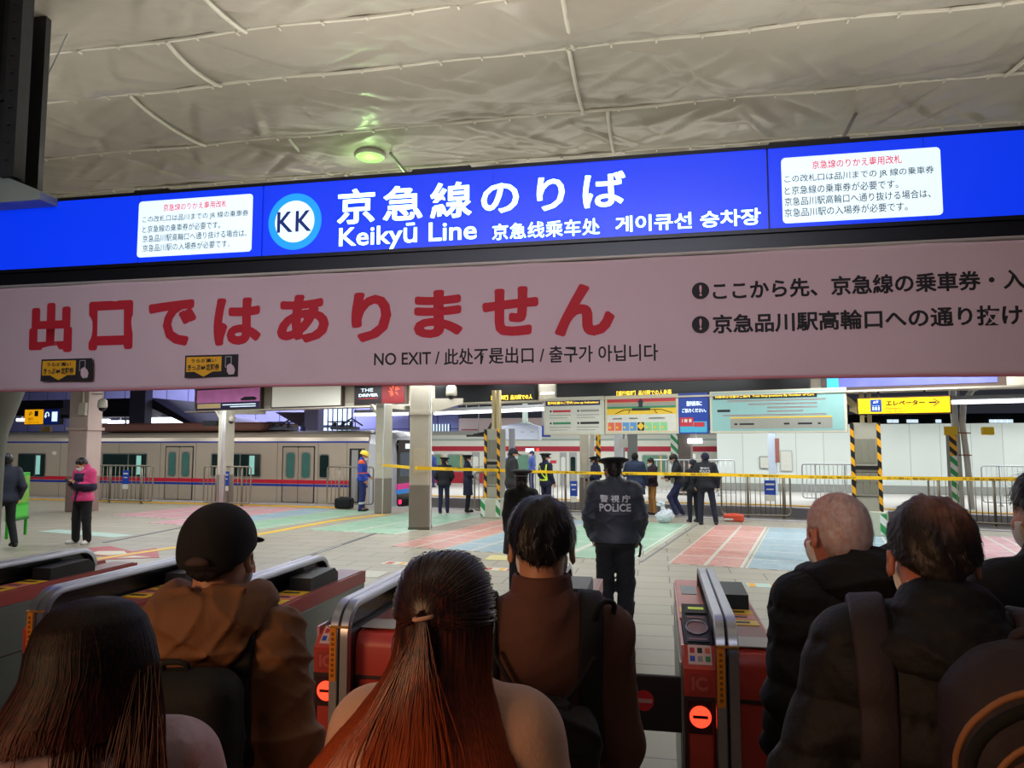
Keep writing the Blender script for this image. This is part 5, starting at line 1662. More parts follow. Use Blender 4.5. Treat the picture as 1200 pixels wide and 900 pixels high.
class Solid:
    def __init__(s): s.P = []
    def cap(s, a, b, ra, rb=None, k=.02, op='u'):
        s.P.append(('c', Vector(a), Vector(b), ra, ra if rb is None else rb, k, op)); return s
    def ell(s, c, r, R=None, k=.02, op='u'):
        s.P.append(('e', Vector(c), Vector(r), R, None, k, op)); return s
    def box(s, c, h, rnd=.01, R=None, k=.01, op='u'):
        s.P.append(('b', Vector(c), Vector(h), R, rnd, k, op)); return s
    def cut(s, f): s.P.append(('f', f)); return s       # keep where f <= 0
    def xf(s, M, sc=1.0, start=0):
        """moves the primitives added since start by matrix M"""
        R = M.to_3x3()
        for i in range(start, len(s.P)):
            p = s.P[i]
            if p[0] == 'c': s.P[i] = ('c', M @ p[1], M @ p[2], p[3] * sc, p[4] * sc, p[5], p[6])
            elif p[0] in 'eb':
                Rn = R.normalized() @ (p[3] if p[3] is not None else Matrix.Identity(3))
                s.P[i] = (p[0], M @ p[1], p[2] * sc, Rn, p[4], p[5], p[6])
            elif p[0] == 'f':
                Mi = np.array(M.inverted()); f = p[1]
                s.P[i] = ('f', (lambda X, Y, Z, f=f, Mi=Mi: f(*[Mi[r, 0] * X + Mi[r, 1] * Y + Mi[r, 2] * Z + Mi[r, 3] for r in range(3)])))
        return s
    def mesh(s, h, disp=None, pad=.03):
        lo = np.full(3, 1e9); hi = -lo
        bbs = []
        for p in s.P:
            if p[0] == 'f': bbs.append(None); continue
            if p[0] == 'c':
                r = max(p[3], p[4]); a = np.minimum(p[1], p[2]) - r; b = np.maximum(p[1], p[2]) + r
            else:
                r = max(p[2]) * (1 if p[0] == 'e' else 1.75); a = np.array(p[1]) - r; b = np.array(p[1]) + r
            bbs.append((a, b))
            if p[6] == 'u': lo = np.minimum(lo, a); hi = np.maximum(hi, b)
        lo -= pad; hi += pad
        n = np.ceil((hi - lo) / h).astype(int) + 1
        ax = [lo[i] + h * np.arange(n[i]) for i in range(3)]
        D = np.full(n, .2, np.float32)
        full = None
        for p, bb in zip(s.P, bbs):
            if p[0] == 'f':
                X, Y, Z = np.meshgrid(*ax, indexing='ij', sparse=True)
                D = np.maximum(D, p[1](X, Y, Z)).astype(np.float32); continue
            m_ = .05 + p[5]
            i0 = np.clip(np.floor((bb[0] - m_ - lo) / h).astype(int), 0, n - 1); i1 = np.clip(np.ceil((bb[1] + m_ - lo) / h).astype(int) + 1, 1, n)
            sl = tuple(slice(a, b) for a, b in zip(i0, i1))
            X, Y, Z = np.meshgrid(ax[0][sl[0]], ax[1][sl[1]], ax[2][sl[2]], indexing='ij')
            if p[0] == 'c':
                a = np.array(p[1]); d = np.array(p[2]) - a; L2 = max(1e-9, d @ d)
                px, py, pz = X - a[0], Y - a[1], Z - a[2]
                t = np.clip((px * d[0] + py * d[1] + pz * d[2]) / L2, 0, 1)
                dd = np.sqrt((px - t * d[0]) ** 2 + (py - t * d[1]) ** 2 + (pz - t * d[2]) ** 2) - (p[3] + (p[4] - p[3]) * t)
            else:
                c = np.array(p[1]); px, py, pz = X - c[0], Y - c[1], Z - c[2]
                if p[3] is not None:
                    R = np.array(p[3])
                    px, py, pz = [R[0, i] * px + R[1, i] * py + R[2, i] * pz for i in range(3)]
                if p[0] == 'e':
                    r = np.array(p[2])
                    k0 = np.sqrt((px / r[0]) ** 2 + (py / r[1]) ** 2 + (pz / r[2]) ** 2) + 1e-9
                    k1 = np.sqrt((px / r[0] ** 2) ** 2 + (py / r[1] ** 2) ** 2 + (pz / r[2] ** 2) ** 2) + 1e-9
                    dd = k0 * (k0 - 1) / k1
                else:
                    qx, qy, qz = np.abs(px) - p[2][0] + p[4], np.abs(py) - p[2][1] + p[4], np.abs(pz) - p[2][2] + p[4]
                    dd = np.sqrt(np.maximum(qx, 0) ** 2 + np.maximum(qy, 0) ** 2 + np.maximum(qz, 0) ** 2) + np.minimum(np.maximum(qx, np.maximum(qy, qz)), 0) - p[4]
            E = D[sl]; k = p[5]
            if p[6] == 'u':
                hh = np.maximum(k - np.abs(E - dd), 0) / max(k, 1e-6)
                D[sl] = np.minimum(E, dd) - hh * hh * k * .25
            else:
                dd = -dd
                hh = np.maximum(k - np.abs(E - dd), 0) / max(k, 1e-6)
                D[sl] = np.maximum(E, dd) + hh * hh * k * .25
        if disp is not None:
            near = np.abs(D) < .05
            I = np.nonzero(near)
            D[I] += disp(ax[0][I[0]], ax[1][I[1]], ax[2][I[2]]).astype(np.float32)
        return surface_nets(D, lo, h)


def put(name, VF, mats_, parent, matfn=None, smooth_it=1):
    V, F = VF
    V = V.copy()
    if smooth_it and len(V):
        E = np.concatenate([F[:, [0, 1]], F[:, [1, 2]], F[:, [2, 3]], F[:, [3, 0]]])
        for _ in range(smooth_it):
            acc = np.zeros_like(V); cnt = np.zeros(len(V))
            np.add.at(acc, E[:, 0], V[E[:, 1]]); np.add.at(cnt, E[:, 0], 1)
            np.add.at(acc, E[:, 1], V[E[:, 0]]); np.add.at(cnt, E[:, 1], 1)
            V = V * .5 + .5 * acc / np.maximum(cnt, 1)[:, None]
    me = bpy.data.meshes.new(name)
    me.vertices.add(len(V)); me.vertices.foreach_set('co', V.astype(np.float32).ravel())
    me.loops.add(F.size); me.loops.foreach_set('vertex_index', F.astype(np.int32).ravel())
    me.polygons.add(len(F)); me.polygons.foreach_set('loop_start', np.arange(0, F.size, 4, dtype=np.int32)); me.polygons.foreach_set('loop_total', np.full(len(F), 4, np.int32))
    me.update(calc_edges=True); me.validate()
    for x in (mats_ if isinstance(mats_, (list, tuple)) else [mats_]): me.materials.append(x)
    me.polygons.foreach_set('use_smooth', [True] * len(me.polygons))
    if matfn is not None:
        C = V[F].mean(1)
        me.polygons.foreach_set('material_index', np.asarray(matfn(C[:, 0], C[:, 1], C[:, 2]), np.int32))
    me.update()
    o = bpy.data.objects.new(name, me); COL.objects.link(o); o.parent = parent
    return o


def folds(amp=.006, f=9.0, seed=0, rings=0.0, ringf=60.0, fine=.0):
    """cloth creases: ridged waves that bend around one another; rings adds quilted seams"""
    r = np.random.default_rng(seed)
    ph = r.uniform(0, 6.28, 16); an = r.uniform(-.9, .9, 5)
    def fn(X, Y, Z):
        w1 = np.sin(X * f * .7 + ph[0]) + np.sin(Y * f * .8 + ph[1]) + np.sin(Z * f * .5 + ph[2])
        w2 = np.sin(X * f * .5 + ph[3] + w1) + np.sin(Z * f * .9 + ph[4])
        a = 0
        for i in range(4):
            q = (Z * math.cos(an[i]) + (X + .6 * Y) * math.sin(an[i])) * f * (1.0 + .55 * i)
            rdg = 1 - np.abs(np.sin(q + 1.1 * w1 + .7 * w2 * (i % 2) + ph[5 + i]))
            msk = .5 + .5 * np.sin(X * f * .6 + Z * f * .45 + w2 + ph[9 + i])
            a = a + rdg ** 2.5 * msk / (1 + .45 * i)
        d = -amp * (a - .55)
        if rings:
            q = Z * ringf * .5 + .25 * w1
            d = d - rings * (np.abs(np.sin(q)) ** .45 - .75) + .3 * rings * np.sin(np.arctan2(X, Y + .01) * 30 + w2 * 3) * (1 - np.abs(np.sin(q))) ** 2
        if fine: d = d + fine * np.sin(X * 90 + w1 * 3) * np.sin(Z * 70 + w2 * 3)
        return d
    return fn


def head_prims(s, female=False):
    """head frame: origin between the ears, face towards +y"""
    s.ell((0, -.014, .036), (.074, .093, .080), k=.02)
    s.ell((0, .022, -.028), (.060, .070, .080), k=.03)
    s.cap((0, .060, -.088), (0, .03, -.080), .024, .040, k=.03)
    s.cap((0, .088, -.002), (0, .106, -.034), .007, .0125, k=.012)
    s.cap((-.034, .078, .020), (.034, .078, .020), .011, k=.014)
    for x in (-1, 1):
        s.ell((x * .031, .098, .002), (.015, .014, .010), k=.008, op='s')
        s.ell((x * .031, .081, .002), (.0125, .0125, .0115), k=.003)
        s.cap((x * .048, .060, -.028), (x * .044, .066, -.022), .018, k=.02)
        s.ell((x * .077, -.006, -.010), (.0085, .020, .033), Matrix.Rotation(x * -.42, 3, 'Z'), k=.008)
        s.ell((x * .084, -.001, -.006), (.005, .011, .018), Matrix.Rotation(x * -.42, 3, 'Z'), k=.005, op='s')
    s.cap((-.019, .088, -.056), (.019, .088, -.056), .0065, k=.006)
    s.cap((-.015, .087, -.068), (.015, .087, -.068), .0075, k=.006)
    return s


def hand_prims(s, w, d, n_, side, curl=.5, r=.0085):
    """w wrist, d pointing down the hand, n_ direction the palm faces, side +1 thumb to d x n_"""
    w, d, n_ = Vector(w), Vector(d).normalized(), Vector(n_).normalized()
    n_ = (n_ - d * n_.dot(d)).normalized()
    l = d.cross(n_) * side
    R = Matrix((l, d, n_)).transposed()
    s.ell(w + d * .045, (.040, .056, .016), R, k=.015)
    for i, (off, L) in enumerate(((.029, .074), (.010, .082), (-.010, .076), (-.029, .060))):
        b = w + d * .083 + l * off
        d1 = (d * math.cos(curl * .6) + n_ * math.sin(curl * .6)); d2 = (d * math.cos(curl * 1.7) + n_ * math.sin(curl * 1.7))
        m1 = b + d1 * L * .52; m2 = m1 + d2 * L * .48
        s.cap(b, m1, r * 1.12, r, k=.004); s.cap(m1, m2, r, r * .85, k=.003)
    b = w + d * .022 + l * .030; d1 = (d * .65 + l * .65 + n_ * .25).normalized()
    m1 = b + d1 * .040; m2 = m1 + (d * .85 + l * .25 + n_ * .3).normalized() * .030
    s.cap(b, m1, r * 1.35, r * 1.1, k=.008); s.cap(m1, m2, r * 1.1, r * .9, k=.003)
    return s


def hair_fn(seed=1, amp=.003, f=120):
    r = np.random.default_rng(seed); ph = r.uniform(0, 6, 4)
    return lambda X, Y, Z: amp * np.sin(X * f + 3 * np.sin(Z * 20 + ph[0]) + ph[1]) * np.cos(Y * f * .6 + ph[2]) + amp * .6 * np.sin(np.arctan2(X, Z + .02) * 60 + ph[3])


SKIN = mat('skin', (196, 142, 112), .5, var=.06, scale=12)
MASKM = mat('face_mask', (232, 234, 236), .7)
HAIRB = mat('black_hair', (22, 18, 18), .42, var=.4, scale=60)
SHOEB = mat('black_shoes', (20, 20, 22), .35)
SOLE = mat('shoe_sole', (60, 58, 56), .7)


def headM(P):
    """matrix of the head in the person's frame"""
    return Matrix.Translation(Vector(P['neck'])) @ Matrix.Rotation(P['turn'], 4, 'Z') @ Matrix.Rotation(P['nod'], 4, 'X') @ Matrix.Rotation(P['tilt'], 4, 'Y') @ Matrix.Translation((0, .015, .142)) @ Matrix.Scale(1.09, 4)


POSE = dict(neck=(0, -.02, 1.42), turn=0.0, nod=0.0, tilt=0.0, lean=(0, 0),
            sh=((-.175, -.01, 1.375), (.175, -.01, 1.375)), el=((-.245, -.04, 1.10), (.245, -.04, 1.10)), wr=((-.255, .05, .865), (.255, .05, .865)),
            hip=((-.09, 0, .90), (.09, 0, .90)), kn=((-.10, .02, .49), (.10, .02, .49)), an=((-.115, -.02, .09), (.115, -.02, .09)), foot=(0.06, -0.06), hd=None, hn=None, curl=.6, bulk=1.0)


def person(label, floor_pt, top_z, heading, pose=None, top='jacket', top_mats=None, top_fn=None, top_hem=.80, top_fat=.018, legs=(24, 26, 34), shoe=SHOEB,
           hat=None, hatm=None, hair='short', hair_t=0.0, nape=.046, hairm=None, mask=True, vox=.010, fold=.004, seed=1, hands=True, collar=True, rings=0.0, leg_fat=.014, coat=None, legm=None, bodym=None, group=None, eyes=False, topname='jacket'):
    P = dict(POSE); P.update(pose or {})
    extra = {None: 0, 'police': .035, 'cap': .015, 'helmet': .035, 'peaked': .035}[hat]
    g = root('person', label, 'person', floor_pt, heading, group)
    HM = headM(P)
    # natural height of the crown in this pose, used to scale the whole figure
    crown = max((HM @ Vector((x, y, z))).z for x, y, z in ((0, -.014, .122), (0, -.06, .10), (0, .05, .10), (.05, 0, .09), (-.05, 0, .09)))
    sc = (top_z - floor_pt[2]) / (crown + extra)
    g.scale = (sc, sc, sc)
    V_ = lambda a: Vector(a)
    sh, el, wr, hip, kn, an = [[Vector(q) for q in P[k]] for k in ('sh', 'el', 'wr', 'hip', 'kn', 'an')]
    shc = (sh[0] + sh[1]) / 2; hpc = (hip[0] + hip[1]) / 2
    ax = (shc - hpc); up = ax.normalized()
    right = (sh[1] - sh[0]).normalized(); fwd = up.cross(right).normalized()
    right2 = fwd.cross(up)
    RT = Matrix((right2, fwd, up)).transposed()
    bk = P['bulk'] * (1.10 if floor_pt[1] > 5 else 1.0)
    def torso(s, f, k=.05):
        s.ell(hpc + up * .01, (.155 * bk + f, .108 * bk + f, .13 + f), RT, k=k)
        s.ell(hpc + ax * .36, (.140 * bk + f, .100 * bk + f, .19 + f), RT, k=k)
        s.ell(hpc + ax * .74 + fwd * .005, (.160 * bk + f, .108 * bk + f, .20 + f), RT, k=k)
        s.cap(sh[0] * .9 + shc * .1, sh[1] * .9 + shc * .1, .052 + f, k=k)
        return s
    # ---- body
    b = Solid(); torso(b, 0)
    head_top = HM @ Vector((0, -.02, -.05))
    b.cap(shc + up * .02 + fwd * -.01, head_top, .064, .054, k=.04)
    st = len(b.P); head_prims(b); b.xf(HM, 1.0, st)
    for i, sg_ in ((0, -1), (1, 1)):
        b.cap(sh[i], el[i], .046, .036, k=.03); b.cap(el[i], wr[i], .036, .025, k=.015)
        if hands:
            hd = (P['hd'][i] if P['hd'] else (wr[i] - el[i])); hn = (P['hn'][i] if P['hn'] else (-sg_, 0, 0))
            hand_prims(b, wr[i], hd, hn, -sg_ if not P['hn'] else sg_, P['curl'])
        else:
            b.ell(wr[i] + (wr[i] - el[i]).normalized() * .05, (.03, .03, .05), k=.02)
        b.cap(hip[i], kn[i], .080, .052, k=.03); b.cap(kn[i], an[i], .050, .034, k=.02)
        t = P['foot'][i]; fd = Vector((math.sin(t), math.cos(t), 0))
        b.cap(an[i], an[i] - Vector((0, 0, .04)) + fd * .08, .034, .026, k=.02)
    body = put('body', b.mesh(min(vox, .008) if hands else vox), bodym or SKIN, g)
    # ---- trousers
    LM = legm or mat('trousers_%d_%d_%d' % legs, legs, .85, var=.12, scale=20, bump=.2, bscale=200)
    if True:
        s = Solid(); s.ell(hpc + up * .0, (.155 * bk + leg_fat, .112 * bk + leg_fat, .13), RT, k=.05)
        for i in (0, 1):
            s.cap(hip[i], kn[i], .084 + leg_fat * .6, .056 + leg_fat, k=.03); s.cap(kn[i], an[i] + Vector((0, 0, -.01)), .056 + leg_fat, .044 + leg_fat, k=.02)
        an_z = min(a.z for a in an)
        put('trousers', s.mesh(vox, folds(fold, 14, seed + 3)), LM, g)
    # ---- shoes
    for i in (0, 1):
        s = Solid(); t = P['foot'][i]; fd = Vector((math.sin(t), math.cos(t), 0)); a = an[i]; base = Vector((a.x, a.y, a.z - .09))
        s.cap(base + Vector((0, 0, .040)) - fd * .03, base + Vector((0, 0, .034)) + fd * .15, .042, .036, k=.02)
        s.cap(a + Vector((0, 0, -.02)), base + Vector((0, 0, .05)), .042, .044, k=.02)
        s.ell(base + fd * .13 + Vector((0, 0, .03)), (.045, .06, .032), Matrix.Rotation(-t, 3, 'Z'), k=.02)
        bz = base.z
        s.cut(lambda X, Y, Z, bz=bz: bz - Z + 0 * X + 0 * Y)
        sh_ = put('shoe', s.mesh(.008), shoe, g)
    # ---- upper garment
    tm = top_mats if top_mats else mat('jacket_dark', (30, 32, 40), .8)
    s = Solid(); torso(s, top_fat)
    if coat:   # longer coat: skirt down to the given height
        for i in (0, 1):
            q = hip[i].lerp(kn[i], .8)
            s.cap(hip[i], Vector((hip[i].x * 1.1, q.y * .5, coat)), .105 + top_fat, .125 + top_fat, k=.08)
    else:
        s.ell(hpc + up * -.02, (.165 * bk + top_fat, .118 * bk + top_fat, .15), RT, k=.05)
    hem = coat if coat else top_hem
    hp_, upv = hpc, up
    s.cut(lambda X, Y, Z: hem - Z + 0 * X + 0 * Y)
    for i in (0, 1):
        s.cap(sh[i], el[i], .052 + top_fat * .9, .044 + top_fat * .8, k=.04); s.cap(el[i], wr[i].lerp(el[i], .03), .044 + top_fat * .8, .032 + top_fat * .6, k=.025)
    # the neck opening
    s.cap(shc + up * .03, shc + up * .06, .075 + top_fat * .4, k=.04)
    if collar:
        s.cap(shc + up * .05 - fwd * .01, shc.lerp(head_top, .75), .070 + collar * .012, .072 + collar * .014, k=.02)
    jk = put(topname, s.mesh(vox, folds(fold, 13, seed, rings)), tm, g, top_fn)
    # ---- head things
    def hsolid(build, name, m_, h=None, disp=None, **kw):
        s = Solid(); build(s); V, F = s.mesh(h or min(vox, .006), disp)
        M3 = np.array(HM)
        V = V @ M3[:3, :3].T + M3[:3, 3]
        return put(name, (V, F), m_, g, **kw)
    hm = hairm or HAIRB
    if hat: hair_t = hair_t - .013
    if hair == 'short':
        def hb(s):
            s.ell((0, -.016, .040), (.083 + hair_t, .102 + hair_t, .090 + hair_t)); s.ell((0, -.045, -.01), (.074 + hair_t, .062 + hair_t, .072), k=.03)
            s.cut(lambda X, Y, Z: np.maximum(Y - .058 - np.clip((Z - .04) * .4, -.2, .03), -Z - nape + 8 * X * X + 0 * Y) + 0 * X)
            s.cut(lambda X, Y, Z: np.minimum(np.minimum(Y + .034, .024 - Z), 1) + 0 * X)
        hsolid(hb, 'hair', hm, .005, hair_fn(seed))
    elif hair == 'bun':
        def hb(s):
            s.ell((0, -.016, .040), (.083, .102, .090)); s.ell((0, -.05, -.03), (.074, .062, .085), k=.03); s.ell((0, -.11, -.045), (.035, .03, .03), k=.02)
            s.cut(lambda X, Y, Z: np.maximum(Y - .058, -Z - .12) + 0 * X)
            s.cut(lambda X, Y, Z: np.minimum(np.minimum(Y + .01, .012 - Z), 1) + 0 * X)
        hsolid(hb, 'hair', hm, .006, hair_fn(seed))
    if mask:
        def mb(s):
            s.ell((0, .028, -.030), (.066, .083, .080)); s.cap((0, .10, -.03), (0, .096, -.06), .018, .02, k=.03)
            s.cut(lambda X, Y, Z: np.maximum(np.maximum(Z + .014, -Z - .100), .030 - Y) + 0 * X)
        mk = hsolid(mb, 'face_mask', MASKM, .006)
    if eyes:
        for x in (-1, 1):
            e_ = MB().lathe([(.001, -.004), (.006, -.002), (.007, 0), (.006, .002), (.001, .004)], 12)
            e_ = e_.build('eye', BLACK, g, True); e_.matrix_local = HM @ Matrix.Translation((x * .031, .0905, .002))
    def cap_lathe(rows, n=36):
        m = MB(); vs = []; fs = []
        for z, rx, ry, cy in rows:
            for k in range(n):
                t = 2 * math.pi * k / n
                vs.append(HM @ Vector((rx * math.cos(t), cy + ry * math.sin(t), z)))
        for i in range(len(rows) - 1):
            for k in range(n): fs.append((i * n + k, i * n + (k + 1) % n, (i + 1) * n + (k + 1) % n, (i + 1) * n + k))
        fs.append(tuple(range(n))[::-1]); fs.append(tuple((len(rows) - 1) * n + k for k in range(n)))
        return m.add(vs, fs)
    HATM = hatm or mat('police_cap_navy', (20, 22, 34), .7)
    if hat in ('police', 'peaked'):
        band = cap_lathe([(.030, .086, .106, -.014), (.075, .089, .108, -.014), (.078, .090, .108, -.014)]).build('hat_band', BLACK if hat == 'police' else mat('hat_band_dark', (14, 14, 18), .5), g, 'auto')
        cr = cap_lathe([(.074, .090, .109, -.014), (.085, .106, .126, -.012), (.098, .136, .152, -.010), (.106, .143, .158, -.010), (.114, .139, .154, -.010), (.127, .104, .118, -.012), (.133, .05, .06, -.014)]).build('hat_crown', HATM, g, True)
        def vb(s):
            s.ell((0, .085, .032), (.072, .062, .007), Matrix.Rotation(-.42, 3, 'X'))
            s.cut(lambda X, Y, Z: .070 - Y + 0 * X + 0 * Z)
        hsolid(vb, 'visor', BLACK, .005)
    elif hat == 'cap':
        def cb(s):
            s.ell((0, -.014, .040), (.088, .105, .095)); s.ell((0, -.040, .005), (.080, .070, .07), k=.02); s.cut(lambda X, Y, Z: .022 - Z - np.clip(.02 - Y, 0, .10) * .42 + 0 * X)
        c_ = hsolid(cb, 'cap', HATM, min(vox, .006), smooth_it=2)
        def vb(s):
            s.ell((0, .110, .036), (.064, .062, .0075), Matrix.Rotation(-.22, 3, 'X')); s.cut(lambda X, Y, Z: .075 - Y + 0 * X + 0 * Z)
        hsolid(vb, 'visor', HATM, .0045)
    elif hat == 'helmet':
        cap_lathe([(.045, .106, .130, -.006), (.040, .112, .138, -.004), (.048, .104, .124, -.010), (.070, .100, .120, -.012), (.105, .090, .108, -.012), (.135, .066, .080, -.012), (.150, .036, .045, -.012), (.155, .012, .015, -.012)]).build('helmet', HATM, g, True)
        hsolid(lambda s: s.ell((0, .125, .040), (.05, .03, .006)), 'visor', HATM, .005)
        hsolid(lambda s: (s.cap((0, -.11, .12), (0, .08, .13), .008)), 'helmet_ridge', HATM, .005)
    return g, jk, HM, sc


def proj_text(txt, jk, g, x0, x1, z0, z1, m_, bold=.02, name='lettering', side=-1, fat=0.0, off=.002):
    """lettering laid on the back of a jacket"""
    o = text_mesh(txt, x0, x1, z0, z1, m_, jk, y=0, bold=bold, name=name, flip=(side > 0), fat=fat)
    import bmesh
    bm = bmesh.new(); bm.from_mesh(o.data)
    bmesh.ops.triangulate(bm, faces=bm.faces)
    bmesh.ops.subdivide_edges(bm, edges=[e for e in bm.edges if e.calc_length() > .02], cuts=1)
    bm.to_mesh(o.data); bm.free()
    me = jk.data
    T = BVHTree.FromPolygons([v.co.copy() for v in me.vertices], [tuple(p.vertices) for p in me.polygons])
    for v in o.data.vertices:
        hit = T.ray_cast(Vector((v.co.x, side * 1.0, v.co.z)), Vector((0, -side, 0)))
        if hit[0] is not None: v.co.y = hit[0].y + side * off
    return o


def poly_on(jk, name, pts, m_, side=-1, wid=.012, off=.004, closed=False):
    """a strap laid over the garment along x,z points on its front or back"""
    me = jk.data
    T = BVHTree.FromPolygons([v.co.copy() for v in me.vertices], [tuple(p.vertices) for p in me.polygons])
    out = []
    for a, b in zip(pts[:-1], pts[1:]):
        for k in range(10):
            x, z = a[0] + (b[0] - a[0]) * k / 10, a[1] + (b[1] - a[1]) * k / 10
            hit = T.ray_cast(Vector((x, side * 1.0, z)), Vector((0, -side, 0)))
            if hit[0] is not None: out.append((Vector((x, hit[0].y + side * off, z)), hit[1]))
    vs = []; fs = []
    for i, (p, n_) in enumerate(out):
        t = (out[min(i + 1, len(out) - 1)][0] - out[max(i - 1, 0)][0]).normalized()
        w = t.cross(n_).normalized() * wid
        for q in (p - w, p - w * .9 + n_ * .006, p + w * .9 + n_ * .006, p + w): vs.append(q)
    for i in range(len(out) - 1):
        for k in range(4): fs.append((i * 4 + k, i * 4 + (k + 1) % 4, i * 4 + 4 + (k + 1) % 4, i * 4 + 4 + k))
    fs.append((0, 1, 2, 3)); n = (len(out) - 1) * 4; fs.append((n + 3, n + 2, n + 1, n))
    return MB().add(vs, fs).build(name, m_, jk, True)


DEG = math.radians
def pz(u, v, pt):   # height of pixel v above the spot where somebody stands
    return at(u, v, pt.y).z

NV = mat('uniform_navy', (24, 30, 58), .8, var=.15, scale=12)
NVD = mat('uniform_dark', (20, 22, 32), .75, var=.15, scale=12)
# --- the person in the pink jacket, looking at a phone
p = fl(95, 637)
PINK = mat('jacket_pink', (226, 66, 130), .6, var=.08); PNAV = mat('jacket_indigo', (40, 34, 66), .65)
def pink_fn(X, Y, Z):
    a = np.abs(X)
    i = np.zeros(len(X), int)
    i[(Z > 1.02) & (Z < 1.37) & (a < .13) & (Y > 0)] = 1
    i[(Z > 1.00) & (Z < 1.17) & (a > .10)] = 1
    i[(a < .03) & (Y > 0) & (Z < 1.37)] = 1
    return i
g, jk, HM, sc = person('person in a pink and indigo jacket standing at the left, looking down at a phone', p, pz(100, 537, p), DEG(172),
    dict(nod=-.55, el=((-.235, .0, 1.10), (.235, .0, 1.10)), wr=((-.065, .24, 1.17), (.065, .24, 1.17)), hd=((.3, .35, .5), (-.3, .35, .5)), hn=((.6, .5, .5), (-.6, .5, .5)), curl=.8, hip=((-.10, 0, .88), (.10, 0, .88)), kn=((-.13, .02, .48), (.13, .02, .48)), an=((-.15, 0, .09), (.15, 0, .09)), foot=(-.3, .3)),
    top_mats=[PINK, PNAV], top_fn=pink_fn, top_hem=.83, top_fat=.04, legs=(22, 20, 24), leg_fat=.03, shoe=mat('white_shoes', (220, 216, 212), .5), seed=3, fold=.006, vox=.010, topname='jacket')
s = Solid(); s.cap((0, .00, 1.43), (0, -.02, 1.47), .11, .10); s.cut(lambda X, Y, Z: 1.42 - Z + 0 * X + 0 * Y); s.cap((0, .05, 1.40), (0, -.0, 1.56), .05, .03, k=.01, op='s')
put('hood', s.mesh(.01), PINK, g)
o = MB().box(-.036, .036, -.005, .005, 0, .14, .004).build('smartphone', BLACK)
o.matrix_world = Matrix.Translation(p) @ Matrix.Rotation(DEG(172), 4, 'Z') @ Matrix.Scale(sc, 4) @ Matrix.Translation((0, .305, 1.19)) @ Matrix.Rotation(-.9, 4, 'X')
tag(o, 'dark phone held in both hands by the person in the pink jacket', 'phone')

# --- person walking at the left edge
p = fl(2, 644)
g, jk, HM, sc = person('person in dark blue walking out of the picture at the left edge', p, 1.72, DEG(60),
    dict(el=((-.23, .02, 1.10), (.25, -.10, 1.10)), wr=((-.2, .2, .95), (.22, -.02, .90)), kn=((-.10, .16, .50), (.10, -.06, .50)), an=((-.11, .20, .10), (.11, -.30, .15))),
    top_mats=mat('jacket_slate', (36, 42, 62), .7), top_hem=.84, top_fat=.03, legs=(22, 22, 28), seed=5)

# --- worker in blue coveralls with yellow helmet
p = fl(424, 599)
BLU = mat('coverall_blue', (30, 62, 170), .6, var=.12); ORN = mat('coverall_orange', (236, 96, 50), .6)
g, jk, HM, sc = person('worker in blue and orange coveralls with a yellow helmet at the train door', p, pz(428, 528, p), DEG(-80),
    dict(nod=-.35, el=((-.22, .0, 1.10), (.22, .0, 1.10)), wr=((-.20, .16, .98), (.18, .12, .88))),
    top_mats=[BLU, ORN, MASKM], top_fn=lambda X, Y, Z: np.where((Z > 1.34) & (np.abs(X) > .1), 1, np.where((Z > 1.06) & (Z < 1.09), 1, 0)), top_hem=.86, top_fat=.02, legs=(34, 46, 104), hat='helmet', hatm=mat('helmet_yellow', (246, 210, 60), .4), seed=7)
m = MB()
for x in (-.105, .11): m.lathe([(.068, 0), (.07, .03), (.068, .06)], 16, (x, -.0, .20))
m.build('reflective_band', mat('reflective', (214, 214, 220), .3), g, True)
p2 = fl(411, 597)
s = Solid(); s.box((0, 0, .17), (.26, .15, .15), .06); s.cap((-.12, 0, .34), (.12, 0, .34), .02)
o = put('equipment_bag', s.mesh(.015, folds(.006, 12, 2)), BLACKMATTE, None); o.location = p2 + Vector((-.25, .1, 0)); tag(o, 'black equipment bag on the floor beside the worker in blue', 'bag')

# --- officers beyond the tape, left group
p = fl(506, 571) ; p.z = 0
person('distant person in blue overalls on the far platform, leaning, half behind the cream pillar', p, pz(506, 529, p), DEG(-20), dict(lean=(0, 0)), top_mats=mat('overall_blue', (40, 56, 120), .7), top_hem=.8, legs=(30, 40, 90), hat='cap', hatm=mat('pale_cap', (190, 196, 206), .6), seed=8, mask=False, vox=.014, hands=False)
p = fl(520, 601)
person('officer in a dark jacket seen from behind, just right of the cream pillar', p, pz(522, 535, p), DEG(8), dict(turn=-.5, nod=-.1, el=((-.26, -.03, 1.12), (.26, .0, 1.12)), wr=((-.20, .14, 1.0), (.18, .16, .98))), top_mats=NVD, top_hem=.84, top_fat=.035, legs=(30, 34, 62), hat='peaked', seed=9)
p = fl(548, 600)
person('officer in a long navy coat facing right, beside the left striped column', p, pz(553, 532, p), DEG(-72), dict(el=((-.23, .0, 1.11), (.23, .0, 1.11)), wr=((-.18, .20, 1.03), (.18, .20, 1.03)), hn=((0, 0, -1), (0, 0, -1))), top_mats=mat('coat_navy', (28, 32, 58), .8), coat=.50, top_fat=.02, legs=(20, 22, 34), hat='peaked', seed=10)
p = fl(600, 611)
g, jk, HM, sc = person('tall officer with a dark cap and white mask, in profile facing right', p, pz(613, 525, p), DEG(-62), dict(nod=-.28, el=((-.24, .0, 1.12), (.24, .0, 1.12)), wr=((-.10, .18, 1.08), (.10, .18, 1.05))), top_mats=mat('jacket_charcoal', (38, 38, 42), .75), top_hem=.80, top_fat=.035, legs=(24, 26, 36), hat='cap', seed=11)
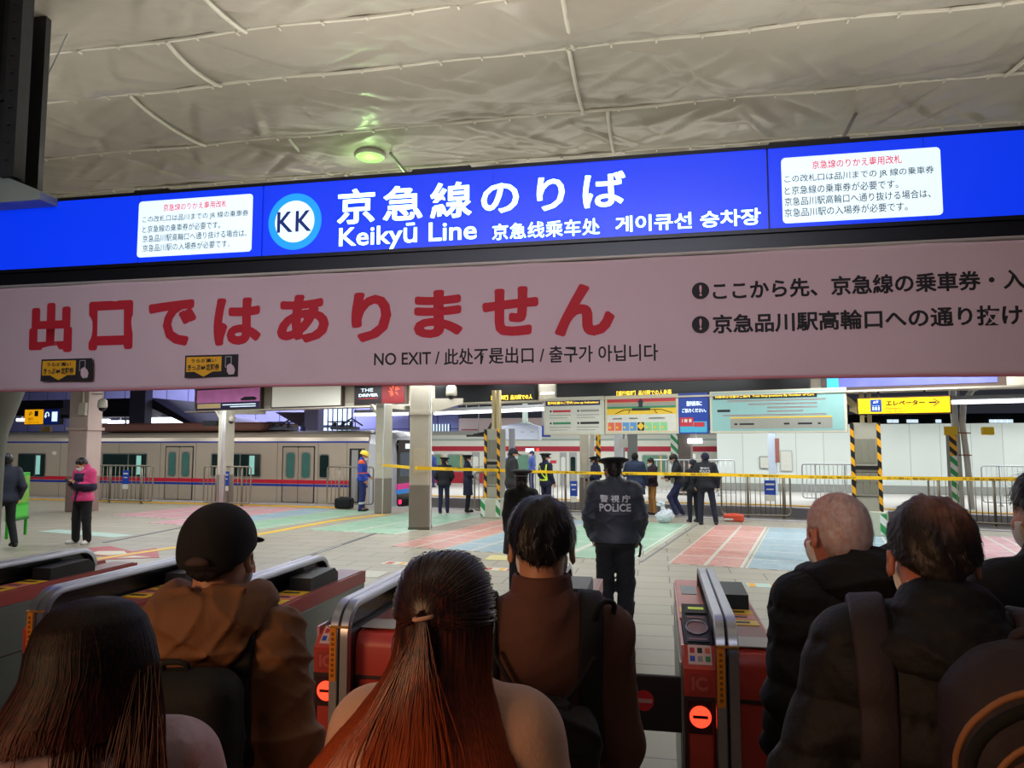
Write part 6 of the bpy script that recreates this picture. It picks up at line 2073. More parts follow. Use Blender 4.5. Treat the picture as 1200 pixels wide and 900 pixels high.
MB().lathe([(.03, 0), (.03, .006)], 14).build('arm_patch', PGRY, jk).matrix_local = Matrix.Translation((-.29, .0, 1.26)) @ Matrix.Rotation(math.pi / 2, 4, 'Y')
for u, v0, v1, hd_, lb in ((597, 530, 573, 10, 'distant officer in light blue on the far platform, left of the tall masked officer'), (623, 528, 575, 120, 'distant officer in light blue uniform on the far platform, right of the tall masked officer')):
    p = fl(u, v1)
    person(lb, p, pz(u, v0, p), DEG(hd_), dict(), top_mats=mat('uniform_light_blue', (64, 84, 150), .7), top_hem=.84, legs=(34, 44, 90), hat='cap', hatm=NV, seed=12, vox=.014, hands=False)
p = fl(640, 605)
VEST = mat('vest_lime', (206, 240, 60), .5, emit=.15)
g, jk, HM, sc = person('station attendant in navy with a lime reflective sash and a black peaked cap', p, pz(641, 530, p), DEG(-40), dict(turn=-.3, el=((-.24, -.02, 1.12), (.23, -.02, 1.12)), wr=((-.22, .10, .90), (.22, .10, .90))), top_mats=NV, top_hem=.80, legs=(26, 30, 56), hat='peaked', seed=13)
poly_on(jk, 'reflective_sash', [(-.16, 1.36), (-.05, 1.2), (.10, 1.04), (.15, .98)], VEST, -1, .022)
poly_on(jk, 'reflective_sash', [(.12, 1.40), (.12, 1.2), (.13, 1.0)], VEST, -1, .022); poly_on(jk, 'reflective_sash', [(-.16, .99), (0, .98), (.16, .99)], VEST, -1, .022)
# --- right group
p = fl(698, 602)
person('officer in navy with a peaked cap facing left, behind the cream column', p, pz(699, 534, p), DEG(70), dict(nod=-.2, wr=((-.2, .2, 1.0), (.2, .2, 1.0))), top_mats=NV, top_hem=.8, legs=(24, 28, 50), hat='peaked', seed=14)
p = fl(745, 606)
person('broad person in a dark blue coat, next to the person in tan trousers', p, pz(746, 531, p), DEG(-6), dict(nod=-.1, bulk=1.18, el=((-.28, .05, 1.14), (.28, -.02, 1.08)), wr=((-.33, .26, 1.12), (.27, .06, .88))), top_mats=mat('coat_dark_blue', (30, 44, 72), .8), coat=.60, top_fat=.045, legs=(20, 22, 30), seed=15, hairm=BLACKMATTE, mask=False)
p = fl(765, 603)
person('person in a maroon jacket and tan trousers with a white mask, facing left', p, pz(760, 537, p), DEG(115), dict(nod=-.35, el=((-.23, .04, 1.12), (.23, .02, 1.12)), wr=((-.10, .24, 1.10), (.12, .22, 1.02))), top_mats=mat('jacket_maroon', (54, 34, 48), .75), top_hem=.84, top_fat=.03, legs=(176, 126, 66), seed=16, hair='short')
p = fl(796, 606)
g, jk, HM, sc = person('officer in a dark cap and navy jacket stepping left with a bent knee', p, pz(789, 532, p), DEG(95),
    dict(neck=(0, .05, 1.43), nod=-.45, sh=((-.175, .04, 1.36), (.175, .04, 1.36)), el=((-.23, .16, 1.14), (.23, .08, 1.12)), wr=((-.18, .36, 1.08), (.16, .24, 1.02)), kn=((-.10, .26, .54), (.10, .10, .48)), an=((-.11, .08, .10), (.11, -.12, .09))),
    top_mats=mat('jacket_ink', (30, 32, 42), .75), top_hem=.92, top_fat=.03, legs=(34, 40, 76), hat='cap', hatm=mat('cap_brown_black', (40, 28, 30), .7), shoe=mat('grey_shoe_cover', (150, 150, 146), .6), seed=17)
s = Solid(); s.box((0, .16, 1.0), (.15, .05, .09), .04)
put('waist_bag', s.mesh(.012, folds(.004, 15, 3)), mat('bag_grey_green', (120, 124, 110), .7), g)
p = fl(813, 612)
g, jk, HM, sc = person('officer in dark clothes half hidden behind the second police jacket, holding a folder', p, pz(815, 538, p), DEG(25), dict(turn=.4), top_mats=NVD, top_hem=.8, legs=(26, 28, 44), hat='cap', seed=18)
p = fl(828, 615)
g, jk, HM, sc = person('police officer with white back lettering standing by the bar fence, the smaller of the two', p, pz(822, 530, p), DEG(-8), dict(turn=.35, bulk=1.1, el=((-.27, -.03, 1.12), (.27, -.03, 1.12)), wr=((-.27, .10, .92), (.27, .06, .90)), hip=((-.10, 0, .9), (.10, 0, .9)), kn=((-.12, .02, .49), (.16, .02, .49)), an=((-.13, -.02, .09), (.22, 0, .09))), top_mats=NVD, top_hem=.86, top_fat=.04, legs=(26, 30, 46), hat='cap', hatm=NV, seed=19)
WT = mat('back_lettering', (206, 212, 218), .5, var=.03)
proj_text('警視庁', jk, g, -.11, .11, 1.31, 1.36, WT, .01); proj_text('POLICE', jk, g, -.12, .12, 1.23, 1.295, WT, .02)

# --- the police officer in the middle, large
p = fl(722, 741)
PJ = mat('police_jacket', (44, 50, 64), .55, var=.15, scale=10, bump=.25, bscale=120)
def pz_top(): pass
g, jk, HM, sc = person('police officer with POLICE on the back, the large central one in the gate lane', p, pz(716, 533.5, p), DEG(2),
    dict(turn=.30, nod=-.12, bulk=1.12, sh=((-.18, -.01, 1.375), (.18, -.01, 1.375)), el=((-.245, -.02, 1.12), (.245, -.02, 1.12)), wr=((-.23, .10, .93), (.235, .06, .94)), hip=((-.095, 0, .9), (.095, 0, .9)), kn=((-.10, .02, .49), (.10, .02, .49)), an=((-.10, .02, .09), (.09, -.02, .09))),
    top_mats=PJ, top_hem=.875, top_fat=.050, legs=(20, 22, 30), hat='police', hatm=mat('police_hat_navy', (22, 26, 40), .75), seed=21, fold=.014, vox=.007, leg_fat=.036, topname='police_jacket')
proj_text('警 視 庁', jk, g, -.140, .155, 1.275, 1.345, WT, .010, fat=.015); proj_text('POLICE', jk, g, -.145, .160, 1.185, 1.262, WT, .012, fat=.015)
s = Solid(); s.ell((0, 0, .86), (.215, .17, .035)); put('waistband', s.mesh(.008, folds(.004, 30, 2)), mat('rib_knit', (30, 34, 44), .8), jk)
m = MB(); m.tube([(.23, -.02, .90), (.25, -.04, .84), (.24, -.04, .76), (.23, -.03, .74)], .012, 8); m.build('radio_holster', BLACK, g, True)
m = MB(); m.tube([(.26, -.05, .86), (.275, -.05, .78), (.26, -.05, .76)], .005, 6); m.tube([(-.20, -.12, .88), (-.22, -.13, .84), (-.19, -.13, .84)], .005, 6); m.build('white_cord', WHITEP, g, True)
s = Solid(); s.ell((0, .0, 1.455), (.105, .10, .030)); s.cap((0, -.01, 1.44), (0, 0, 1.49), .078, .072); s.cut(lambda X, Y, Z: 1.42 - Z + 0 * X + 0 * Y); put('collar', s.mesh(.007, folds(.003, 20, 2)), mat('collar_dark', (22, 24, 30), .9), jk)

# --- shorter officer with a flat peaked cap, just in front of the tall one
rr_ = _ray(611, 600); t_ = 9.4
p = Vector((rr_.x * t_, rr_.y * t_, 0))
g, jk, HM, sc = person('officer in black with a flat peaked cap and a white cord on its band', p, pz(612, 548, p), DEG(14),
    dict(turn=-.1, bulk=.9, sh=((-.15, -.01, 1.36), (.15, -.01, 1.36)), el=((-.20, -.04, 1.1), (.20, -.04, 1.1)), wr=((-.2, .05, .87), (.2, .05, .87))), top_mats=mat('coat_black', (20, 21, 26), .8), coat=.55, top_fat=.035, legs=(18, 18, 24), hat='police', hatm=mat('police_hat_black', (26, 28, 34), .8), hair='bun', seed=22, vox=.009, mask=False)
vs = [HM @ Vector((.091 * math.cos(t), -.014 + .110 * math.sin(t), .047 - .006 * math.sin(t))) for t in np.linspace(0, 2 * math.pi, 33)[:-1]]
MB().tube(vs, .0028, 6, closed=True).build('hat_cord', WHITEP, g, True)

# --- bags on the floor
p = fl(779, 613)
s = Solid(); s.ell((0, 0, .15), (.22, .18, .17)); s.ell((.08, 0, .24), (.12, .12, .10), k=.04); s.ell((-.04, 0, .34), (.07, .06, .08), k=.03); s.ell((-.09, 0, .45), (.12, .07, .07), k=.03); s.ell((-.01, .02, .50), (.05, .05, .06), k=.02); s.cut(lambda X, Y, Z: -Z + 0 * X + 0 * Y)
o = put('plastic_bag', s.mesh(.011, folds(.040, 22, 4, fine=.006)), mat('white_film', (206, 212, 220), .3, var=.2, scale=9, bump=.5, bscale=20), None); o.location = p; tag(o, 'knotted white plastic bag on the green floor map', 'bag')
p = fl(860, 611)
s = Solid(); s.box((0, 0, .09), (.24, .12, .09), .05); s.cap((-.12, 0, .18), (.1, 0, .19), .02)
g = root('rescue_bag', 'small red-orange bag lying on the red floor map by the fence', 'bag', p, -.2)
put('body', s.mesh(.012, folds(.008, 15, 6)), mat('bag_red_orange', (226, 84, 56), .5, var=.15), g)
MB().box(-.22, .0, -.128, -.115, .03, .08, .004).build('white_strip', WHITEP, g)
p = fl(797, 611)
# ================================================================== THE CROWD IN FRONT OF THE GATES
def near(u, d):
    r = _ray(u, 520); f = Vector((-math.sin(YAW), math.cos(YAW), 0))
    t = d / (r.x * f.x + r.y * f.y)
    return Vector((r.x * t, r.y * t, 0))
def ztop(v, d): return CAM_H - (v - 520) / FPX * d


def hair_mat(name, dark, tip, z0, z1, rough=.32, vf=260, spec=.6):
    """long hair: its colour runs from dark roots to lighter dyed ends"""
    m = mat(name, dark, rough, var=.3, scale=8)
    nt = m.node_tree; b = nt.nodes['Principled BSDF']
    tc = nt.nodes.new('ShaderNodeTexCoord'); sp = nt.nodes.new('ShaderNodeSeparateXYZ'); nt.links.new(tc.outputs['Object'], sp.inputs[0])
    mr = nt.nodes.new('ShaderNodeMapRange'); mr.inputs[1].default_value = z0; mr.inputs[2].default_value = z1
    nt.links.new(sp.outputs[2], mr.inputs[0])
    mp = nt.nodes.new('ShaderNodeMapping'); mp.inputs['Scale'].default_value = (vf, vf, 3); nt.links.new(tc.outputs['Object'], mp.inputs[0])
    n = nt.nodes.new('ShaderNodeTexNoise'); n.inputs['Scale'].default_value = 1; n.inputs['Detail'].default_value = 4; nt.links.new(mp.outputs[0], n.inputs['Vector'])
    ad = nt.nodes.new('ShaderNodeMath'); ad.operation = 'MULTIPLY_ADD'; ad.inputs[1].default_value = 1.6; ad.inputs[2].default_value = -.8
    nt.links.new(n.outputs[0], ad.inputs[0])
    su = nt.nodes.new('ShaderNodeMath'); su.operation = 'ADD'; su.use_clamp = True
    nt.links.new(mr.outputs[0], su.inputs[0]); nt.links.new(ad.outputs[0], su.inputs[1])
    mx = nt.nodes.new('ShaderNodeMix'); mx.data_type = 'RGBA'; mx.inputs[6].default_value = (*lin(dark), 1); mx.inputs[7].default_value = (*lin(tip), 1)
    nt.links.new(su.outputs[0], mx.inputs[0]); nt.links.new(mx.outputs[2], b.inputs['Base Color'])
    b.inputs['Specular IOR Level'].default_value = spec
    return m


def long_hair(g, HM, m_, rings, name='hair', strands=1500, seed=1, tie=None, x_shift=lambda z: 0.0, a0=-.35, a1=math.pi + .35, wander=.05, width=.0011):
    """hair that hangs: a lofted mass with strands lying over it; rings (z, half width, y centre, half depth) in the head frame"""
    rng = np.random.default_rng(seed)
    zs = np.array([r[0] for r in rings])[::-1]
    W_, Yc, Dd = [np.array([r[i] for r in rings])[::-1] for i in (1, 2, 3)]
    def P(a, z, f=1.0):
        w, y, d = np.interp(z, zs, W_), np.interp(z, zs, Yc), np.interp(z, zs, Dd)
        return np.stack([x_shift(z) + w * f * np.cos(a), y - d * f * np.sin(a), z + 0 * a], -1)
    n = 64
    zz = np.linspace(rings[0][0], rings[-1][0], 46)
    V = []; F = []
    for z in zz:
        a = np.linspace(0, 2 * math.pi, n, endpoint=False)
        groove = .985 + .012 * np.sin(a * 23 + z * 4) + .008 * np.sin(a * 41 - z * 9)
        V += P(a, z, groove).tolist()
    for i in range(len(zz) - 1):
        for k in range(n): F.append((i * n + k, i * n + (k + 1) % n, (i + 1) * n + (k + 1) % n, (i + 1) * n + k))
    F.append(tuple(range(n))); F.append(tuple((len(zz) - 1) * n + k for k in range(n)))
    k0 = len(V)
    seg = 26
    for s in range(strands):
        a = rng.uniform(a0, a1)
        zt = rings[0][0] - .001 - .03 * rng.random() ** 2
        ze = rings[-1][0] + rng.uniform(-.03, .02)
        if rng.random() < .2: zt -= rng.uniform(.02, .25)
        t = np.linspace(0, 1, seg); z = zt + (ze - zt) * t
        ph = rng.uniform(0, 6); w = wander * rng.normal()
        aa = a + w * t + .012 * np.sin(t * 9 + ph)
        f = 1.0 + rng.uniform(-.004, .022) + .02 * (rng.random() < .04) * t
        C = P(aa, z, f) + np.stack([0 * z, 0 * z, 0 * z], -1)
        T = np.stack([-np.interp(z, zs, W_) * np.sin(aa), -np.interp(z, zs, Dd) * np.cos(aa), 0 * z], -1)
        T = T / (np.linalg.norm(T, axis=1, keepdims=True) + 1e-9) * width * rng.uniform(.6, 1.5)
        N = np.stack([np.cos(aa), -np.sin(aa), 0 * z], -1) * width * .7
        b = len(V)
        for i in range(seg): V += [(C[i] - T[i]).tolist(), (C[i] + N[i]).tolist(), (C[i] + T[i]).tolist()]
        for i in range(seg - 1):
            for k in (0, 1): F.append((b + i * 3 + k, b + i * 3 + k + 1, b + i * 3 + 3 + k + 1, b + i * 3 + 3 + k))
    V = [tuple(HM @ Vector(v)) for v in V]
    me = bpy.data.meshes.new(name); me.from_pydata(V, [], F); me.materials.append(m_)
    me.polygons.foreach_set('use_smooth', [True] * len(me.polygons)); me.update()
    o = bpy.data.objects.new(name, me); COL.objects.link(o); o.parent = g
    return o, P


def solid_part(g, name, m_, build, h=.008, disp=None, M=None, **kw):
    s = Solid(); build(s)
    V, F = s.mesh(h, disp)
    if M is not None:
        A = np.array(M); V = V @ A[:3, :3].T + A[:3, 3]
    return put(name, (V, F), m_, g, **kw)


def tube_on(pts, r, m_, g, name='strap', n=10, flat=None):
    P = [Vector(p) for p in pts]; Q = []
    for i in range(len(P) - 1):      # Catmull-Rom
        p0, p1, p2, p3 = P[max(i - 1, 0)], P[i], P[i + 1], P[min(i + 2, len(P) - 1)]
        for k in range(8):
            t = k / 8; Q.append(.5 * ((2 * p1) + (p2 - p0) * t + (2 * p0 - 5 * p1 + 4 * p2 - p3) * t * t + (3 * p1 - p0 - 3 * p2 + p3) * t ** 3))
    Q.append(P[-1])
    return MB().tube(Q, r, n).build(name, m_, g, True)


def strap_over(jks, g, side, m_, x_top=.11, z_low=1.02, wid=.026, th=.012, y_in=-.15, name='shoulder_strap', z_top_back=1.30):
    """padded strap from the pack over the shoulder, laid on the garment surface"""
    me = jks.data
    T = BVHTree.FromPolygons([v.co.copy() for v in me.vertices], [tuple(p.vertices) for p in me.polygons])
    C = Vector((side * x_top * .9, -.01, 1.24))
    pts = []
    for k in range(26):
        a = math.radians(-62 + 190 * k / 25)          # from the back, over the top, to the front
        d = Vector((side * .10, -math.cos(a), math.sin(a))).normalized()
        hit = T.ray_cast(C + d * .9, -d)
        if hit[0] is not None: pts.append((hit[0] + d * .004, d))
    vs = []; fs = []
    for i, (p, n_) in enumerate(pts):
        t = (pts[min(i + 1, len(pts) - 1)][0] - pts[max(i - 1, 0)][0]).normalized(); w = t.cross(n_).normalized() * wid
        for q in (p - w - n_ * .01, p - w + n_ * th * .6, p - w * .8 + n_ * th, p + w * .8 + n_ * th, p + w + n_ * th * .6, p + w - n_ * .01): vs.append(q)
    n = 6
    for i in range(len(pts) - 1):
        for k in range(n): fs.append((i * n + k, i * n + (k + 1) % n, (i + 1) * n + (k + 1) % n, (i + 1) * n + k))
    fs.append(tuple(range(n))); fs.append(tuple((len(pts) - 1) * n + k for k in range(n)))
    return MB().add(vs, fs).build(name, m_, g, True)


def bag_root(name, label, g):
    b = root(name, label, 'backpack', g.location, g.rotation_euler[2])
    b.scale = g.scale
    return b


def pt3(u, d, z0=0): return near(u, d)

def short_strands(hair_obj, HM, m_, n=2600, L=.030, w=.0009, seed=1, lift=.10, crown=(0, -.05, .12), parent=None, name='hair_strands'):
    """fine locks lying on a short haircut, combed away from the crown"""
    rng = np.random.default_rng(seed)
    me = hair_obj.data; Mi = HM.inverted(); N3 = Mi.to_3x3()
    fc = me.polygons
    ids = rng.integers(0, len(fc), n)
    cr = Vector(crown); V = []; F = []
    for i in ids:
        p = fc[int(i)]; c = Mi @ p.center; nn = (N3 @ p.normal).normalized()
        if nn.length < .5 or nn.dot(c) < 0: continue
        d = c - cr; d = d - nn * d.dot(nn); d = (d.normalized() + Vector((0, -.25, -.45)) + Vector(rng.normal(0, .22, 3)))
        d = (d - nn * d.dot(nn)).normalized()
        l = L * rng.uniform(.6, 1.2); s_ = d.cross(nn) * w; b = len(V)
        for k in range(4):
            t = k / 3; q = c + d * l * t + nn * (.001 + l * lift * t) - nn * (l * l * t * t * 5.0)
            V += [tuple(HM @ (q - s_ * (1 - .7 * t))), tuple(HM @ (q + s_ * (1 - .7 * t)))]
        for k in range(3): F.append((b + 2 * k, b + 2 * k + 1, b + 2 * k + 3, b + 2 * k + 2))
    me2 = bpy.data.meshes.new(name); me2.from_pydata(V, [], F); me2.materials.append(m_); me2.update()
    o = bpy.data.objects.new(name, me2); COL.objects.link(o); o.parent = parent or hair_obj
    return o


def hair_of(g): return [c for c in g.children if c.name.startswith('hair')][0]


# --- man in the black cap and hooded parka
D = 2.03
p = near(262, D)
PARKA = mat('parka_brown', (128, 84, 50), .75, var=.22, scale=5, bump=.25, bscale=60)
g, jk, HM, sc = person('man in a brown hooded parka and black baseball cap, seen from behind', p, ztop(587, D), DEG(8),
    dict(turn=.0, nod=-.04, bulk=1.0, sh=((-.17, -.02, 1.35), (.165, -.02, 1.35)), el=((-.235, -.05, 1.09), (.235, -.05, 1.09)), wr=((-.18, .16, .93), (.18, .18, .95))),
    top_mats=PARKA, top_hem=.76, top_fat=.034, legs=(26, 24, 26), hat='cap', hatm=mat('cap_black', (20, 18, 20), .85, bump=.2, bscale=200), seed=31, vox=.007, fold=.020, collar=False, topname='parka')
def hood(s):
    s.ell((0, -.10, 1.425), (.155, .085, .075)); s.ell((-.10, -.02, 1.455), (.07, .10, .055), k=.04); s.ell((.10, -.02, 1.455), (.07, .10, .055), k=.04); s.ell((.0, -.13, 1.36), (.13, .05, .07), k=.04)
    s.cap((-.06, .07, 1.43), (.06, .07, 1.43), .04, k=.05)
    s.ell((0, .02, 1.52), (.075, .085, .085), k=.02, op='s')
    s.cap((-.12, -.10, 1.50), (.12, -.10, 1.50), .012, k=.02, op='u')
solid_part(g, 'hood', PARKA, hood, .006, folds(.022, 16, 5))
solid_part(g, 'cap_gap', mat('cap_gap_dark', (60, 40, 34), .7), lambda s: (s.ell((0, -.1165, -.002), (.030, .010, .018)), s.cut(lambda X, Y, Z: -.006 - Z + 0 * X + 0 * Y)), .004, None, HM)
bg_ = bag_root('backpack', 'black soft backpack worn by the man in the brown parka', g)
BPB = mat('pack_black', (18, 17, 19), .8, var=.2, scale=15, bump=.2, bscale=90)
solid_part(bg_, 'pack', BPB, lambda s: (s.box((0, -.225, 1.12), (.165, .075, .215), .06), s.ell((0, -.26, 1.06), (.12, .07, .13), k=.04)), .008, folds(.008, 12, 3))
for s_ in (-1, 1): strap_over(jk, bg_, s_, BPB, .115)
tube_on([(-.03, -.21, 1.32), (-.025, -.22, 1.35), (.025, -.22, 1.35), (.03, -.21, 1.32)], .007, BPB, bg_, 'carry_loop')

def thinning(name, hair_rgb, skin_rgb, centre, r0, r1, top=1.2):
    """sparse hair: skin shows through in patches that grow towards the bald spot"""
    m = mat(name, hair_rgb, .5, var=.3, scale=60)
    nt = m.node_tree; b = nt.nodes['Principled BSDF']
    tc = nt.nodes.new('ShaderNodeTexCoord'); vm = nt.nodes.new('ShaderNodeVectorMath'); vm.operation = 'DISTANCE'; vm.inputs[1].default_value = centre
    nz = nt.nodes.new('ShaderNodeTexNoise'); nz.inputs['Scale'].default_value = 70; nz.inputs['Detail'].default_value = 6
    nt.links.new(tc.outputs['Object'], vm.inputs[0]); nt.links.new(tc.outputs['Object'], nz.inputs['Vector'])
    ma = nt.nodes.new('ShaderNodeMapRange'); ma.inputs[1].default_value = r0; ma.inputs[2].default_value = r1; ma.inputs[3].default_value = top; ma.inputs[4].default_value = .25
    nt.links.new(vm.outputs['Value'], ma.inputs[0])
    ad = nt.nodes.new('ShaderNodeMath'); ad.operation = 'MULTIPLY_ADD'; ad.inputs[1].default_value = 1.4; ad.inputs[2].default_value = -.55; nt.links.new(nz.outputs[0], ad.inputs[0])
    mu = nt.nodes.new('ShaderNodeMath'); mu.operation = 'ADD'; mu.use_clamp = True
    m1 = nt.nodes.new('ShaderNodeMath'); m1.operation = 'MULTIPLY'; m1.inputs[1].default_value = .75; nt.links.new(ma.outputs[0], m1.inputs[0])
    nt.links.new(m1.outputs[0], mu.inputs[0]); nt.links.new(ad.outputs[0], mu.inputs[1])
    mx = nt.nodes.new('ShaderNodeMix'); mx.data_type = 'RGBA'; nt.links.new(mu.outputs[0], mx.inputs[0])
    nt.links.new(b.inputs['Base Color'].links[0].from_socket, mx.inputs[6]); mx.inputs[7].default_value = (*lin(skin_rgb), 1)
    nt.links.new(mx.outputs[2], b.inputs['Base Color'])
    return m


# --- man with short black hair, brown coat
D = 2.06
p = near(634, D)
COATB = mat('coat_russet', (98, 58, 44), .8, var=.12, scale=6, bump=.2, bscale=80)
g, jk, HM, sc = person('man with short black hair in a russet brown coat, seen from behind', p, ztop(583, D), DEG(9),
    dict(turn=-.02, nod=-.06, bulk=1.02, sh=((-.155, -.02, 1.345), (.155, -.02, 1.345)), el=((-.205, -.04, 1.08), (.195, -.04, 1.08)), wr=((-.18, .14, .92), (.18, .10, .88))),
    top_mats=COATB, coat=.55, top_fat=.034, legs=(22, 20, 22), seed=32, vox=.007, fold=.013, collar=False, nape=.032, topname='coat', hairm=mat('hair_jet', (20, 16, 16), .38, var=.4, scale=50))
short_strands(hair_of(g), HM, mat('hair_jet_locks', (28, 20, 18), .4, var=.4, scale=50), 3800, .020, .0010, 2)
solid_part(g, 'coat_collar', COATB, lambda s: (s.cap((0, -.02, 1.385), (0, -.005, 1.485), .094, .080), s.cap((0, .01, 1.40), (0, .01, 1.56), .064, .066, k=.006, op='s'), s.cut(lambda X, Y, Z: 1.37 - Z + 0 * X + 0 * Y), s.cut(lambda X, Y, Z: Z - 1.497 + 0 * X + 0 * Y)), .005, folds(.003, 16, 2))
bg_ = bag_root('backpack', 'dark drawstring backpack with a top flap worn by the man in the russet coat', g)
BPD = mat('pack_dark_brown', (26, 20, 20), .7, var=.25, scale=12, bump=.25, bscale=70)
solid_part(bg_, 'pack', BPD, lambda s: (s.box((.01, -.215, 1.05), (.135, .075, .18), .06), s.ell((.01, -.25, .98), (.11, .06, .10), k=.03)), .007, folds(.022, 15, 6))
solid_part(bg_, 'gathered_mouth', BPD, lambda s: (s.ell((.0, -.205, 1.225), (.075, .05, .035)), s.cap((-.07, -.21, 1.205), (.07, -.21, 1.205), .022, k=.02), s.ell((0, -.205, 1.255), (.045, .03, .02), k=.02, op='s')), .005, folds(.014, 50, 8))
solid_part(bg_, 'front_pocket', BPD, lambda s: s.box((.02, -.295, .97), (.10, .03, .09), .025), .007, folds(.004, 20, 4))
for s_ in (-1, 1):
    strap_over(jk, bg_, s_, BPD, .12, wid=.030 if s_ > 0 else .012)
tube_on([(.12, -.10, 1.37), (.15, -.11, 1.44), (.185, -.08, 1.43), (.17, -.05, 1.36)], .007, BPD, bg_, 'strap_loop')
tube_on([(-.12, -.145, 1.33), (-.06, -.175, 1.24), (.0, -.21, 1.21)], .006, BPD, bg_, 'drawstring'); tube_on([(.13, -.145, 1.32), (.07, -.175, 1.24), (.0, -.21, 1.21)], .006, BPD, bg_, 'drawstring')
tube_on([(-.05, -.225, 1.20), (-.06, -.25, 1.13), (.0, -.27, 1.10), (.06, -.25, 1.13), (.04, -.225, 1.20)], .0045, mat('cord_grey', (80, 70, 70), .5), bg_, 'cord_loop')

# --- elderly man with white fringe of hair, black puffer
D = 2.35
p = near(990, D)
PUF = mat('puffer_black', (15, 15, 17), .72, var=.2, scale=5, bump=.7, bscale=28, spec=.3)
WHH = mat('white_hair', (176, 166, 160), .6, var=.2, scale=50)
SKR = mat('skin_ruddy', (190, 118, 92), .42, var=.10, scale=9)
g, jk, HM, sc = person('elderly balding man with white hair in a black puffer jacket, facing slightly left', p, ztop(577, D), DEG(6),
    dict(turn=.28, nod=-.14, tilt=.04, neck=(-.02, .0, 1.42), bulk=1.0, sh=((-.145, -.01, 1.36), (.16, -.02, 1.36)), el=((-.195, -.04, 1.09), (.22, -.04, 1.09)), wr=((-.20, .10, .90), (.20, .12, .90))),
    top_mats=PUF, top_hem=.72, top_fat=.046, legs=(22, 22, 26), seed=33, vox=.008, fold=.012, rings=.013, collar=False, hair=None, topname='puffer_jacket', bodym=SKR)
def fringe(s):
    s.ell((0, -.016, .038), (.0805, .099, .088)); s.ell((0, -.045, -.012), (.072, .060, .068), k=.03)
    s.cut(lambda X, Y, Z: np.maximum(np.maximum(Y - .035, Z - .045 + 0.25 * np.clip(Y + .05, -.1, .2)), -Z - .070) + 0 * X)
    s.cut(lambda X, Y, Z: np.minimum(np.minimum(Y + .030, .010 - Z), 1) + 0 * X)
def fringe(s):
    s.ell((0, -.015, .037), (.0765, .0955, .083)); s.ell((0, -.045, -.010), (.071, .058, .066), k=.03)
    s.cut(lambda X, Y, Z: np.maximum(Y - .040, -Z - .060) + 0 * X)
    s.cut(lambda X, Y, Z: np.minimum(np.minimum(Y + .030, .020 - Z), 1) + 0 * X)
WT2 = thinning('sparse_white_hair', (206, 198, 194), (200, 128, 102), HM @ Vector((0, .03, .12)), .05, .15, .95)
wh_ = solid_part(g, 'hair', WT2, fringe, .004, hair_fn(4, .0008), HM)
short_strands(wh_, HM, WT2, 2200, .022, .0006, 5, .22)
solid_part(g, 'puffer_hood', PUF, lambda s: (s.ell((.03, -.075, 1.45), (.16, .12, .095)), s.ell((-.09, .02, 1.43), (.075, .10, .06), k=.05), s.ell((.12, -.02, 1.47), (.07, .10, .07), k=.05), s.ell((-.02, .03, 1.54), (.082, .10, .10), k=.02, op='s')), .007, folds(.024, 14, 9))

# --- man with thinning dark hair, puffer and striped backpack
D = 1.66
p = near(1096, D)
PUF2 = mat('puffer_charcoal', (17, 16, 20), .68, var=.2, scale=5, bump=.7, bscale=26, spec=.35)
thin = mat('thinning_hair', (34, 26, 24), .5, var=.3, scale=60)
nt = thin.node_tree; b_ = nt.nodes['Principled BSDF']
tc = nt.nodes.new('ShaderNodeTexCoord')
vm = nt.nodes.new('ShaderNodeVectorMath'); vm.operation = 'DISTANCE'
nz_ = nt.nodes.new('ShaderNodeTexNoise'); nz_.inputs['Scale'].default_value = 55; nz_.inputs['Detail'].default_value = 6
nt.links.new(tc.outputs['Object'], vm.inputs[0]); nt.links.new(tc.outputs['Object'], nz_.inputs['Vector'])
g, jk, HM, sc = person('man with thinning dark hair in a charcoal puffer jacket, large at the right front', p, ztop(583, D), DEG(-10),
    dict(turn=.06, nod=-.12, bulk=1.12, neck=(-.01, .0, 1.415), sh=((-.175, -.02, 1.345), (.18, -.02, 1.345)), el=((-.27, -.05, 1.08), (.28, -.05, 1.08)), wr=((-.24, .12, .90), (.24, .12, .90))),
    top_mats=PUF2, top_hem=.72, top_fat=.055, legs=(22, 22, 26), seed=34, vox=.008, fold=.016, rings=.013, collar=False, hair_t=-.004, nape=.040, hairm=thin, topname='puffer_jacket', bodym=SKR)
cr_ = HM @ Vector((.028, -.062, .105))
vm.inputs[1].default_value = cr_
ma = nt.nodes.new('ShaderNodeMapRange'); ma.inputs[1].default_value = .015; ma.inputs[2].default_value = .095; ma.inputs[3].default_value = .85; ma.inputs[4].default_value = 0.0
nt.links.new(vm.outputs['Value'], ma.inputs[0])
mu = nt.nodes.new('ShaderNodeMath'); mu.operation = 'MULTIPLY'; nt.links.new(ma.outputs[0], mu.inputs[0]); nt.links.new(nz_.outputs[0], mu.inputs[1])
mx = nt.nodes.new('ShaderNodeMix'); mx.data_type = 'RGBA'; nt.links.new(mu.outputs[0], mx.inputs[0])
nt.links.new(b_.inputs['Base Color'].links[0].from_socket, mx.inputs[6]); mx.inputs[7].default_value = (*lin((196, 126, 100)), 1)
nt.links.new(mx.outputs[2], b_.inputs['Base Color'])
short_strands(hair_of(g), HM, thin, 5200, .011, .0007, 6, .05)
solid_part(g, 'puffer_collar', PUF2, lambda s: (s.cap((0, -.045, 1.405), (0, -.035, 1.435), .120, .108), s.ell((0, -.10, 1.385), (.16, .07, .055), k=.05), s.cap((0, .01, 1.42), (0, .02, 1.60), .066, .080, k=.01, op='s')), .007, folds(.008, 18, 3, .004, 110))
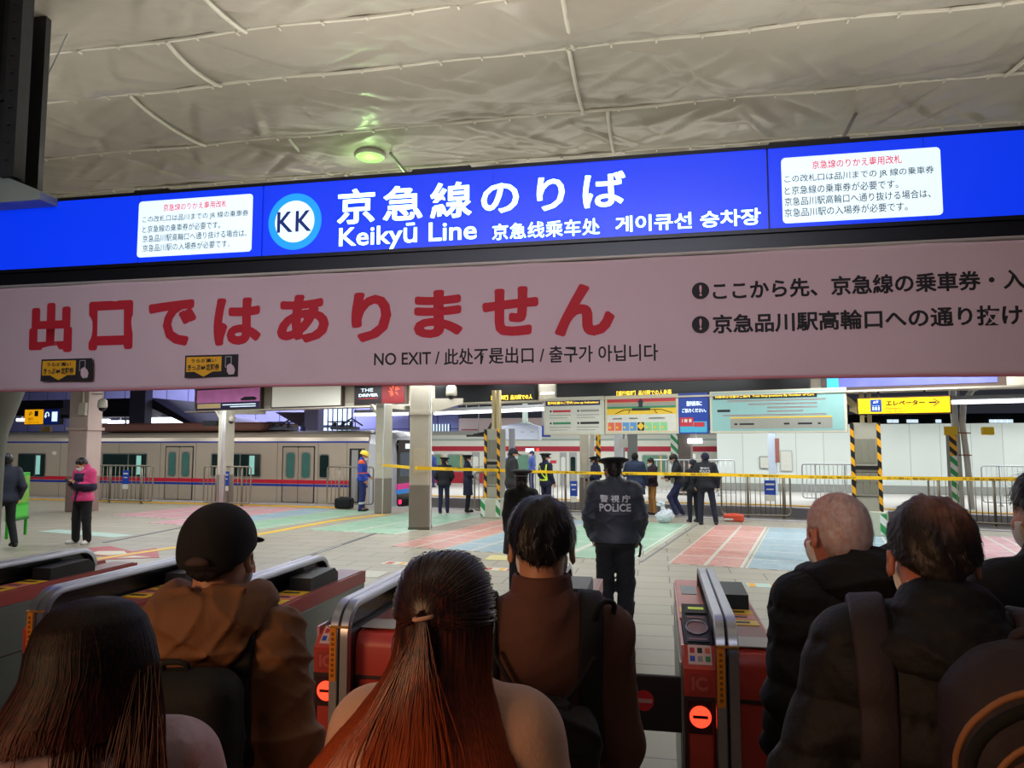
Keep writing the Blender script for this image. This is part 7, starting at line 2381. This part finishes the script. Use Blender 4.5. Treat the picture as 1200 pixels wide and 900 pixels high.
solid_part(g, 'shirt_collar', WHITEP, lambda s: (s.cap((0, -.03, 1.44), (0, -.030, 1.51), .074, .070), s.cut(lambda X, Y, Z: Z - 1.515 + 0 * X + 0 * Y), s.cap((0, .005, 1.44), (0, .005, 1.6), .060, .062, k=.004, op='s')), .004)
bg_ = bag_root('backpack', 'plum backpack with curved orange-brown piping worn by the man with thinning hair', g)
PLUM = mat('pack_plum', (38, 25, 33), .7, var=.2, scale=10, bump=.2, bscale=90)
PIPE = mat('pack_piping', (150, 98, 58), .6, var=.15)
solid_part(bg_, 'pack', PLUM, lambda s: (s.ell((.12, -.25, 1.35), (.17, .10, .12)), s.box((.12, -.25, 1.16), (.17, .10, .20), .08, k=.05)), .007, folds(.005, 12, 3))
solid_part(bg_, 'front_pocket', mat('pack_brown', (84, 52, 36), .7, var=.2), lambda s: (s.ell((.13, -.33, 1.23), (.125, .06, .095)), s.box((.13, -.33, 1.11), (.125, .055, .12), .05, k=.04)), .007, folds(.004, 14, 5))
def arc(cx, cz, w, h, y, n=22, a0=5, a1=175):
    out = []
    for k in range(n + 1):
        a = math.radians(a0 + (a1 - a0) * k / n); out.append((cx + w * math.cos(a), y(math.cos(a), math.sin(a)), cz + h * math.sin(a)))
    return out
def laid_tube(objs, pts, r, off):
    VV = []; FF = []
    for o_ in objs:
        k = len(VV); VV += [v.co.copy() for v in o_.data.vertices]; FF += [tuple(k + i for i in p.vertices) for p in o_.data.polygons]
    T = BVHTree.FromPolygons(VV, FF); out = []
    for x, _y, z in pts:
        h = T.ray_cast(Vector((x, -1, z)), Vector((0, 1, 0)))
        if h[0] is not None: out.append((x, h[0].y - off, z))
    return MB().tube(out, r, 8)
PK_ = [c for c in bg_.children]
def arch(cx, cz, w, h, low=.16):
    return [(cx + w, 0, cz - low + low * k / 6) for k in range(6)] + arc(cx, cz, w, h, lambda a, b: 0, 26, 0, 180) + [(cx - w, 0, cz - low * k / 6) for k in range(1, 7)]
laid_tube(PK_, arch(.12, 1.255, .158, .150), .006, -.002).build('piping', PIPE, bg_, True)
laid_tube(PK_, arch(.125, 1.255, .146, .128), .011, -.002).build('zip_band', BLACKMATTE, bg_, True)
laid_tube(PK_, arch(.13, 1.23, .122, .105), .006, -.002).build('piping', PIPE, bg_, True)
laid_tube(PK_, arch(.13, 1.22, .105, .088), .007, -.002).build('zip_band', BLACKMATTE, bg_, True)
for s_ in (-1, 1): strap_over(jk, bg_, s_, PLUM, .14, wid=.036)
tube_on([(.07, -.22, 1.42), (.08, -.24, 1.47), (.15, -.24, 1.47), (.16, -.22, 1.42)], .010, PLUM, bg_, 'carry_loop')

# --- person cut off by the right edge
D = 2.15
p = near(1232, D)
g, jk, HM, sc = person('person with short black hair in black, cut off by the right edge', p, ztop(546, D), DEG(10),
    dict(turn=.1, nod=-.05, bulk=1.0, sh=((-.16, -.01, 1.36), (.16, -.01, 1.36))), top_mats=PUF, top_hem=.72, top_fat=.035, legs=(22, 22, 26), seed=35, vox=.009, fold=.005, topname='jacket')

short_strands(hair_of(g), HM, mat('hair_jet_locks', (28, 20, 18)), 2600, .034, .0010, 7)
# --- woman with long auburn hair
D = 1.56
p = near(526, D)
COATC = mat('coat_camel', (216, 170, 146), .9, var=.08, scale=6, bump=.3, bscale=140, sheen=.3)
g, jk, HM, sc = person('woman with long auburn hair, half tied back, in a pale camel coat, centre front', p, ztop(645, D), DEG(8),
    dict(turn=-.02, nod=-.03, bulk=1.0, sh=((-.155, -.01, 1.325), (.155, -.01, 1.325)), el=((-.225, -.03, 1.08), (.225, -.03, 1.08)), wr=((-.16, .16, .98), (.16, .16, .98))),
    top_mats=COATC, coat=.5, top_fat=.040, legs=(24, 22, 24), seed=36, vox=.008, fold=.004, collar=False, hair=None, topname='coat')
AUB = hair_mat('auburn_hair', (30, 14, 10), (176, 74, 26), 1.60, 1.28)
HR = [(.127, .012, -.010, .012), (.122, .038, -.012, .048), (.108, .061, -.014, .078), (.080, .079, -.016, .102), (.04, .088, -.018, .112), (.0, .090, -.022, .110), (-.05, .090, -.036, .094), (-.10, .098, -.05, .086), (-.15, .126, -.062, .084), (-.20, .158, -.075, .084), (-.26, .192, -.088, .086), (-.33, .215, -.10, .082), (-.42, .235, -.108, .075), (-.56, .24, -.11, .066)]
hair_o, HP = long_hair(g, HM, AUB, HR, strands=3000, seed=3, x_shift=lambda z: -.22 * np.clip(-z - .05, 0, .2), a0=.0, a1=math.pi, wander=.10)
# the upper hair drawn back to a tie, and the tail that falls from it
rng = np.random.default_rng(9)
tie = np.array([-.020, -.139, .030])
V = []; F = []
for s_ in range(1500):
    up = s_ < 1000
    t = np.linspace(0, 1, 18)
    if up:
        a = rng.uniform(-.25, math.pi + .25); z0 = rng.uniform(.0, .126)
        q0 = HP(np.array([a]), np.array([z0]), 1.02)[0]
        # arc over the head surface to the tie
        C = q0[None] * (1 - t[:, None]) + tie[None] * t[:, None]
        c0 = np.array([0, -.018, .02]); r0 = np.linalg.norm((q0 - c0) / np.array([.097, .113, .108])); r1 = np.linalg.norm((tie - c0) / np.array([.097, .113, .108]))
        dv = (C - c0) / np.array([.097, .113, .108]); dv = dv / np.linalg.norm(dv, axis=1, keepdims=True)
        rr2 = r0 * (1 - t) + r1 * t + .03 * np.sin(np.pi * t) + rng.uniform(0, .03)
        C = c0 + dv * rr2[:, None] * np.array([.097, .113, .108])
        C[-1] = tie + rng.normal(0, .004, 3)
    else:
        dx = rng.normal(0, .014); z = tie[2] - .50 * t
        C = np.stack([tie[0] + (dx * 2.6) * np.clip(t * 2.2, 0, 1) + .004 * np.sin(t * 8 + s_) - .06 * t, tie[1] - .012 * np.sin(np.pi * np.clip(t * 2, 0, 1)) - .048 * np.clip(t * 1.3, 0, 1) + rng.uniform(-.006, .004), z], -1)
    d = np.gradient(C, axis=0); d /= np.linalg.norm(d, axis=1, keepdims=True) + 1e-9
    nrm = C - np.array([0, -.01, .0]); nrm[:, 2] *= .3; nrm /= np.linalg.norm(nrm, axis=1, keepdims=True)
    w = np.cross(d, nrm); w /= np.linalg.norm(w, axis=1, keepdims=True) + 1e-9; w *= .0011
    b0 = len(V)
    for i in range(18): V += [tuple(HM @ Vector(C[i] - w[i])), tuple(HM @ Vector(C[i] + nrm[i] * .0009)), tuple(HM @ Vector(C[i] + w[i]))]
    for i in range(17):
        for k in (0, 1): F.append((b0 + i * 3 + k, b0 + i * 3 + k + 1, b0 + i * 3 + 4 + k, b0 + i * 3 + 3 + k))
me = bpy.data.meshes.new('tied_hair'); me.from_pydata(V, [], F); me.materials.append(AUB); me.polygons.foreach_set('use_smooth', [True] * len(me.polygons))
o = bpy.data.objects.new('tied_hair', me); COL.objects.link(o); o.parent = hair_o
pts = [HM @ Vector((tie[0] + .016 * math.cos(a), tie[1] - .004 + .010 * math.sin(a), tie[2] - .004 + .003 * math.cos(a))) for a in np.linspace(0, 2 * math.pi, 20)[:-1]]
MB().tube(pts, .0042, 8, closed=True).build('hair_tie', mat('hair_tie_beige', (206, 160, 136), .7), hair_o, True)
# glasses arm behind the ear
tube_on([HM @ Vector(q) for q in ((.085, .07, .0), (.090, .0, .004), (.092, -.04, -.02))], .0025, mat('mask_loop', (210, 200, 200), .4), g, 'mask_strap')

# --- woman with long dark hair at the lower left
D = 1.42
p = near(126, D)
LIL = mat('coat_lilac', (196, 170, 178), .85, var=.08, bump=.2, bscale=90)
g, jk, HM, sc = person('woman with long dark hair in a pale lilac jacket, leftmost at the front', p, ztop(700, D), DEG(34),
    dict(turn=.05, nod=-.16, tilt=-.06, bulk=.95, sh=((-.165, -.01, 1.375), (.145, -.01, 1.35)), el=((-.25, -.0, 1.10), (.25, .0, 1.10)), wr=((-.08, .20, 1.10), (.14, .24, 1.20)), hn=((0, 0, 1), (-.3, -.9, .3)), hd=((.5, .5, .2), (-.2, .3, .8))),
    top_mats=LIL, coat=.6, top_fat=.042, legs=(30, 28, 34), seed=37, vox=.008, fold=.006, collar=False, hair=None, topname='jacket')
DKH = hair_mat('dark_brown_hair', (14, 9, 10), (104, 38, 24), 1.60, 1.28, rough=.5, spec=.22)
HR2 = [(.127, .010, -.010, .012), (.122, .040, -.012, .048), (.108, .068, -.014, .080), (.080, .090, -.016, .106), (.04, .102, -.018, .118), (.0, .108, -.022, .118), (-.05, .120, -.034, .106), (-.07, .128, -.042, .098), (-.08, .130, -.046, .092)]
ho, _P = long_hair(g, HM, DKH, HR2, strands=3600, seed=8, x_shift=lambda z: -.30 * np.clip(-z - .0, 0, .3), a0=-.25, a1=math.pi + .25, wander=.16)
solid_part(g, 'jacket_collar', LIL, lambda s: (s.ell((0, -.06, 1.405), (.20, .095, .055)), s.cap((-.13, -.05, 1.39), (.13, -.05, 1.39), .055, k=.05)), .008, folds(.012, 15, 4))
rng = np.random.default_rng(4)
for cx_l, wid_l, a_l in ((-.005, .022, 1.5), (.085, .030, 1.1)):
    V = []; F = []
    for s_ in range(420):
        t = np.linspace(0, 1, 16); o1 = rng.normal(0, 1); o2 = rng.uniform(-1, 1)
        z = -.0 - .16 * rng.random() - .42 * t
        x = cx_l - .30 * np.clip(-z, 0, .3) * .35 + o1 * wid_l * (.45 + .35 * np.sin(np.pi * t)) + .006 * np.sin(t * 7 + s_)
        y = -.112 - .05 * np.minimum(1, t * 2.5) + .010 * o2 + .02 * np.sin(np.pi * t)
        b0 = len(V)
        for i in range(16): V += [tuple(HM @ Vector((x[i] - .0011, y[i], z[i]))), tuple(HM @ Vector((x[i], y[i] - .0008, z[i]))), tuple(HM @ Vector((x[i] + .0011, y[i], z[i])))]
        for i in range(15):
            for k in (0, 1): F.append((b0 + i * 3 + k, b0 + i * 3 + k + 1, b0 + i * 3 + 4 + k, b0 + i * 3 + 3 + k))
    me = bpy.data.meshes.new('hair_lock'); me.from_pydata(V, [], F); me.materials.append(DKH); me.update()
    o = bpy.data.objects.new('hair_lock', me); COL.objects.link(o); o.parent = ho
tube_on([(-.20, .0, 1.385), (-.12, -.12, 1.33), (-.02, -.165, 1.22), (.06, -.17, 1.10)], .006, mat('bag_strap_brown', (60, 40, 34), .6), g, 'bag_strap')
o = MB().box(-.036, .036, -.004, .004, 0, .14, .004).build('smartphone', mat('phone_blue_edge', (60, 90, 150), .3))
o.matrix_world = Matrix.Translation(g.location) @ Matrix.Rotation(g.rotation_euler[2], 4, 'Z') @ Matrix.Scale(sc, 4) @ Matrix.Translation((.16, .26, 1.20)) @ Matrix.Rotation(-.3, 4, 'X')
tag(o, 'phone held up by the woman with long dark hair at the left', 'phone')

# ------------------------------------------------------------------ kinds that repeat carry a common group
GR = {'floor_map': 'town maps on the floor', 'fence': 'steel bar fences', 'column': 'platform columns', 'clad_column': 'panelled columns with striped edges', 'pillar': 'square pillars',
      'advert_board': 'advert boards on the beam', 'information_board': 'information boards hung in a row', 'message_board': 'LED message boards', 'floor_sticker': 'small floor stickers',
      'fluorescent_tube': 'fluorescent tubes', 'strip_light': 'strip lights under the stair roof', 'station_sign': 'small hanging station signs', 'backpack': 'backpacks worn in the crowd',
      'cctv_camera': 'surveillance cameras', 'junction_box': 'boxes on top of the sign', 'hanger_rod': 'rods under the ceiling', 'ticket_sticker': 'ticket stickers on the banner', 'floor_drain': 'drain strips', 'wall_notice': 'notices on the hoarding', 'rail': 'running rails', 'smartphone': 'phones', 'glazed_wall': 'lit glazed walls'}
for o in list(S.objects):
    if o.parent is None and 'label' in o and 'group' not in o:
        k = o.name.split('.')[0]
        if k in GR: o['group'] = GR[k]
        elif k == 'person': o['group'] = 'people waiting at the ticket gates' if o.location.y < 3 else 'officers, staff and passengers on the concourse'
